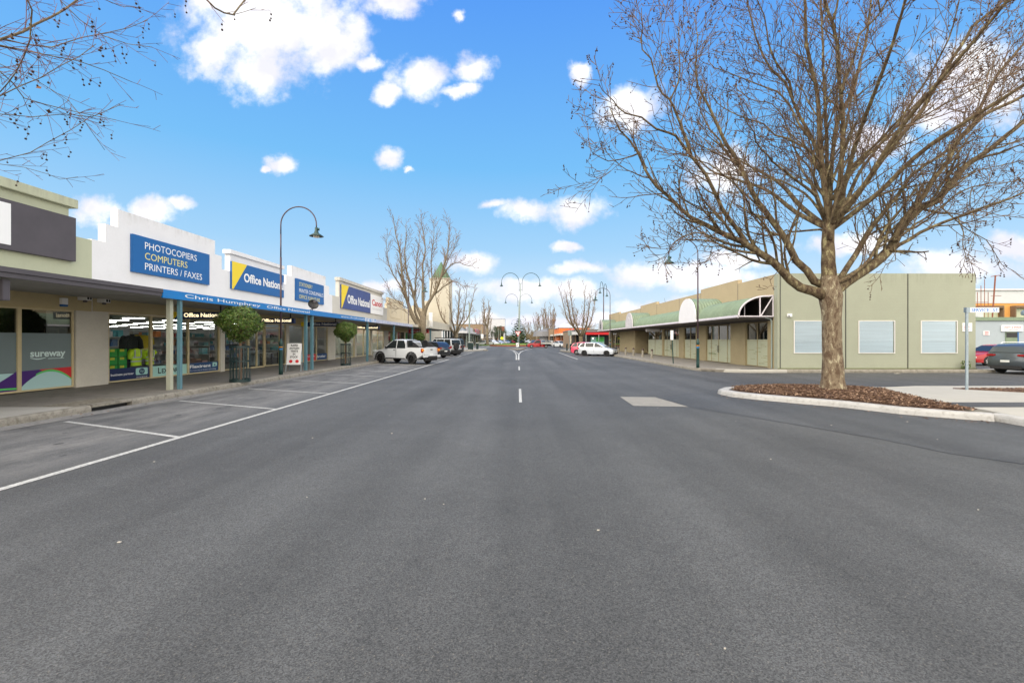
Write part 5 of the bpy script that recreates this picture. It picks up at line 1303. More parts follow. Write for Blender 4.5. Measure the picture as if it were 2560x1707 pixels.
b = MB(); b.poly([(.13, -.025, .80), (.17, -.025, .76), (-.05, -.025, .50), (0, -.025, .44), (-.17, -.025, .40), (-.14, -.025, .58), (-.09, -.025, .54)]); b.build('arrow', m_black, s, local=True)
s = thing('street_sign_back', 'plain grey back of a traffic sign on its post at the right outstand', 'sign', (6.68, 58.6, .14))
b = MB(); b.tube([(0, 0, 0), (0, 0, 2.7)], .04, 8); b.build('post', m_galv, s, local=True); b = MB(); b.box(-.26, .26, .04, .055, 1.95, 2.65); b.bev('plate', m_greypole, s, w=.03, local=True)
# street name post
s = thing('street_name_sign', 'galvanised post with a white SERVICE ST blade on the right corner', 'street sign', (13.02, 13.2, .14))
b = MB(); b.lathe([(.037, 0), (.037, 2.37), (.001, 2.38)], n=12); b.box(-.05, .06, -.045, .045, 2.24, 2.385); b.build('post', m_galv, s, local=True)
b = MB(); b.box(-.04, .93, -.012, .012, 2.24, 2.385); b.bev('blade', m_letter, s, w=.004, local=True)
b = MB(); text(b, 'SERVICE', (.12, -.015, 2.265), PX, UP, .52, .095, bold=.02); text(b, 'ST', (.74, -.015, 2.265), PX, UP, .16, .095, bold=.02); b.build('lettering', m_signblueTxt, s, local=True)

# ---- side street background on the far right
t = thing('side_building', 'pale blue-grey single storey shop with a green fascia beyond the parked red car', 'building', (36, 34, 0))
b = MB(); b.box(24, 60, 34, 46, 0, 3.0); b.build('wall', m_palewall, t)
b = MB(); b.box(23.9, 60.1, 33.9, 34.0, 3.0, 3.26); b.box(23.9, 60.1, 34.0, 46, 3.0, 3.2); b.build('fascia', m_corr, t)
b = MB(); b.box(36.4, 37.25, 33.93, 34.0, 0, 2.15); d = b.build('door', m_corr, t); b = MB(); b.box(36.42, 37.23, 33.92, 33.93, 1.75, 2.12); b.build('transom', m_black, d); b = MB(); b.box(37.25, 37.34, 33.92, 34.0, 0, 2.15); b.build('frame', m_signblue, d)
b = MB(); b.box(24, 60, 33.85, 33.99, 0, .5); b.build('dark_base', m_dkgrey, t)
s = thing('shop_sign', 'white LIGHT & SHADE sign above the green door', 'sign', (36.9, 33.9, 2.2)); b = MB(); b.box(36.05, 37.65, 33.90, 33.98, 2.2, 2.66); b.bev('panel', m_letter, s, w=.01)
b = MB(); text(b, 'LIGHT & SHADE', (36.2, 33.89, 2.45), PX, UP, 1.3, .12, bold=.01); text(b, '7-11 HOTHAM ST', (36.2, 33.89, 2.27), PX, UP, 1.3, .08); b.build('lettering', m_signred, s)
s = thing('notice_board', 'small white notice with red print on the pale blue-grey wall', 'sign', (35.0, 33.9, 1.9)); b = MB(); b.box(34.75, 35.2, 33.96, 33.99, 1.92, 2.22); b.build('plate', m_letter, s); b = MB()
for k in range(3): b.box(34.82, 35.13, 33.95, 33.955, 1.96+k*.09, 2.0+k*.09)
b.build('print', m_signred, s)
t = thing('warehouse', 'ochre building with a white upper wall and brown window hoods behind the pale shop', 'building', (52, 46, 0))
b = MB(); b.box(40, 80, 46, 60, 0, 5.25); b.build('lower_wall', m_ochre, t)
b = MB(); b.box(39.9, 80, 45.95, 60, 5.25, 6.55); b.build('upper_wall', m_whiteroof, t)
b = MB(); b.add([(39.7, 45.8, 6.55), (80, 45.8, 6.55), (80, 60, 7.6), (39.7, 60, 7.6), (39.7, 45.8, 6.7), (80, 45.8, 6.7), (80, 60, 7.75), (39.7, 60, 7.75)], [(0, 3, 2, 1), (4, 5, 6, 7), (0, 1, 5, 4), (3, 0, 4, 7)]); b.build('roof', m_eave, t)
for x0, x1 in ((46.4, 48.4), (50.0, 52.0), (53.4, 55.4)):
    b = MB(); b.box(x0-.25, x1+.25, 45.5, 46, 4.75, 4.98); b.box(x0-.25, x0-.15, 45.5, 46, 3.5, 4.75); b.box(x1+.15, x1+.25, 45.5, 46, 3.5, 4.75); w = b.build('window_hood', m_shrubstem, t); b = MB(); b.box(x0, x1, 45.9, 45.98, 3.3, 4.7); b.build('pane', m_sagefrost, w)
s = thing('antenna', 'cluster of thin rusty masts on the pale roof behind the street name blade', 'antenna', (35.8, 35.5, 3.2)); b = MB()
for k in range(7): b.tube([(35.0+k*.28, 35.5, 3.2), (35.0+k*.28, 35.5, 5.3+(k % 3)*.5)], .022, 5)
b.tube([(37.0, 35.5, 3.2), (37.25, 35.5, 6.6)], .05, 6); b.tube([(36.9, 35.5, 5.0), (37.7, 35.5, 5.0)], .02, 5); b.tube([(34.9, 35.5, 4.5), (36.7, 35.5, 4.5)], .02, 5); b.tube([(36.9, 35.5, 6.5), (37.6, 35.5, 6.6)], .03, 5)
b.build('masts', m_brick, s)
for x, l in ((35.3, 'white air conditioner under the masts on the pale roof'), (39.6, 'chrome roof vent on the pale roof right of the blade')):
    b = MB()
    if x < 36: b.box(x-.5, x+.5, 35, 35.6, 3.22, 3.8); b.box(x-.2, x+.1, 34.96, 35, 3.35, 3.65)
    else: b.lathe([(.25, 3.2), (.25, 3.45), (.48, 3.5), (.5, 3.75), (.3, 3.9), (.001, 3.92)], (x, 35.2), 14)
    tag(b.bev('roof_unit', m_whiteroof if x < 36 else m_galv, w=.02), l, 'roof unit')

# ================================================================ BEYOND THE ROUNDABOUT
b = MB(); b.lathe([(6.95, 0), (6.95, .34), (6.7, .36)], (.1, 110), 48, cap=False); struct(b.build('roundabout_kerb', m_brick))
b = MB(); b.lathe([(6.72, .355), (5, .5), (2, .62), (.001, .65)], (.1, 110), 40); struct(b.build('lawn', m_grass, smooth=True))
slab('verge', [(-13, 119), (-7.8, 117), (-7.0, 122), (-7.5, 150), (-13, 150)], -.05, .14, m_grass)
slab('far_path', [(-13.4, 92), (-9.8, 92), (-9.8, 118), (-13.4, 118)], -.05, .14, m_path)
slab('outstand_path', [(10, 50)]+[(8.9, 50.5), (7.2, 52.6), (5.9, 56), (5.7, 62), (6.2, 66), (8, 69), (12, 70), (12.8, 66), (12.8, 50)], -.05, .135, m_path)
kerb('kerb', [(8.9, 50.5), (7.2, 52.6), (5.9, 56), (5.7, 62), (6.2, 66), (8, 69)], m_kerb, inner=-1)
b = MB(); rr = random.Random(77)
for k in range(1500):
    a = rr.uniform(0, 2*pi); r = sqrt(rr.random()); c = Vector((8.6+1.5*r*cos(a), 57+4*r*sin(a), .14+rr.random()*.55*(1-r*.5))); l = .09
    d1 = Vector((rr.uniform(-1, 1), rr.uniform(-1, 1), rr.uniform(-.3, 1))).normalized()*l; d2 = d1.orthogonal().normalized()*l*.5; b.poly([tuple(c-d1), tuple(c+d2), tuple(c+d1), tuple(c-d2)])
tag(b.build('low_planting', m_everg), 'low dark planting under the bare tree on the right outstand', 'planting', kind='stuff')
b = MB()
for k in range(2600):
    a = rr.uniform(0, 2*pi); r = sqrt(rr.random()); c = Vector((.3+4.2*r*cos(a), 112+3.2*r*sin(a), .5+rr.random()*.5*(1-r*.6))); l = .12
    d1 = Vector((rr.uniform(-1, 1), rr.uniform(-1, 1), rr.uniform(-.3, 1))).normalized()*l; d2 = d1.orthogonal().normalized()*l*.5; b.poly([tuple(c-d1), tuple(c+d2), tuple(c+d1), tuple(c-d2)])
tag(b.build('low_planting', m_everg), 'dark low hedge planting on the roundabout lawn below the pine', 'planting', kind='stuff')

# tower
t = thing('tower_building', 'cream tower with a green shingled spire behind the bare trees on the left', 'tower', (-11.4, 67, 0))
b = MB(); b.box(-12.85, -9.97, 66.0, 69.0, 3.0, 10.4); b.box(-12.95, -9.9, 65.9, 69.1, 10.4, 10.5); b.box(FX-.25, -9.98, 66.05, 69.2, 2.88, 7.2); b.box(FX-3, FX, 69, 80, .1, 6.2); b.build('wall', m_towercream, t)
b = MB(); b.lathe([(1.42, 10.5), (1.25, 10.95), (.001, 13.15)], (-11.4, 67.5), 8); b.build('spire', m_greentile, t)
b = MB()
for x, y in ((-10.1, 66.3), (-10.1, 68.8), (-10.9, 68.9)): b.box(x-.13, x+.13, y-.13, y+.13, .1, 2.9)
b.build('columns', m_cage, t)
s = MB(); s.box(-9.9, -9.5, 50.5, 50.6, 3.0, 4.6); s.lathe([(.15, 50.49), (.15, 50.5)], (-9.7, 4.2), 12, axis='y'); tag(s.build('banner_sign', m_letter), 'tall white banner sign behind the street tree trunk', 'sign')
s = thing('shop_sign', 'red hanging sign with white lettering under the tower awning', 'sign', (-12.0, 54, 2.4)); b = MB(); b.box(-13.0, -10.6, 53.9, 54.1, 2.35, 2.8); b.bev('panel', m_red, s, w=.01); b = MB(); text(b, 'LOCKSMITH', (-12.7, 53.88, 2.47), PX, UP, 1.9, .2, bold=.02); b.build('lettering', m_letter, s)

def shopblock(name, label, x0, x1, y0, y1, h, wallm, face, awn=None, aw_z=2.75, fas=None, roofm=m_greyroof, doors=5, sgn=None):
    t = thing(name, label, 'building', ((x0+x1)/2, (y0+y1)/2, 0))
    b = MB(); b.box(x0, x1, y0, y1, 0, h); b.build('wall', wallm, t)
    b = MB(); b.box(x0-.1, x1+.1, y0-.1, y1+.1, h, h+.12); b.build('roof', roofm, t)
    L_ = (y1-y0) if face in 'EW' else (x1-x0)
    for k in range(doors):
        a0 = L_*(k+.12)/doors; a1 = L_*(k+.88)/doors; b = MB()
        if face == 'E': b.box(x1, x1+.05, y0+a0, y0+a1, .3, 2.4)
        if face == 'W': b.box(x0-.05, x0, y0+a0, y0+a1, .3, 2.4)
        if face == 'S': b.box(x0+a0, x0+a1, y0-.05, y0, .3, 2.4)
        b.build('shopfront', m_carglass if k % 3 else m_darksoff, t)
    if awn:
        b = MB(); D = 3.2; th = .42
        if face == 'E': b.box(x1, x1+D, y0, y1, aw_z, aw_z+th)
        if face == 'W': b.box(x0-D, x0, y0, y1, aw_z, aw_z+th)
        if face == 'S': b.box(x0, x1, y0-D, y0, aw_z, aw_z+th)
        b.build('awning', awn, t)
        b = MB()
        for k in range(4):
            a0 = L_*(k+.2)/4
            if face == 'E': b.box(x1+D-.3, x1+D-.2, y0+a0, y0+a0+.1, .1, aw_z)
            if face == 'W': b.box(x0-D+.2, x0-D+.3, y0+a0, y0+a0+.1, .1, aw_z)
            if face == 'S': b.box(x0+a0, x0+a0+.1, y0-D+.2, y0-D+.3, .1, aw_z)
        b.build('awning_posts', m_greypole, t)
    if sgn:
        b = MB(); a, c_, z0, z1, mt = sgn
        if face == 'E': b.box(x1+.05, x1+.2, a, c_, z0, z1)
        if face == 'W': b.box(x0-.2, x0-.05, a, c_, z0, z1)
        if face == 'S': b.box(a, c_, y0-.2, y0-.05, z0, z1)
        b.build('sign_panel', mt, t)
    return t
shopblock('shop_building', 'white-fronted shops across the roundabout on the left, nearest of the far row', -24, FX, 92, 112, 4.4, m_whiteroof, 'E', m_whiteroof, 2.9, sgn=(96, 108, 3.4, 4.6, m_palewall))
shopblock('shop_building', 'far left shop with a pale rectangular box sign over its awning', -24, FX-.1, 112.2, 138, 4.3, m_palewall, 'E', m_greyroof, 2.7, sgn=(118, 134, 3.6, 4.9, m_whiteroof))
shopblock('shop_building', 'far left shop with a small red and white fascia', -24, FX, 138.2, 165, 4.6, m_tanbrick, 'E', m_dkgrey, 2.6, sgn=(142, 156, 3.4, 5.0, m_ppink))
shopblock('brick_building', 'low brown brick building filling the view behind the far left shops', -34, -14.2, 185, 200, 7.8, m_tanbrick, 'S', None, doors=4)
shopblock('office_block', 'tall pale slab block far down the street on the left', -19.4, -7.2, 250, 262, 12.8, m_whiteroof, 'S', None, doors=2)
shopblock('brick_building', 'red brick block in front of the far pale slab', -11.0, -7.3, 238, 248, 8.3, m_brick, 'S', None, doors=1)
# right
t = shopblock('shop_building', 'dark shop with a bright red fascia and green lit window right of the bare tree', 11.0, 15.3, 75, 86, 2.95, m_black, 'S', None, roofm=m_greyroof, doors=0)
b = MB(); b.box(10.9, 15.3, 73.2, 73.35, 2.37, 2.80); b.build('red_fascia', m_red, t)
b = MB(); b.box(10.8, 15.4, 73.1, 75.2, 2.82, 2.98); b.build('awning_roof', m_greyroof, t)
b = MB()
for x in (10.95, 13.0, 15.2): b.box(x-.06, x+.06, 73.2, 73.3, .1, 2.37)
b.build('awning_posts', m_greypole, t)
b = MB(); b.box(12.0, 14.2, 74.93, 74.98, .2, 2.05); w = b.build('window', m_aqua, t); b = MB(); b.box(12.9, 14.15, 74.9, 74.93, 1.25, 2.0); b.build('pane', m_vgreen, w); b = MB(); b.lathe([(.08, 74.88), (.08, 74.9)], (12.35, 1.75), 10, axis='y'); b.build('lamp', m_spot, w)
t = shopblock('shop_building', 'shop with a plain white fascia behind the bare tree on the right', 9.1, 11.2, 80.5, 92, 3.1, m_tanbrick, 'S', None, doors=2)
b = MB(); b.box(9.0, 11.3, 78.8, 78.95, 2.42, 3.05); b.build('white_fascia', m_whiteroof, t); b = MB(); b.box(8.95, 11.35, 78.7, 80.6, 3.06, 3.16); b.build('awning_roof', m_dkgrey, t)
b = MB()
for x in (9.15, 11.1): b.box(x-.07, x+.07, 78.85, 78.98, .1, 2.42)
b.build('awning_posts', m_cream, t)
t = shopblock('shop_building', 'receding shops with a pale scalloped awning edge, left of the white fascia', 12.2, 20, 95, 150, 3.6, m_tanbrick, 'W', m_offwhite, 2.5, sgn=(100, 112, 3.1, 4.0, m_ppink))
t = shopblock('orange_building', 'orange rendered hall with a low white hipped roof on the right skyline', 9.9, 17.2, 110, 124, 4.35, m_orangewall, 'S', None, roofm=m_greyroof, doors=0)
b = MB(); b.add([(9.9, 110.5, 4.47), (16.5, 110.5, 4.47), (16.5, 123, 4.47), (9.9, 123, 4.47), (11.6, 116, 5.75), (12.6, 116, 5.75)], [(0, 1, 5, 4), (1, 2, 5), (2, 3, 4, 5), (3, 0, 4)]); b.build('hip_roof', m_whiteroof, t)
shopblock('brick_building', 'grey-brown brick building between the orange hall and the bare trees', 8.8, 11.0, 128, 150, 4.6, m_tanbrick, 'S', None, doors=2)
t = thing('rotunda', 'small grey-roofed kiosk with white walls below the far bare trees on the right', 'kiosk', (8.5, 135, 0))
b = MB(); b.lathe([(1.6, 0), (1.6, 2.6)], (8.0, 135), 10); b.build('wall', m_whiteroof, t); b = MB(); b.lathe([(3.9, 2.5), (3.4, 3.9), (.6, 4.6)], (8.2, 135), 10); b.build('roof', m_greyroof, t)
t = thing('monument', 'white obelisk monument far down the street beside a yellow warning diamond', 'monument', (-4.5, 150, 0)); b = MB(); b.lathe([(.75, 0), (.55, .8), (.35, .9), (.22, 3.4), (.001, 3.8)], (-4.5, 150), 4); b.build('shaft', m_whiteroof, t); b = MB(); b.box(-5.3, -3.7, 149.2, 150.8, 0, .3); b.build('plinth', m_newconc, t)
t = thing('warning_sign', 'bright yellow diamond warning sign beyond the roundabout', 'sign', (-4.95, 140, .1)); b = MB(); b.tube([(0, 0, 0), (0, 0, 2.2)], .05, 6); b.build('post', m_galv, t, local=True); b = MB(); b.prism([(0, 1.35), (.55, 1.9), (0, 2.45), (-.55, 1.9)], 'y', -.05, -.02); b.build('plate', m_sunyellow, t, local=True)
t = thing('power_pole', 'thick pale pole with a cross arm rising behind the green bins', 'pole', (-8.6, 80.5, .1)); b = MB(); b.tube([(0, 0, 0), (0, 0, 8.0)], [.17, .12], 10); b.build('shaft', m_greypole, t, local=True); b = MB(); b.tube([(-1.2, 0, 6.6), (1.3, 0, 6.6)], .05, 6); b.build('cross_arm', m_greypole, t, local=True)
for x, y, h, l in ((-11.4, 142, 5.6, 'thin far pole left of the tree on the verge'), (-8.2, 190, 6.2, 'thin far pole in front of the dark evergreens, left one'), (-6.6, 170, 5.0, 'thin far pole in front of the dark evergreens, right one'), (8.2, 105, 6.2, 'pole with a round fitting right of the far bare trees'), (11.9, 100, 5.0, 'thin pole in front of the orange hall')):
    b = MB(); b.tube([(x, y, 0), (x, y, h)], [.11, .06], 6)
    if 'round' in l: b.lathe([(.05, h-.6), (.3, h-.4), (.3, h), (.05, h+.2)], (x, y), 10)
    tag(b.build('pole', m_greypole if 'round' not in l else m_shrubstem), l, 'pole')
s = thing('street_banner', 'white rectangular street sign beside the verge tree', 'sign', (-9.3, 118, .1)); b = MB(); b.tube([(0, 0, 0), (0, 0, 3.0)], .05, 6); b.build('post', m_galv, s, local=True); b = MB(); b.box(-.35, .35, -.06, -.03, 1.7, 2.9); b.bev('plate', m_letter, s, w=.02, local=True)

# ================================================================ TREES
def rvec(rr): return Vector((rr.gauss(0, 1), rr.gauss(0, 1), rr.gauss(0, 1))).normalized()
def resample(pts, step):
    pts = [Vector(p) for p in pts]
    # catmull-rom through the given joints
    out = []
    n = len(pts)
    for i in range(n-1):
        p0 = pts[max(i-1, 0)]; p1 = pts[i]; p2 = pts[i+1]; p3 = pts[min(i+2, n-1)]
        k = max(1, int((p2-p1).length/step))
        for j in range(k):
            t = j/k
            out.append(0.5*((2*p1)+(p2-p0)*t+(2*p0-5*p1+4*p2-p3)*t*t+(3*p1-3*p2+p3-p0)*t*t*t))
    out.append(pts[-1]); return out
def wander(rr, start, d, length, seg, crook, up, droop=0.0):
    """a crooked branch: list of points"""
    pts = [start]; n = max(2, int(length/seg)); p = start; d = d.normalized()
    for i in range(n):
        d = (d + rvec(rr)*crook + Vector((0, 0, up-droop*i/n))).normalized()
        p = p+d*(length/n); pts.append(p)
    return pts
class Tree:
    def __init__(s, seed): s.rr = random.Random(seed); s.limb = MB(); s.b1 = MB(); s.tw = MB(); s.balls = MB(); s.leaf = MB(); s.tips = []
    def sub(s, pts, r0, r1, lens, ratio, spacing, crook, up, level, maxlevel, rmin, start=.12, seg=.18, droop=0, keep=None, ang=(.55, 1.0)):
        """grow side branches along pts (list of Vectors) whose radius runs r0->r1"""
        rr = s.rr
        L_ = [0.0]
        for a, b_ in zip(pts, pts[1:]): L_.append(L_[-1]+(b_-a).length)
        tot = L_[-1]; q = tot*start+rr.uniform(0, spacing); i = 0; sgn = 1
        while q < tot:
            while i < len(L_)-2 and L_[i+1] < q: i += 1
            f = (q-L_[i])/max(1e-6, L_[i+1]-L_[i]); p = pts[i].lerp(pts[i+1], f); tan = (pts[i+1]-pts[i]).normalized()
            u = q/tot; side = rvec(rr); side = (side-tan*side.dot(tan)).normalized()
            a = rr.uniform(*ang); d = (tan*cos(a)+side*sin(a)).normalized()
            ln = lens*rr.uniform(.55, 1.15)*(1.0-.45*u); r = max(rmin, (r0+(r1-r0)*u)*ratio*rr.uniform(.7, 1.1))
            q += spacing*rr.uniform(.6, 1.4)
            if keep and not keep(p): continue
            s.branch(p, d, ln, r, level, maxlevel, crook, up, rmin, seg, droop)
    def branch(s, p, d, ln, r, level, maxlevel, crook, up, rmin, seg, droop):
        rr = s.rr
        pts = wander(rr, p, d, ln, seg if level < maxlevel else seg*.75, crook, up, droop)
        k = len(pts); r_end = max(rmin*.75, r*.35); rad = [r+(r_end-r)*j/(k-1) for j in range(k)]
        tgt = s.b1 if r > rmin*2.4 else s.tw
        tgt.tube([tuple(q) for q in pts], rad, 5 if r > rmin*4 else (4 if r > rmin*2 else 3), cap=False)
        if level < maxlevel:
            s.sub(pts, r, r_end, ln*s.lenf, .62, s.spc[level], crook, up, level+1, maxlevel, rmin, .15, seg*.7, droop)
        else: s.tips.append((pts[-1], (pts[-1]-pts[-2]).normalized(), r_end))
        if level < maxlevel: s.tips.append((pts[-1], (pts[-1]-pts[-2]).normalized(), r_end))
def add_ball(b, c, r, rough=True):
    t = (1+sqrt(5))/2
    V = [(-1, t, 0), (1, t, 0), (-1, -t, 0), (1, -t, 0), (0, -1, t), (0, 1, t), (0, -1, -t), (0, 1, -t), (t, 0, -1), (t, 0, 1), (-t, 0, -1), (-t, 0, 1)]
    k = r/1.902
    b.add([(c.x+x*k, c.y+y*k, c.z+z*k) for x, y, z in V], [(0, 11, 5), (0, 5, 1), (0, 1, 7), (0, 7, 10), (0, 10, 11), (1, 5, 9), (5, 11, 4), (11, 10, 2), (10, 7, 6), (7, 1, 8), (3, 9, 4), (3, 4, 2), (3, 2, 6), (3, 6, 8), (3, 8, 9), (4, 9, 5), (2, 4, 11), (6, 2, 10), (8, 6, 7), (9, 8, 1)])
def curl_leaf(b, rr, c, l):
    d = rvec(rr); e_ = d.orthogonal().normalized(); f_ = d.cross(e_)
    b.poly([tuple(c), tuple(c+e_*l*.5+f_*l*.3), tuple(c+d*l*.3+f_*l)]); b.poly([tuple(c), tuple(c+d*l*.3+f_*l), tuple(c-e_*l*.4+f_*l*.5)])

# ---- the big plane tree on the corner island; limbs surveyed in the photograph, each spread in depth
T = Tree(42); T.lenf = .50; T.spc = {1: .21, 2: .20, 3: .2}
Y0 = 12.5
def limb(spec, r0, r1, dy0=0.0, dy1=0.0, n=10, sub=True, lens=2.1, spacing=.25):
    if r0 < .14: r0 *= .84; r1 *= .9
    r0 *= .88
    k = len(spec); pts = []
    for i, (px, py) in enumerate(spec):
        t = i/(k-1); pts.append(at(px, py, Y0+dy0+(dy1-dy0)*t**1.2))
    P_ = resample(pts, .22)
    m = len(P_); P_ = [p+rvec(T.rr)*(.012 if 0 < i < m-1 else 0) for i, p in enumerate(P_)]
    T.limb.tube([tuple(p) for p in P_], [(r0+(r1-r0)*(i/(m-1))**.7)*.90 for i in range(m)], n, cap=True)
    if sub: T.sub(P_, r0, r1, lens, .36, spacing, .165, .06, 1, 3, .0070, start=.14, seg=.16, ang=(.38, .92))
    return P_
trunk = [(2083, 985, .44), (2083, 966, .365), (2082, 945, .315), (2081, 900, .288), (2080, 850, .272), (2079, 800, .270), (2078, 770, .29), (2076, 740, .33), (2074, 715, .28), (2073, 690, .23)]
trunk = [(a, b_, r*.86) for a, b_, r in trunk]
pt = [at(a, b_, Y0) for a, b_, r in trunk]
tm = MB(); n = 22; tr = [r for a, b_, r in trunk]
# finer trunk rings with lumps
P2 = resample(pt, .07); vs = []
def rad_at(z):
    zs = [p.z for p in pt]
    for i in range(len(zs)-1):
        if zs[i] <= z <= zs[i+1]: return tr[i]+(tr[i+1]-tr[i])*(z-zs[i])/(zs[i+1]-zs[i])
    return tr[0] if z < zs[0] else tr[-1]
n = 30
for p in P2:
    r = rad_at(p.z)
    for j in range(n):
        a = 2*pi*j/n; q = 1+.055*mnoise.noise(Vector((cos(a)*1.3, sin(a)*1.3, p.z*1.6)))+.03*mnoise.noise(Vector((cos(a)*4, sin(a)*4, p.z*5)))+(.10*max(0, .55-p.z)*sin(a*5+1))
        vs.append((p.x+r*q*cos(a), p.y+r*q*sin(a), p.z))
tm.add(vs, [(i*n+j, i*n+(j+1) % n, (i+1)*n+(j+1) % n, (i+1)*n+j) for i in range(len(P2)-1) for j in range(n)])
big = thing('plane_tree', 'huge bare plane tree with mottled trunk on the mulched corner island', 'tree', (8.65, 12.5, .2))
tm.build('trunk', m_bark, big, smooth=True)
# leader
limb([(2074, 735), (2071, 680), (2070, 608), (2071, 560)], .27, .155, n=16, sub=False)
limb([(2071, 600), (2069, 540), (2062, 470), (2054, 402), (2048, 330), (2046, 258), (2032, 180), (2017, 115), (2014, 40), (2010, -60), (2005, -180)], .135, .03, .05, -.6)
limb([(2072, 600), (2088, 520), (2097, 470), (2103, 420), (2107, 330), (2105, 260), (2098, 201), (2096, 150), (2094, 115), (2080, 57), (2063, 0), (2050, -80), (2045, -170)], .13, .03, -.1, -1.5)
limb([(2104, 235), (2112, 200), (2125, 170), (2135, 143), (2149, 86), (2175, 60), (2201, 31), (2218, 0), (2235, -60)], .055, .02, -.9, -1.8)
limb([(2201, 31), (2195, -20), (2192, -90)], .03, .012, -1.7, -1.9)
limb([(2080, 57), (2092, 20), (2098, -30), (2104, -120)], .045, .015, -1.3, -1.6)
limb([(2071, 570), (2076, 500), (2077, 436), (2084, 360), (2095, 300), (2120, 250), (2140, 190), (2158, 130), (2166, 90), (2178, 0), (2190, -120)], .11, .025, .1, 1.4)
limb([(2069, 560), (2066, 480), (2068, 400), (2064, 300), (2060, 200), (2056, 100), (2052, 0), (2050, -140)], .10, .02, .15, 1.9)
# left limbs
limb([(2066, 742), (2037, 729), (2000, 718), (1975, 698), (1951, 671), (1918, 645), (1885, 623), (1868, 612), (1853, 602.6), (1799, 579.6), (1760, 560), (1727, 542), (1697, 517), (1669.6, 490.6), (1641, 465), (1612, 424.6), (1595, 384), (1575, 350), (1549, 324), (1537, 301), (1526, 272)], .185, .014, 0, -1.2, n=14)
limb([(1888, 632.7), (1860, 629), (1827.5, 622.7), (1784, 602.6), (1755, 600), (1721, 599.7), (1690, 578), (1668, 560)], .06, .012, -.3, -1.1)
limb([(1784, 603), (1760, 585), (1735, 580), (1705, 590), (1680, 615), (1662, 640), (1640, 652)], .03, .008, -.9, -1.8)
limb([(1868, 612), (1845, 575), (1822, 545), (1805, 520), (1793, 496), (1781.6, 470.6), (1764, 436), (1745, 410), (1727, 390), (1704, 358.6), (1690, 340), (1675, 333), (1641, 321.5), (1603.6, 292.8), (1563, 282.7), (1545, 268), (1534.7, 252.6), (1506, 224), (1497, 208)], .11, .009, -.25, -2.0, n=12)
limb([(1727, 390), (1718, 355), (1707, 330), (1700, 305), (1692.6, 287), (1682, 265), (1672.5, 246.8), (1655, 235), (1645, 215), (1638, 189.4), (1626.6, 146), (1606.5, 123), (1604, 95), (1605, 71.8), (1603.6, 20)], .07, .010, -.9, -1.4)
limb([(1676, 248), (1688, 225), (1695.5, 201), (1700, 165), (1698, 129), (1697, 90), (1698, 30)], .035, .008, -1.2, -.8)
limb([(1640, 190), (1660, 165), (1650, 130), (1655, 95), (1652, 30)], .02, .007, -1.3, -1.1)
limb([(1595, 384), (1580, 390), (1550, 398), (1520, 402), (1498, 392), (1480, 380), (1470, 360)], .03, .008, -1.0, -1.6)
limb([(2060, 712), (2037, 703), (2017, 676), (1991, 651), (1975, 622), (1962, 594), (1945, 570), (1928, 548), (1899, 510.7), (1876, 470.6), (1864, 445), (1853, 421.8), (1836, 387), (1820, 365), (1807.4, 344.4), (1784.4, 292.8), (1764, 252.6), (1744, 215), (1738.5, 160.7), (1742, 120), (1744, 94.7), (1738, 50)], .145, .010, .1, -.3, n=13)
limb([(1850, 415), (1830, 400), (1810, 372), (1800, 350), (1776, 325), (1762, 300), (1750, 270), (1752, 240)], .055, .012, -.1, .9)
limb([(2062, 470), (2045, 380), (2030, 345), (2000, 290), (1979.6, 244), (1962, 206.7), (1928, 172), (1905, 129), (1888, 89), (1879, 51.7), (1867.7, 0), (1860, -70)], .085, .016, .1, .9)
limb([(1981, 246), (1973.9, 206.7), (1953.8, 178), (1940, 155), (1928, 129), (1916.5, 80), (1910.7, 37), (1893.5, 0), (1885, -60)], .055, .014, .6, -.2)
limb([(2060, 540), (2040, 490), (1999, 458), (1965, 427.5), (1933.7, 404.5), (1905, 373), (1888, 353), (1884, 330), (1870, 310), (1858, 290)], .075, .014, -.05, -2.2)
limb([(2062, 470), (2035, 390), (2000, 361.7), (1970, 345), (1939, 338.7), (1910.7, 310), (1870.5, 298.5), (1827.5, 281), (1793, 258), (1780, 235)], .065, .012, 0, 1.6)
limb([(2055, 420), (2030, 350), (2000, 315.7), (1971, 258), (1942, 229.6), (1900, 212), (1870.5, 201), (1840, 190), (1813, 178), (1784, 169), (1770, 150)], .065, .012, -.1, 1.0)
limb([(1945, 665), (1942, 651), (1938, 625), (1936.6, 608), (1930, 590), (1922, 574), (1896, 542), (1879, 528), (1872, 510), (1865, 499), (1842, 465), (1810, 440), (1770, 410), (1700, 385)], .055, .012, -.15, -2.4)
limb([(2068, 580), (2049, 574), (2020, 576), (2000, 577), (1980, 578), (1965, 574), (1939, 588), (1915, 588), (1890.6, 585), (1865, 577), (1827.5, 562), (1784, 554), (1750, 545), (1720, 550)], .05, .012, .1, 1.6)
limb([(2068, 560), (2030, 500), (1990, 470), (1950, 450), (1900, 440), (1860, 400), (1800, 380), (1740, 330)], .06, .012, .2, 2.6)
limb([(2068, 520), (2030, 430), (1990, 380), (1960, 300), (1930, 260), (1880, 250), (1840, 220)], .05, .012, .2, 2.8)
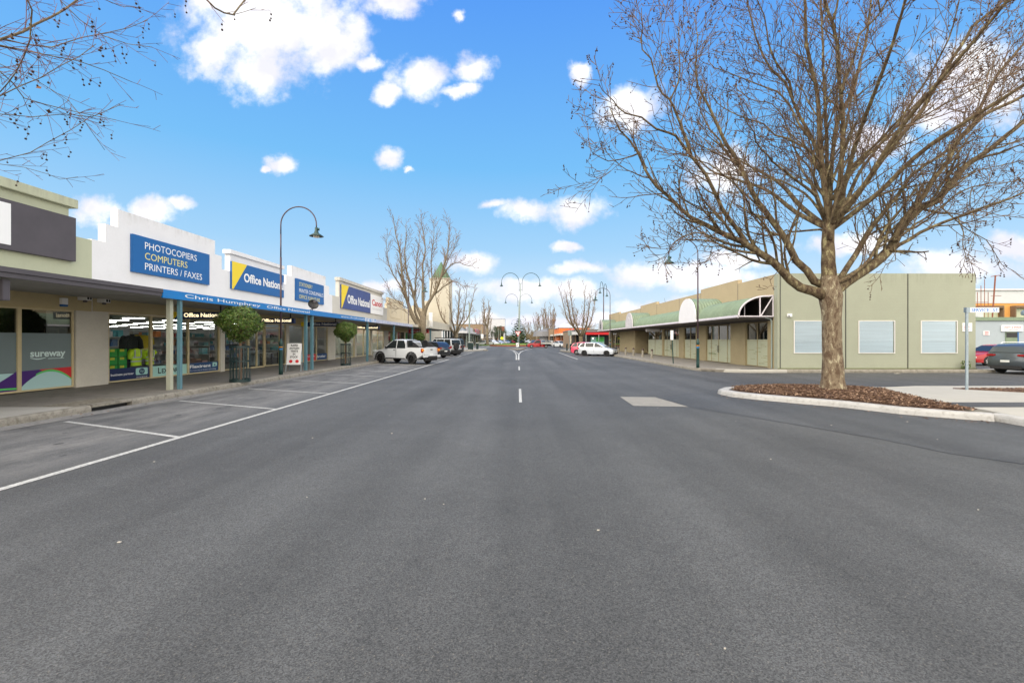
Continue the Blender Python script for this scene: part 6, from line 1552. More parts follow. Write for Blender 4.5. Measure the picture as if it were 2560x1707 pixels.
# right limbs
limb([(2082, 735), (2094.7, 720), (2115, 705), (2137.8, 689), (2160, 675), (2183.7, 660), (2205, 642), (2223.9, 622.7), (2235, 608), (2241, 594), (2252, 570), (2267, 551), (2301, 519), (2325, 508), (2344, 499), (2373, 465), (2395, 438), (2416, 413), (2459, 384), (2488, 362), (2520, 335), (2560, 304), (2620, 265), (2700, 200)], .205, .035, 0, 1.6, n=15)
limb([(2236, 605), (2244, 575), (2258, 551), (2275, 530), (2292.8, 510.7), (2315.7, 479), (2325, 460), (2338.7, 442), (2355, 420), (2370, 401.7), (2387.5, 360), (2408, 335), (2430.5, 310), (2460, 288), (2488, 272.7), (2530, 255), (2560, 238), (2650, 190)], .115, .04, .2, -.6, n=12)
limb([(2430.5, 312), (2445, 285), (2459, 252.6), (2475, 225), (2488, 195), (2505, 172), (2525, 149), (2545, 125), (2560, 109), (2620, 40)], .065, .03, -.2, .6)
limb([(2226.7, 628), (2248, 612), (2272.7, 599.7), (2300, 582), (2330, 568), (2360, 555), (2387.5, 545), (2410, 538), (2430.5, 528), (2460, 518), (2488, 507.9), (2520, 497), (2560, 482), (2640, 450)], .085, .02, -.1, -1.8, n=10)
limb([(2082, 715), (2105, 690), (2122, 662), (2137.8, 637), (2152, 612), (2166.5, 585), (2185, 560), (2206.7, 533.7), (2225, 510), (2244, 487.8), (2260, 465), (2272.7, 444.7), (2300, 422), (2330, 401.7), (2370, 375), (2410, 340), (2450, 300), (2500, 255), (2560, 215)], .125, .02, .1, 2.2, n=12)
limb([(2086, 712), (2120.6, 691.6), (2140, 678), (2160.7, 663), (2175, 645), (2186.6, 622.7), (2215, 588), (2246.8, 556.7), (2280, 520), (2310, 480)], .085, .03, -.15, .5, n=10)
limb([(2074, 580), (2089, 545), (2114.8, 510.7), (2140, 483), (2166.5, 456), (2186.6, 424.6), (2210, 395), (2229.6, 370), (2250, 342), (2272.7, 315.7), (2295, 290), (2310, 267), (2325, 240), (2338.7, 215), (2355, 190), (2370, 166.5), (2396, 123), (2415, 95), (2430.5, 66), (2450, 50), (2473.6, 34), (2531, 0), (2600, -50)], .115, .03, -.1, -1.3, n=12)
limb([(2072, 570), (2090, 545), (2110, 500), (2112, 462), (2135, 420), (2160.7, 396), (2210, 350), (2255, 300), (2300, 250), (2340, 215), (2370, 190), (2420, 120), (2470, 50), (2520, -20)], .085, .016, .1, 1.8)
limb([(2080, 500), (2100, 460), (2125, 420), (2160.7, 387), (2201, 350), (2230, 315), (2258, 287), (2290, 240), (2315.7, 201), (2350, 140), (2372, 100), (2395, 20), (2410, -60)], .07, .014, 0, -2.0)
limb([(2078, 460), (2100, 400), (2112, 330), (2126, 258), (2143.5, 186.6), (2155, 140), (2166.5, 100), (2178, 0), (2185, -80)], .06, .012, .1, .9)
limb([(2085, 480), (2120, 440), (2180, 380), (2240, 330), (2310, 290), (2380, 250), (2450, 215), (2520, 190), (2600, 150)], .06, .014, .1, 3.0)
limb([(2088, 560), (2130, 520), (2190, 490), (2260, 470), (2330, 455), (2400, 440), (2470, 420), (2560, 400)], .055, .014, .1, 2.6)
limb([(2240, 600), (2290, 560), (2350, 520), (2400, 480), (2460, 460), (2520, 455), (2580, 440)], .05, .012, 0, 1.4)
# drooping boughs hanging in front of the green wall on the right
limb([(2395, 545), (2410, 580), (2405, 612), (2414, 640), (2408, 665), (2398, 682)], .022, .006, -.9, -1.5, lens=.7, spacing=.14)
limb([(2430, 470), (2425, 510), (2440, 560), (2432, 600), (2420, 640), (2440, 690)], .020, .006, -.2, -1.0, lens=.7, spacing=.14)
limb([(2350, 515), (2380, 540), (2420, 575), (2465, 600), (2490, 640), (2505, 660), (2540, 680)], .028, .007, .2, -.6, lens=.8, spacing=.16)
limb([(2235, 610), (2240, 650), (2215, 660), (2200, 690), (2185, 705), (2178, 715)], .018, .006, -.2, -.6, lens=.5, spacing=.14)
limb([(1951, 671), (1935, 690), (1925, 700), (1928, 712), (1915, 722), (1890, 716)], .016, .006, -.3, -.8, lens=.4, spacing=.16)
limb([(1760, 600), (1780, 620), (1770, 650), (1735, 660), (1700, 655)], .014, .006, -.8, -1.4, lens=.5, spacing=.12)
# boughs reaching towards and away from the viewer so the crown is round
for (x, y, z, r) in ((7.4, 8.9, 7.6, .07), (9.4, 8.6, 8.2, .07), (11.2, 9.4, 7.4, .07), (8.0, 16.6, 8.2, .08), (10.4, 16.8, 8.0, .08), (6.6, 15.6, 7.4, .07), (12.4, 15.4, 8.4, .07)):
    s0 = Vector((8.58, 12.5, 4.6)); e_ = Vector((x, y, z)); mid = s0.lerp(e_, .5)+Vector((0, 0, .25))
    P_ = resample([s0, s0.lerp(mid, .5)-Vector((0, 0, .1)), mid, e_, e_+Vector(((x-8.6)*.25, (y-12.5)*.25, 1.3))], .25)
    m = len(P_); T.limb.tube([tuple(p) for p in P_], [r+(.012-r)*i/(m-1) for i in range(m)], 8)
    T.sub(P_, r, .012, 1.9, .36, .34, .16, .06, 1, 3, .0070, start=.3, seg=.17, ang=(.38, .92))
T.limb.build('limbs', m_limbbark, big, smooth=True)
T.b1.build('branches', m_limbbark, big, smooth=True)
o = T.tw.build('twigs', m_twig, big); o['kind'] = 'stuff'
rr = T.rr; hang_ = MB()
cands = [t for t in T.tips]; rr.shuffle(cands)
for p, d, r in cands[:3000]:
    if rr.random() < .45 and p.z > 3.0: pass
    far = (Vector((p.x, p.y, 0))-Vector((8.6, 12.5, 0))).length
    if far < 2.0 and rr.random() < .75: continue
    q = Vector(p)
    for k in range(rr.choice((1, 1, 2, 2, 3))):
        q2 = q+Vector((rr.uniform(-.025, .025), rr.uniform(-.025, .025), -rr.uniform(.03, .07))); hang_.tube([tuple(q), tuple(q2)], .0022, 3, cap=False); add_ball(T.balls, q2, rr.uniform(.016, .022)); q = q2
    if rr.random() < .035: curl_leaf(T.leaf, rr, q, rr.uniform(.05, .09))
o = hang_.build('seed_stalks', m_twig, big); o['kind'] = 'stuff'
o = T.balls.build('seed_balls', m_ball, big); o['kind'] = 'stuff'
o = T.leaf.build('dry_leaves', m_dryleaf, big); o['kind'] = 'stuff'
print('big tree faces', len(T.tw.f), len(T.b1.f), len(T.tips))

# ---- plane tree standing out of frame on the left, boughs reaching over the street
T2 = Tree(7); T2.lenf = .55; T2.spc = {1: .14, 2: .17}
lt = thing('plane_tree', 'bare plane tree at the near left, boughs with dark seed balls in the sky', 'tree', (-9.6, 3.2, .14))
b = MB(); b.tube([(-9.6, 3.2, 0), (-9.6, 3.2, 1.2), (-9.55, 3.2, 2.8), (-9.4, 3.3, 4.0), (-9.3, 3.3, 7.5), (-9.2, 3.3, 10)], [.42, .32, .30, .22, .12, .04], 18); b.build('trunk', m_bark, lt, smooth=True)
def limb2(spec, r0, r1, y0=3.4, y1=4.8, lens=.66, spacing=.12, root=(-9.45, 3.25, 3.6), keep=True):
    pts = [Vector(root)] if root else []
    k = len(spec)
    for i, (px, py) in enumerate(spec):
        t = i/(k-1); pts.append(at(px, py, y0+(y1-y0)*t))
    P_ = resample(pts, .15); m = len(P_)
    r0 *= .55; r1 *= .75
    T2.limb.tube([tuple(p) for p in P_], [r0+(r1-r0)*(i/(m-1))**.6 for i in range(m)], 7)
    T2.sub(P_, r0, r1, lens, .45, spacing, .09, .01, 1, 2, .0026, start=.35, seg=.10, droop=.04, ang=(.25, .7))
limb2([(-700, 60), (-250, 120), (0, 99), (90, 60), (160, 25), (230, -30)], .07, .010, 3.8, 4.6)
limb2([(-700, 100), (-250, 90), (0, 113), (70, 128), (140, 142), (195, 152), (260, 175), (330, 205)], .065, .004, 3.6, 4.7)
limb2([(-600, 0), (-250, 20), (0, 95), (60, 110), (130, 118), (200, 95), (235, 88), (320, 70), (370, 50)], .05, .004, 4.0, 5.2)
limb2([(-500, 150), (-200, 130), (0, 179), (30, 205), (60, 245), (110, 260), (170, 275), (240, 290), (290, 300)], .05, .004, 4.2, 4.9)
limb2([(-500, 200), (-200, 240), (0, 240), (50, 215), (100, 195), (150, 165), (200, 140), (240, 110)], .04, .004, 4.0, 4.5)
limb2([(-500, 300), (-200, 380), (0, 401), (76, 381), (120, 355), (176, 325), (215, 300)], .035, .004, 4.6, 5.2, lens=.5)
limb2([(-500, 250), (-200, 300), (0, 285), (80, 292), (160, 285), (230, 292), (300, 262)], .03, .004, 4.4, 4.9, lens=.5)
limb2([(-500, 330), (-200, 390), (0, 410), (60, 418), (120, 435), (150, 448), (195, 442)], .022, .003, 4.8, 5.2, lens=.5, spacing=.22)
limb2([(-500, -200), (-100, -100), (60, -20), (80, 25), (75, 100), (40, 180), (0, 230)], .05, .006, 3.8, 4.4)
limb2([(-400, -300), (0, -200), (120, -30), (200, 50), (260, 90), (320, 110), (380, 118)], .04, .004, 4.0, 4.8, lens=.5)
limb2([(-400, -300), (0, -250), (150, -60), (240, -10), (300, 15), (355, 20)], .03, .004, 4.2, 4.8, lens=.6)
limb2([(-500, 100), (-150, 200), (0, 160), (90, 200), (170, 250), (230, 330), (262, 375)], .03, .003, 4.3, 5.0, lens=.5)
limb2([(-300, -700), (300, -420), (470, -80), (517, 0), (537, 20), (560, 32), (583, 37), (600, 15), (622, -12)], .05, .010, 4.4, 5.0, lens=.35, spacing=.2, root=(-9.3, 3.3, 6.5))
limb2([(583, 37), (610, 30), (640, 20)], .006, .003, 5.0, 5.1, lens=.3, spacing=.10, root=None)
T2.limb.build('limbs', m_limb, lt, smooth=True); T2.b1.build('branches', m_redtwig, lt)
o = T2.tw.build('twigs', m_redtwig, lt); o['kind'] = 'stuff'
rr = T2.rr; b = MB(); st_ = MB(); lf = MB()
cands = T2.tips[:]; rr.shuffle(cands)
for p, d, r in cands[:270]:
    q = Vector(p)
    for k in range(rr.choice((1, 2, 2, 3))):
        q2 = q+Vector((rr.uniform(-.02, .02), rr.uniform(-.02, .02), -rr.uniform(.03, .06))); st_.tube([tuple(q), tuple(q2)], .0015, 3, cap=False); add_ball(b, q2, rr.uniform(.009, .0125)); q = q2
    if rr.random() < .05: curl_leaf(lf, rr, q, rr.uniform(.03, .06))
o = b.build('seed_balls', m_ball, lt); o['kind'] = 'stuff'
o = st_.build('seed_stalks', m_twig, lt); o['kind'] = 'stuff'
o = lf.build('dry_leaves', m_dryleaf, lt); o['kind'] = 'stuff'

# ---- generic vase-shaped street plane
def street_tree(name, label, x, y, h, spread, th, tr_, seed, group='bare plane trees further along the street', specs=None, tw_r=.012, lens=1.6, spacing=.45, dens=2, tm_=None, trunkm=None, spc=(.24, .2)):
    t = thing(name, label, 'tree', (x, y, .1), group=group)
    K = Tree(seed); K.lenf = .55; K.spc = {1: spc[0], 2: spc[1], 3: .3}; rr = K.rr
    b = MB(); b.tube([(x, y, 0), (x, y, .3), (x+rr.uniform(-.1, .1), y, th*.6), (x, y, th*1.05)], [tr_*1.35, tr_*1.1, tr_, tr_*1.1], 12); b.build('trunk', trunkm or m_fartrunk, t, smooth=True)
    if specs:
        for sp, r0, r1, d1 in specs:
            P_ = resample([at(a, c_, y+d1*(i/(len(sp)-1))) for i, (a, c_) in enumerate(sp)], .4); m = len(P_)
            K.limb.tube([tuple(p) for p in P_], [r0+(r1-r0)*(i/(m-1))**.8 for i in range(m)], 7)
            K.sub(P_, r0, r1, lens, .4, spacing, .16, .16, 1, dens, tw_r, start=.2, seg=.35, ang=(.35, .8))
    else:
        nl = 7
        for k in range(nl):
            a = 2*pi*k/nl+rr.uniform(-.4, .4); lean = rr.uniform(.25, 1.0) if k else .1
            p0 = Vector((x, y, th*rr.uniform(.85, 1.05))); ex = spread*.5*lean
            top = Vector((x+ex*cos(a), y+ex*sin(a), h*rr.uniform(.78, 1.0)))
            mid = p0.lerp(top, .42)+Vector((cos(a)*ex*.22, sin(a)*ex*.22, -h*.03))
            P_ = resample([p0, p0.lerp(mid, .5), mid, top], .4); m = len(P_); r0 = tr_*.55
            K.limb.tube([tuple(p) for p in P_], [r0+(tw_r-r0)*(i/(m-1))**.8 for i in range(m)], 6)
            K.sub(P_, r0, tw_r, lens, .4, spacing, .16, .16, 1, dens, tw_r, start=.22, seg=.35, ang=(.35, .85))
    K.limb.build('limbs', trunkm or m_fartrunk, t, smooth=True)
    if K.b1.f: K.b1.build('branches', trunkm or m_fartrunk, t)
    o = K.tw.build('twigs', tm_ or m_twig2, t); o['kind'] = 'stuff'
    b = MB(); cands = K.tips[:]; rr.shuffle(cands)
    for p, d, r in cands[:int(len(cands)*.28)]:
        add_ball(b, p+Vector((0, 0, -.05)), rr.uniform(.02, .035))
    if b.f: o = b.build('seed_balls', m_dryleaf, t); o['kind'] = 'stuff'
    return t
specs = [([(1055, 822), (1034, 794), (1021.7, 762), (1013, 731), (1006, 696), (1003.5, 661), (1002, 647), (996, 610), (989, 584), (985, 553), (983, 540)], .26, .02, -1.5),
         ([(1057, 800), (1044, 770.5), (1035.8, 746.7), (1027, 710), (1016, 675), (1012, 630), (1016, 590), (1014, 560)], .17, .02, .8),
         ([(1059, 812), (1059.6, 780), (1056.8, 738), (1058, 696), (1056.8, 661), (1063, 627), (1060, 590), (1053, 560), (1052, 548)], .19, .02, 0),
         ([(1060, 792), (1066.7, 766), (1076.5, 748), (1089, 727), (1100, 699), (1111.6, 658), (1119, 630), (1122, 600), (1123, 566), (1122, 552)], .20, .02, -.8),
         ([(1083.5, 738), (1100, 724), (1115, 712), (1128, 703), (1145, 706), (1160, 720)], .08, .02, -2),
         ([(1101, 697), (1115, 675), (1128, 661), (1149.5, 655.5), (1160, 661), (1180, 665), (1186, 655)], .08, .02, .5),
         ([(1055, 815), (1038, 780), (1037.5, 740), (1040, 696), (1042, 650), (1048, 600), (1047, 565)], .14, .02, 2.2),
         ([(1075, 750), (1080, 700), (1078, 650), (1084, 600), (1085, 560), (1083, 548)], .09, .02, 1.6),
         ([(1030, 775), (1010, 765), (990, 750), (975, 735), (968, 712)], .05, .015, -1.0),
         ([(1013, 731), (995, 705), (980, 680), (970, 650), (966, 610), (967, 590)], .09, .015, -1.5),
         ([(1104, 690), (1120, 650), (1135, 620), (1140, 595), (1143, 585)], .06, .015, 1.0),
         ([(1034, 794), (1000, 770), (985, 772), (975, 760)], .03, .012, 1.0)]
street_tree('plane_tree', 'tall bare plane tree behind the white ute, nearest tree in the left row', -9.5, 45.4, 13.5, 9, 4.2, .29, 5, specs=specs, tw_r=.015, lens=1.9, spacing=.28, spc=(.22, .17))
street_tree('plane_tree', 'bare plane tree with twin leaning stems beside the tower, second in the left row', -9.0, 66, 10.2, 9.0, 2.4, .28, 6, tw_r=.020, lens=1.8, spacing=.5, spc=(.26, .22))
street_tree('plane_tree', 'bare plane tree on the far grass verge left of the roundabout', -8.2, 122, 12.8, 5.8, 4.5, .34, 8, tw_r=.032, lens=2.0, spacing=.6, spc=(.36, .34))
street_tree('plane_tree', 'bare tree on the right outstand behind the silver hatchback', 8.1, 58.5, 8.8, 11.0, 1.9, .24, 9, tw_r=.015, lens=1.6, spacing=.28, spc=(.22, .19), trunkm=m_limb)
for i, (x, y, h, sp, l) in enumerate(((6.6, 160, 11.0, 9, 'far bare tree right of the pine, leftmost and lowest of the clump'), (9.3, 165, 12.5, 10, 'far bare tree right of the pine, second of the clump'), (10.4, 150, 13.6, 7, 'tallest far bare tree of the clump, left of the pole with a round fitting'),
                                     (13.0, 170, 12.5, 8, 'far bare tree at the right end of the clump'), (21, 165, 12.6, 8, 'far bare tree rising behind the orange hall'), (4.0, 200, 9.5, 8, 'low far bare tree just behind the right side of the pine'),
                                     (-18, 210, 13.0, 9, 'far bare tree above the brown brick building, left one'), (-14.5, 215, 13.5, 9, 'far bare tree above the brown brick building, right one'))):
    street_tree('bare_tree', l, x, y, h, sp, 3.0, .26, 30+i, group='far bare trees down the street', tw_r=.042, lens=2.4, spacing=.8, spc=(.42, .42), dens=2)
s = MB(); rr = random.Random(3); K = Tree(55); K.lenf = .5; K.spc = {1: .2}
K.branch(Vector((16.2, 50, 4.6)), Vector((0, 0, 1)), 1.6, .03, 1, 2, .15, .1, .012, .2, 0)
tag(K.tw.build('sapling', m_twig) if not K.b1.f else K.b1.build('sapling', m_twig), 'bare twiggy sapling top showing over the tan parapet', 'tree')

# evergreens and the pine
def evergreen(x, y, h, w, label, seed):
    t = thing('evergreen_tree', label, 'tree', (x, y, 0), group='dark evergreens far on the left'); rr = random.Random(seed)
    b = MB(); b.tube([(x, y, 0), (x, y, h*.6)], [.3, .1], 7)
    b.build('trunk', m_limb, t); b = MB()
    cl = [(Vector((rr.gauss(0, .35)*w, rr.gauss(0, .35)*w, h*(.25+.6*rr.random()))), rr.uniform(.18, .34)*w) for _ in range(26)]
    for c, r in cl:
        for k in range(90):
            p = Vector((x, y, 0))+c+rvec(rr)*r*rr.random()**.4; l = rr.uniform(.10, .22); d = rvec(rr); e_ = d.orthogonal().normalized()
            b.poly([tuple(p-d*l), tuple(p+e_*l*.6), tuple(p+d*l), tuple(p-e_*l*.6)])
    b.build('crown', m_everg, t)
evergreen(-10.2, 205, 8.2, 4.6, 'dark evergreen tree, left of the far pair before the red brick block', 1)
evergreen(-7.4, 200, 6.4, 4.6, 'dark evergreen tree, right and lower of the far pair', 2)
evergreen(2.4, 230, 5.8, 8, 'low dark evergreen mass directly behind the roundabout pine', 3); evergreen(9.5, 140, 2.4, 3, 'small dark rounded shrub beside the white kiosk', 4)
t = thing('norfolk_pine', 'dark tiered pine with upturned branches on the roundabout lawn', 'tree', (.15, 111, .5)); rr = random.Random(12)
b = MB(); b.tube([(0, 0, 0), (0, 0, 6.2)], [.16, .02], 8); b.build('trunk', m_limb, t, local=True)
b = MB(); bb = MB()
for k in range(15):
    z = .35+k*.405; R = 2.55*(1-(z-.2)/6.3)**.85+.12; nb = 7
    for j in range(nb):
        a = 2*pi*(j+.5*(k % 2)+rr.uniform(-.15, .15))/nb; R_ = R*rr.uniform(.85, 1.1)
        pts = [Vector((R_*u*cos(a), R_*u*sin(a), z-.06*R_*sin(pi*u)+.16*R_*u**2.2)) for u in (0, .25, .5, .75, 1)]
        bb.tube([tuple(p) for p in pts], [.03, .025, .02, .014, .008], 4, cap=False)
        for q in range(int(95*R_/2)+16):
            u = rr.uniform(.12, 1.0); i = min(3, int(u*4)); p = pts[i].lerp(pts[i+1], u*4-i); sd = Vector((-sin(a), cos(a), 0))*rr.choice((-1, 1)); w = .34*(1-u*.5)*R_/2.2
            d = (sd*w+Vector((cos(a), sin(a), 0))*w*.7+Vector((0, 0, rr.uniform(-.02, .12)))); n_ = Vector((0, 0, .035))
            b.poly([tuple(p-n_*2), tuple(p+d-n_), tuple(p+d*.9+n_*1.6), tuple(p+n_*2)])
bb.build('branches', m_limb, t, local=True); b.build('needles', m_pine, t, local=True)

def thicket(x0, x1, y0, y1, h, n, mt, label, seed):
    rr = random.Random(seed); b = MB()
    for k in range(n):
        x = rr.uniform(x0, x1); y = rr.uniform(y0, y1); hh = h*(.6+.4*mnoise.noise(Vector((x*.35, y*.1, seed)))+.25*rr.random()); z = hh*rr.random()**.8
        d = Vector((rr.gauss(0, .35), rr.gauss(0, .35), 1)).normalized()*rr.uniform(.25, .7); e_ = Vector((d.z, 0, -d.x)).normalized()*rr.uniform(.03, .09)
        p = Vector((x, y, z)); b.poly([tuple(p-e_), tuple(p+e_), tuple(p+d)])
    tag(b.build('distant_wood', mt), label, 'wood', kind='stuff')
thicket(3.5, 16, 185, 205, 5.2, 9000, leaf_mat('brown_thicket', [(.10, .075, .045), (.17, .125, .07), (.24, .17, .10), (.10, .10, .05)], .9), 'brown bare thicket far beyond the roundabout on the right', 1)
thicket(-8, 3, 215, 235, 4.2, 6000, leaf_mat('olive_thicket', [(.05, .06, .03), (.10, .10, .05), (.14, .11, .07)], .9), 'olive thicket far beyond the roundabout on the left', 2)
thicket(18, 30, 175, 190, 8.0, 5000, leaf_mat('pale_thicket', [(.24, .17, .11), (.30, .22, .14)], .9), 'pale brown treetops above the orange hall', 3)

# ================================================================ VEHICLES (metres)
def car(name, label, col, loc, heading, body, cabin, wx, L, W, R, group=None, belt=.95, glass_rear=None, rim=m_rim, rearlamp=None, rails=False, flare=False, detail=True, pillars=(), plate=True, steps=False, wide_cab=None, tumble=.24, cat='car', hood=None, mirrors=True):
    """body, cabin: side outlines (x forward, z up). wx = (rear axle, front axle)"""
    t = thing(name, label, cat, (loc[0], loc[1], 0), rz=heading, group=group, scale=1)
    hw = W/2
    # closed outline with wheel arches along the bottom
    zb = .22 if R < .36 else .36
    RA = R*1.10+.02
    def arch(cx):
        out = []
        a0 = math.asin(max(-1, min(1, (zb-R)/RA)))
        for k in range(13):
            a = a0+(pi-2*a0)*k/12; out.append((cx+RA*cos(a), R+RA*sin(a)))
        return out
    bottom = [body[0]] if False else []
    outline = list(body)                      # rear-bottom ... over the top ... front-bottom
    outline += arch(wx[1]) + arch(wx[0])       # front to rear along the underside
    st = [(-1.0, .018, .10), (-.985, .006, .045), (-.93, 0, .012), (-.6, 0, 0), (0, 0, 0), (.6, 0, 0), (.93, 0, .012), (.985, .006, .045), (1.0, .018, .10)]
    b = MB(); n = len(outline); vs = []
    xm = (body[0][0]+body[-1][0])/2
    for s_, sh, drop in st:
        for (x, z) in outline:
            u = (x-xm)/(L/2); k = 1-(.050*abs(s_)**3+sh)*abs(u)**3
            yy = s_*hw*(1-.10*max(0, abs(u)-.62)/.38*(1 if u > 0 else .7))
            top = max(0, (z-.55)/.5); yy *= 1-.035*max(0, min(1, top))
            vs.append((xm+(x-xm)*k, yy, z-drop*min(1, top)))
    m = len(st)
    fs = [(i*n+j, i*n+(j+1) % n, (i+1)*n+(j+1) % n, (i+1)*n+j) for i in range(m-1) for j in range(n)]
    fs += [list(range(n-1, -1, -1)), [(m-1)*n+j for j in range(n)]]
    b.add(vs, fs); bo = b.build('body', col, t, scale=1, local=True, smooth=True)
    bm = bmesh.new(); bm.from_mesh(bo.data); bmesh.ops.triangulate(bm, faces=[f for f in bm.faces if len(f.verts) > 4]); bmesh.ops.recalc_face_normals(bm, faces=bm.faces)
    for e in bm.edges:
        if len(e.link_faces) == 2 and e.calc_face_angle(0) > .6: e.smooth = False
    bm.to_mesh(bo.data); bm.free()
    # cabin
    if cabin:
        zt = max(z for x, z in cabin); cw = hw-.055
        def yc(z): return cw-tumble*max(0, z-belt)
        b = MB(); n = len(cabin); vs = []
        for s_ in (-1, -.90, 0, .90, 1):
            for x, z in cabin:
                d = .035*(1 if abs(s_) == 1 and z > zt-.12 else 0); vs.append((x, s_*yc(z), z-d+(.012 if s_ == 0 and z > zt-.12 else 0)))
        b.add(vs, [(i*n+j, i*n+(j+1) % n, (i+1)*n+(j+1) % n, (i+1)*n+j) for i in range(4) for j in range(n)]+[list(range(n-1, -1, -1)), [4*n+j for j in range(n)]])
        co = b.build('roof', col, t, scale=1, local=True, smooth=True)
        bm = bmesh.new(); bm.from_mesh(co.data); bmesh.ops.triangulate(bm, faces=[f for f in bm.faces if len(f.verts) > 4]); bmesh.ops.recalc_face_normals(bm, faces=bm.faces)
        for e in bm.edges:
            if len(e.link_faces) == 2 and e.calc_face_angle(0) > .5: e.smooth = False
        bm.to_mesh(co.data); bm.free()
        # side glass: cabin outline shrunk, split at pillars
        cx = sum(p[0] for p in cabin)/n; zlo = belt+.02; zhi = zt-.075
        def span(z):
            xs = []
            for (x0, z0), (x1, z1) in zip(cabin, cabin[1:]+cabin[:1]):
                if (z0-z)*(z1-z) <= 0 and abs(z1-z0) > 1e-6: xs.append(x0+(x1-x0)*(z-z0)/(z1-z0))
            return min(xs), max(xs)
        lo0, lo1 = span(zlo); hi0, hi1 = span(zhi); md0, md1 = span((zlo+zhi)/2)
        cuts = [None]+sorted(pillars)+[None]
        for sg in (-1, 1):
            for i in range(len(cuts)-1):
                g2 = MB(); rows = []
                for z, (a, c_) in ((zlo, (lo0, lo1)), ((zlo+zhi)/2, (md0, md1)), (zhi, (hi0, hi1))):
                    xa = a+.09 if cuts[i] is None else max(a+.09, cuts[i]+.04); xb = c_-.10 if cuts[i+1] is None else min(c_-.10, cuts[i+1]-.04)
                    if xb < xa: xb = xa
                    rows.append((xa, xb, z))
                for (a0, b0, z0), (a1, b1, z1) in zip(rows, rows[1:]):
                    P = [(a0, sg*(yc(z0)+.006), z0), (b0, sg*(yc(z0)+.006), z0), (b1, sg*(yc(z1)+.006), z1), (a1, sg*(yc(z1)+.006), z1)]
                    if sg > 0: P.reverse()
                    g2.poly(P)
                g2.build('side_window', m_carglass, t, scale=1, local=True)
        # windscreen and rear window follow the outline's end slopes
        fr = [(x, z) for x, z in cabin]; topf = max(fr, key=lambda p: p[0]+p[1]*.0 if p[1] > zt-.12 else -9)
        tf = max((p for p in fr if p[1] > zt-.12), key=lambda p: p[0]); tb = min((p for p in fr if p[1] > zt-.12), key=lambda p: p[0]); bf = max(fr, key=lambda p: p[0]); bb_ = min(fr, key=lambda p: p[0])
        for nm, A, B_, o_ in (('windscreen', bf, tf, 1), ('rear_window', bb_, tb, -1)):
            if nm == 'rear_window' and glass_rear is False: continue
            a = Vector((A[0], 0, A[1])); c_ = Vector((B_[0], 0, B_[1])); e_ = c_-a; nn = Vector((e_.z, 0, -e_.x)).normalized()*(1 if o_ > 0 else -1)*.012
            if nm == 'rear_window' and nn.x > 0: nn = -nn
            if nm == 'windscreen' and nn.x < 0: nn = -nn
            p0 = a+e_*.10+nn; p1 = a+e_*.92+nn; g2 = MB(); w0 = yc(p0.z)-.09; w1 = yc(p1.z)-.10
            P = [(p0.x, -w0, p0.z), (p0.x, w0, p0.z), (p1.x, w1, p1.z), (p1.x, -w1, p1.z)]
            if o_ < 0: P.reverse()
            g2.poly(P); g2.build(nm, m_carglass, t, scale=1, local=True)
    # underbody, wheels
    b = MB(); x0 = min(x for x, z in body)+.25; x1 = max(x for x, z in body)-.25; b.box(x0, x1, -hw+.28, hw-.28, zb-.02, .62); b.build('underbody', m_under, t, scale=1, local=True)
    for ax in wx:
        for sg in (-1, 1):
            w = .225; y0 = sg*(hw-.235); y1 = sg*(hw-.015)
            if flare: y0 += sg*.02; y1 += sg*.03
            b = MB(); a_, c_ = min(y0, y1), max(y0, y1)
            b.lathe([(R*.60, a_), (R*.93, a_), (R, a_+.03), (R, c_-.03), (R*.93, c_), (R*.62, c_)], (ax, R), 26, axis='y', cap=False)
            wl = b.build('wheel', m_tyre, t, scale=1, local=True, smooth=True)
            b = MB(); yo = y1-sg*.03; yi = y1-sg*.07
            b.lathe([(R*.63, min(yo, yi)), (R*.66, max(yo, yi))], (ax, R), 22, axis='y', cap=False)
            b.add([(ax+R*.64*cos(2*pi*j/20), yi-sg*.02, R+R*.64*sin(2*pi*j/20)) for j in range(20)], [list(range(20))], 1)
            for k in range(5):
                a = 2*pi*k/5+.3; dx, dz = cos(a), sin(a); px, pz = -dz*.045, dx*.045
                q = [(ax+px*.9, R+pz*.9), (ax+dx*R*.62+px, R+dz*R*.62+pz), (ax+dx*R*.62-px, R+dz*R*.62-pz), (ax-px*.9, R-pz*.9)]
                b.prism(q, 'y', min(yi, yo-sg*.01), max(yi, yo-sg*.01))
            b.lathe([(.06, min(yi, yo)), (.05, max(yi, yo))], (ax, R), 10, axis='y')
            b.build('rim', [rim, m_under], wl, scale=1, local=True)
            if flare:
                b = MB(); ring = []
                a0, a1 = .02, pi-.02
                for k in range(16):
                    a = a0+(a1-a0)*k/15; ring.append((ax+(RA+.09)*cos(a), R+(RA+.09)*sin(a)))
                inn = [(ax+(RA-.01)*cos(a0+(a1-a0)*k/15), R+(RA-.01)*sin(a0+(a1-a0)*k/15)) for k in range(15, -1, -1)]
                yA, yB = sg*(hw-.05), sg*(hw+.035)
                for k in range(15):
                    q = [ring[k], ring[k+1], inn[14-k], inn[15-k]]; b.prism(q, 'y', min(yA, yB), max(yA, yB))
                b.build('wheel_arch_flare', m_trim, t, scale=1, local=True)
    if not detail: return t
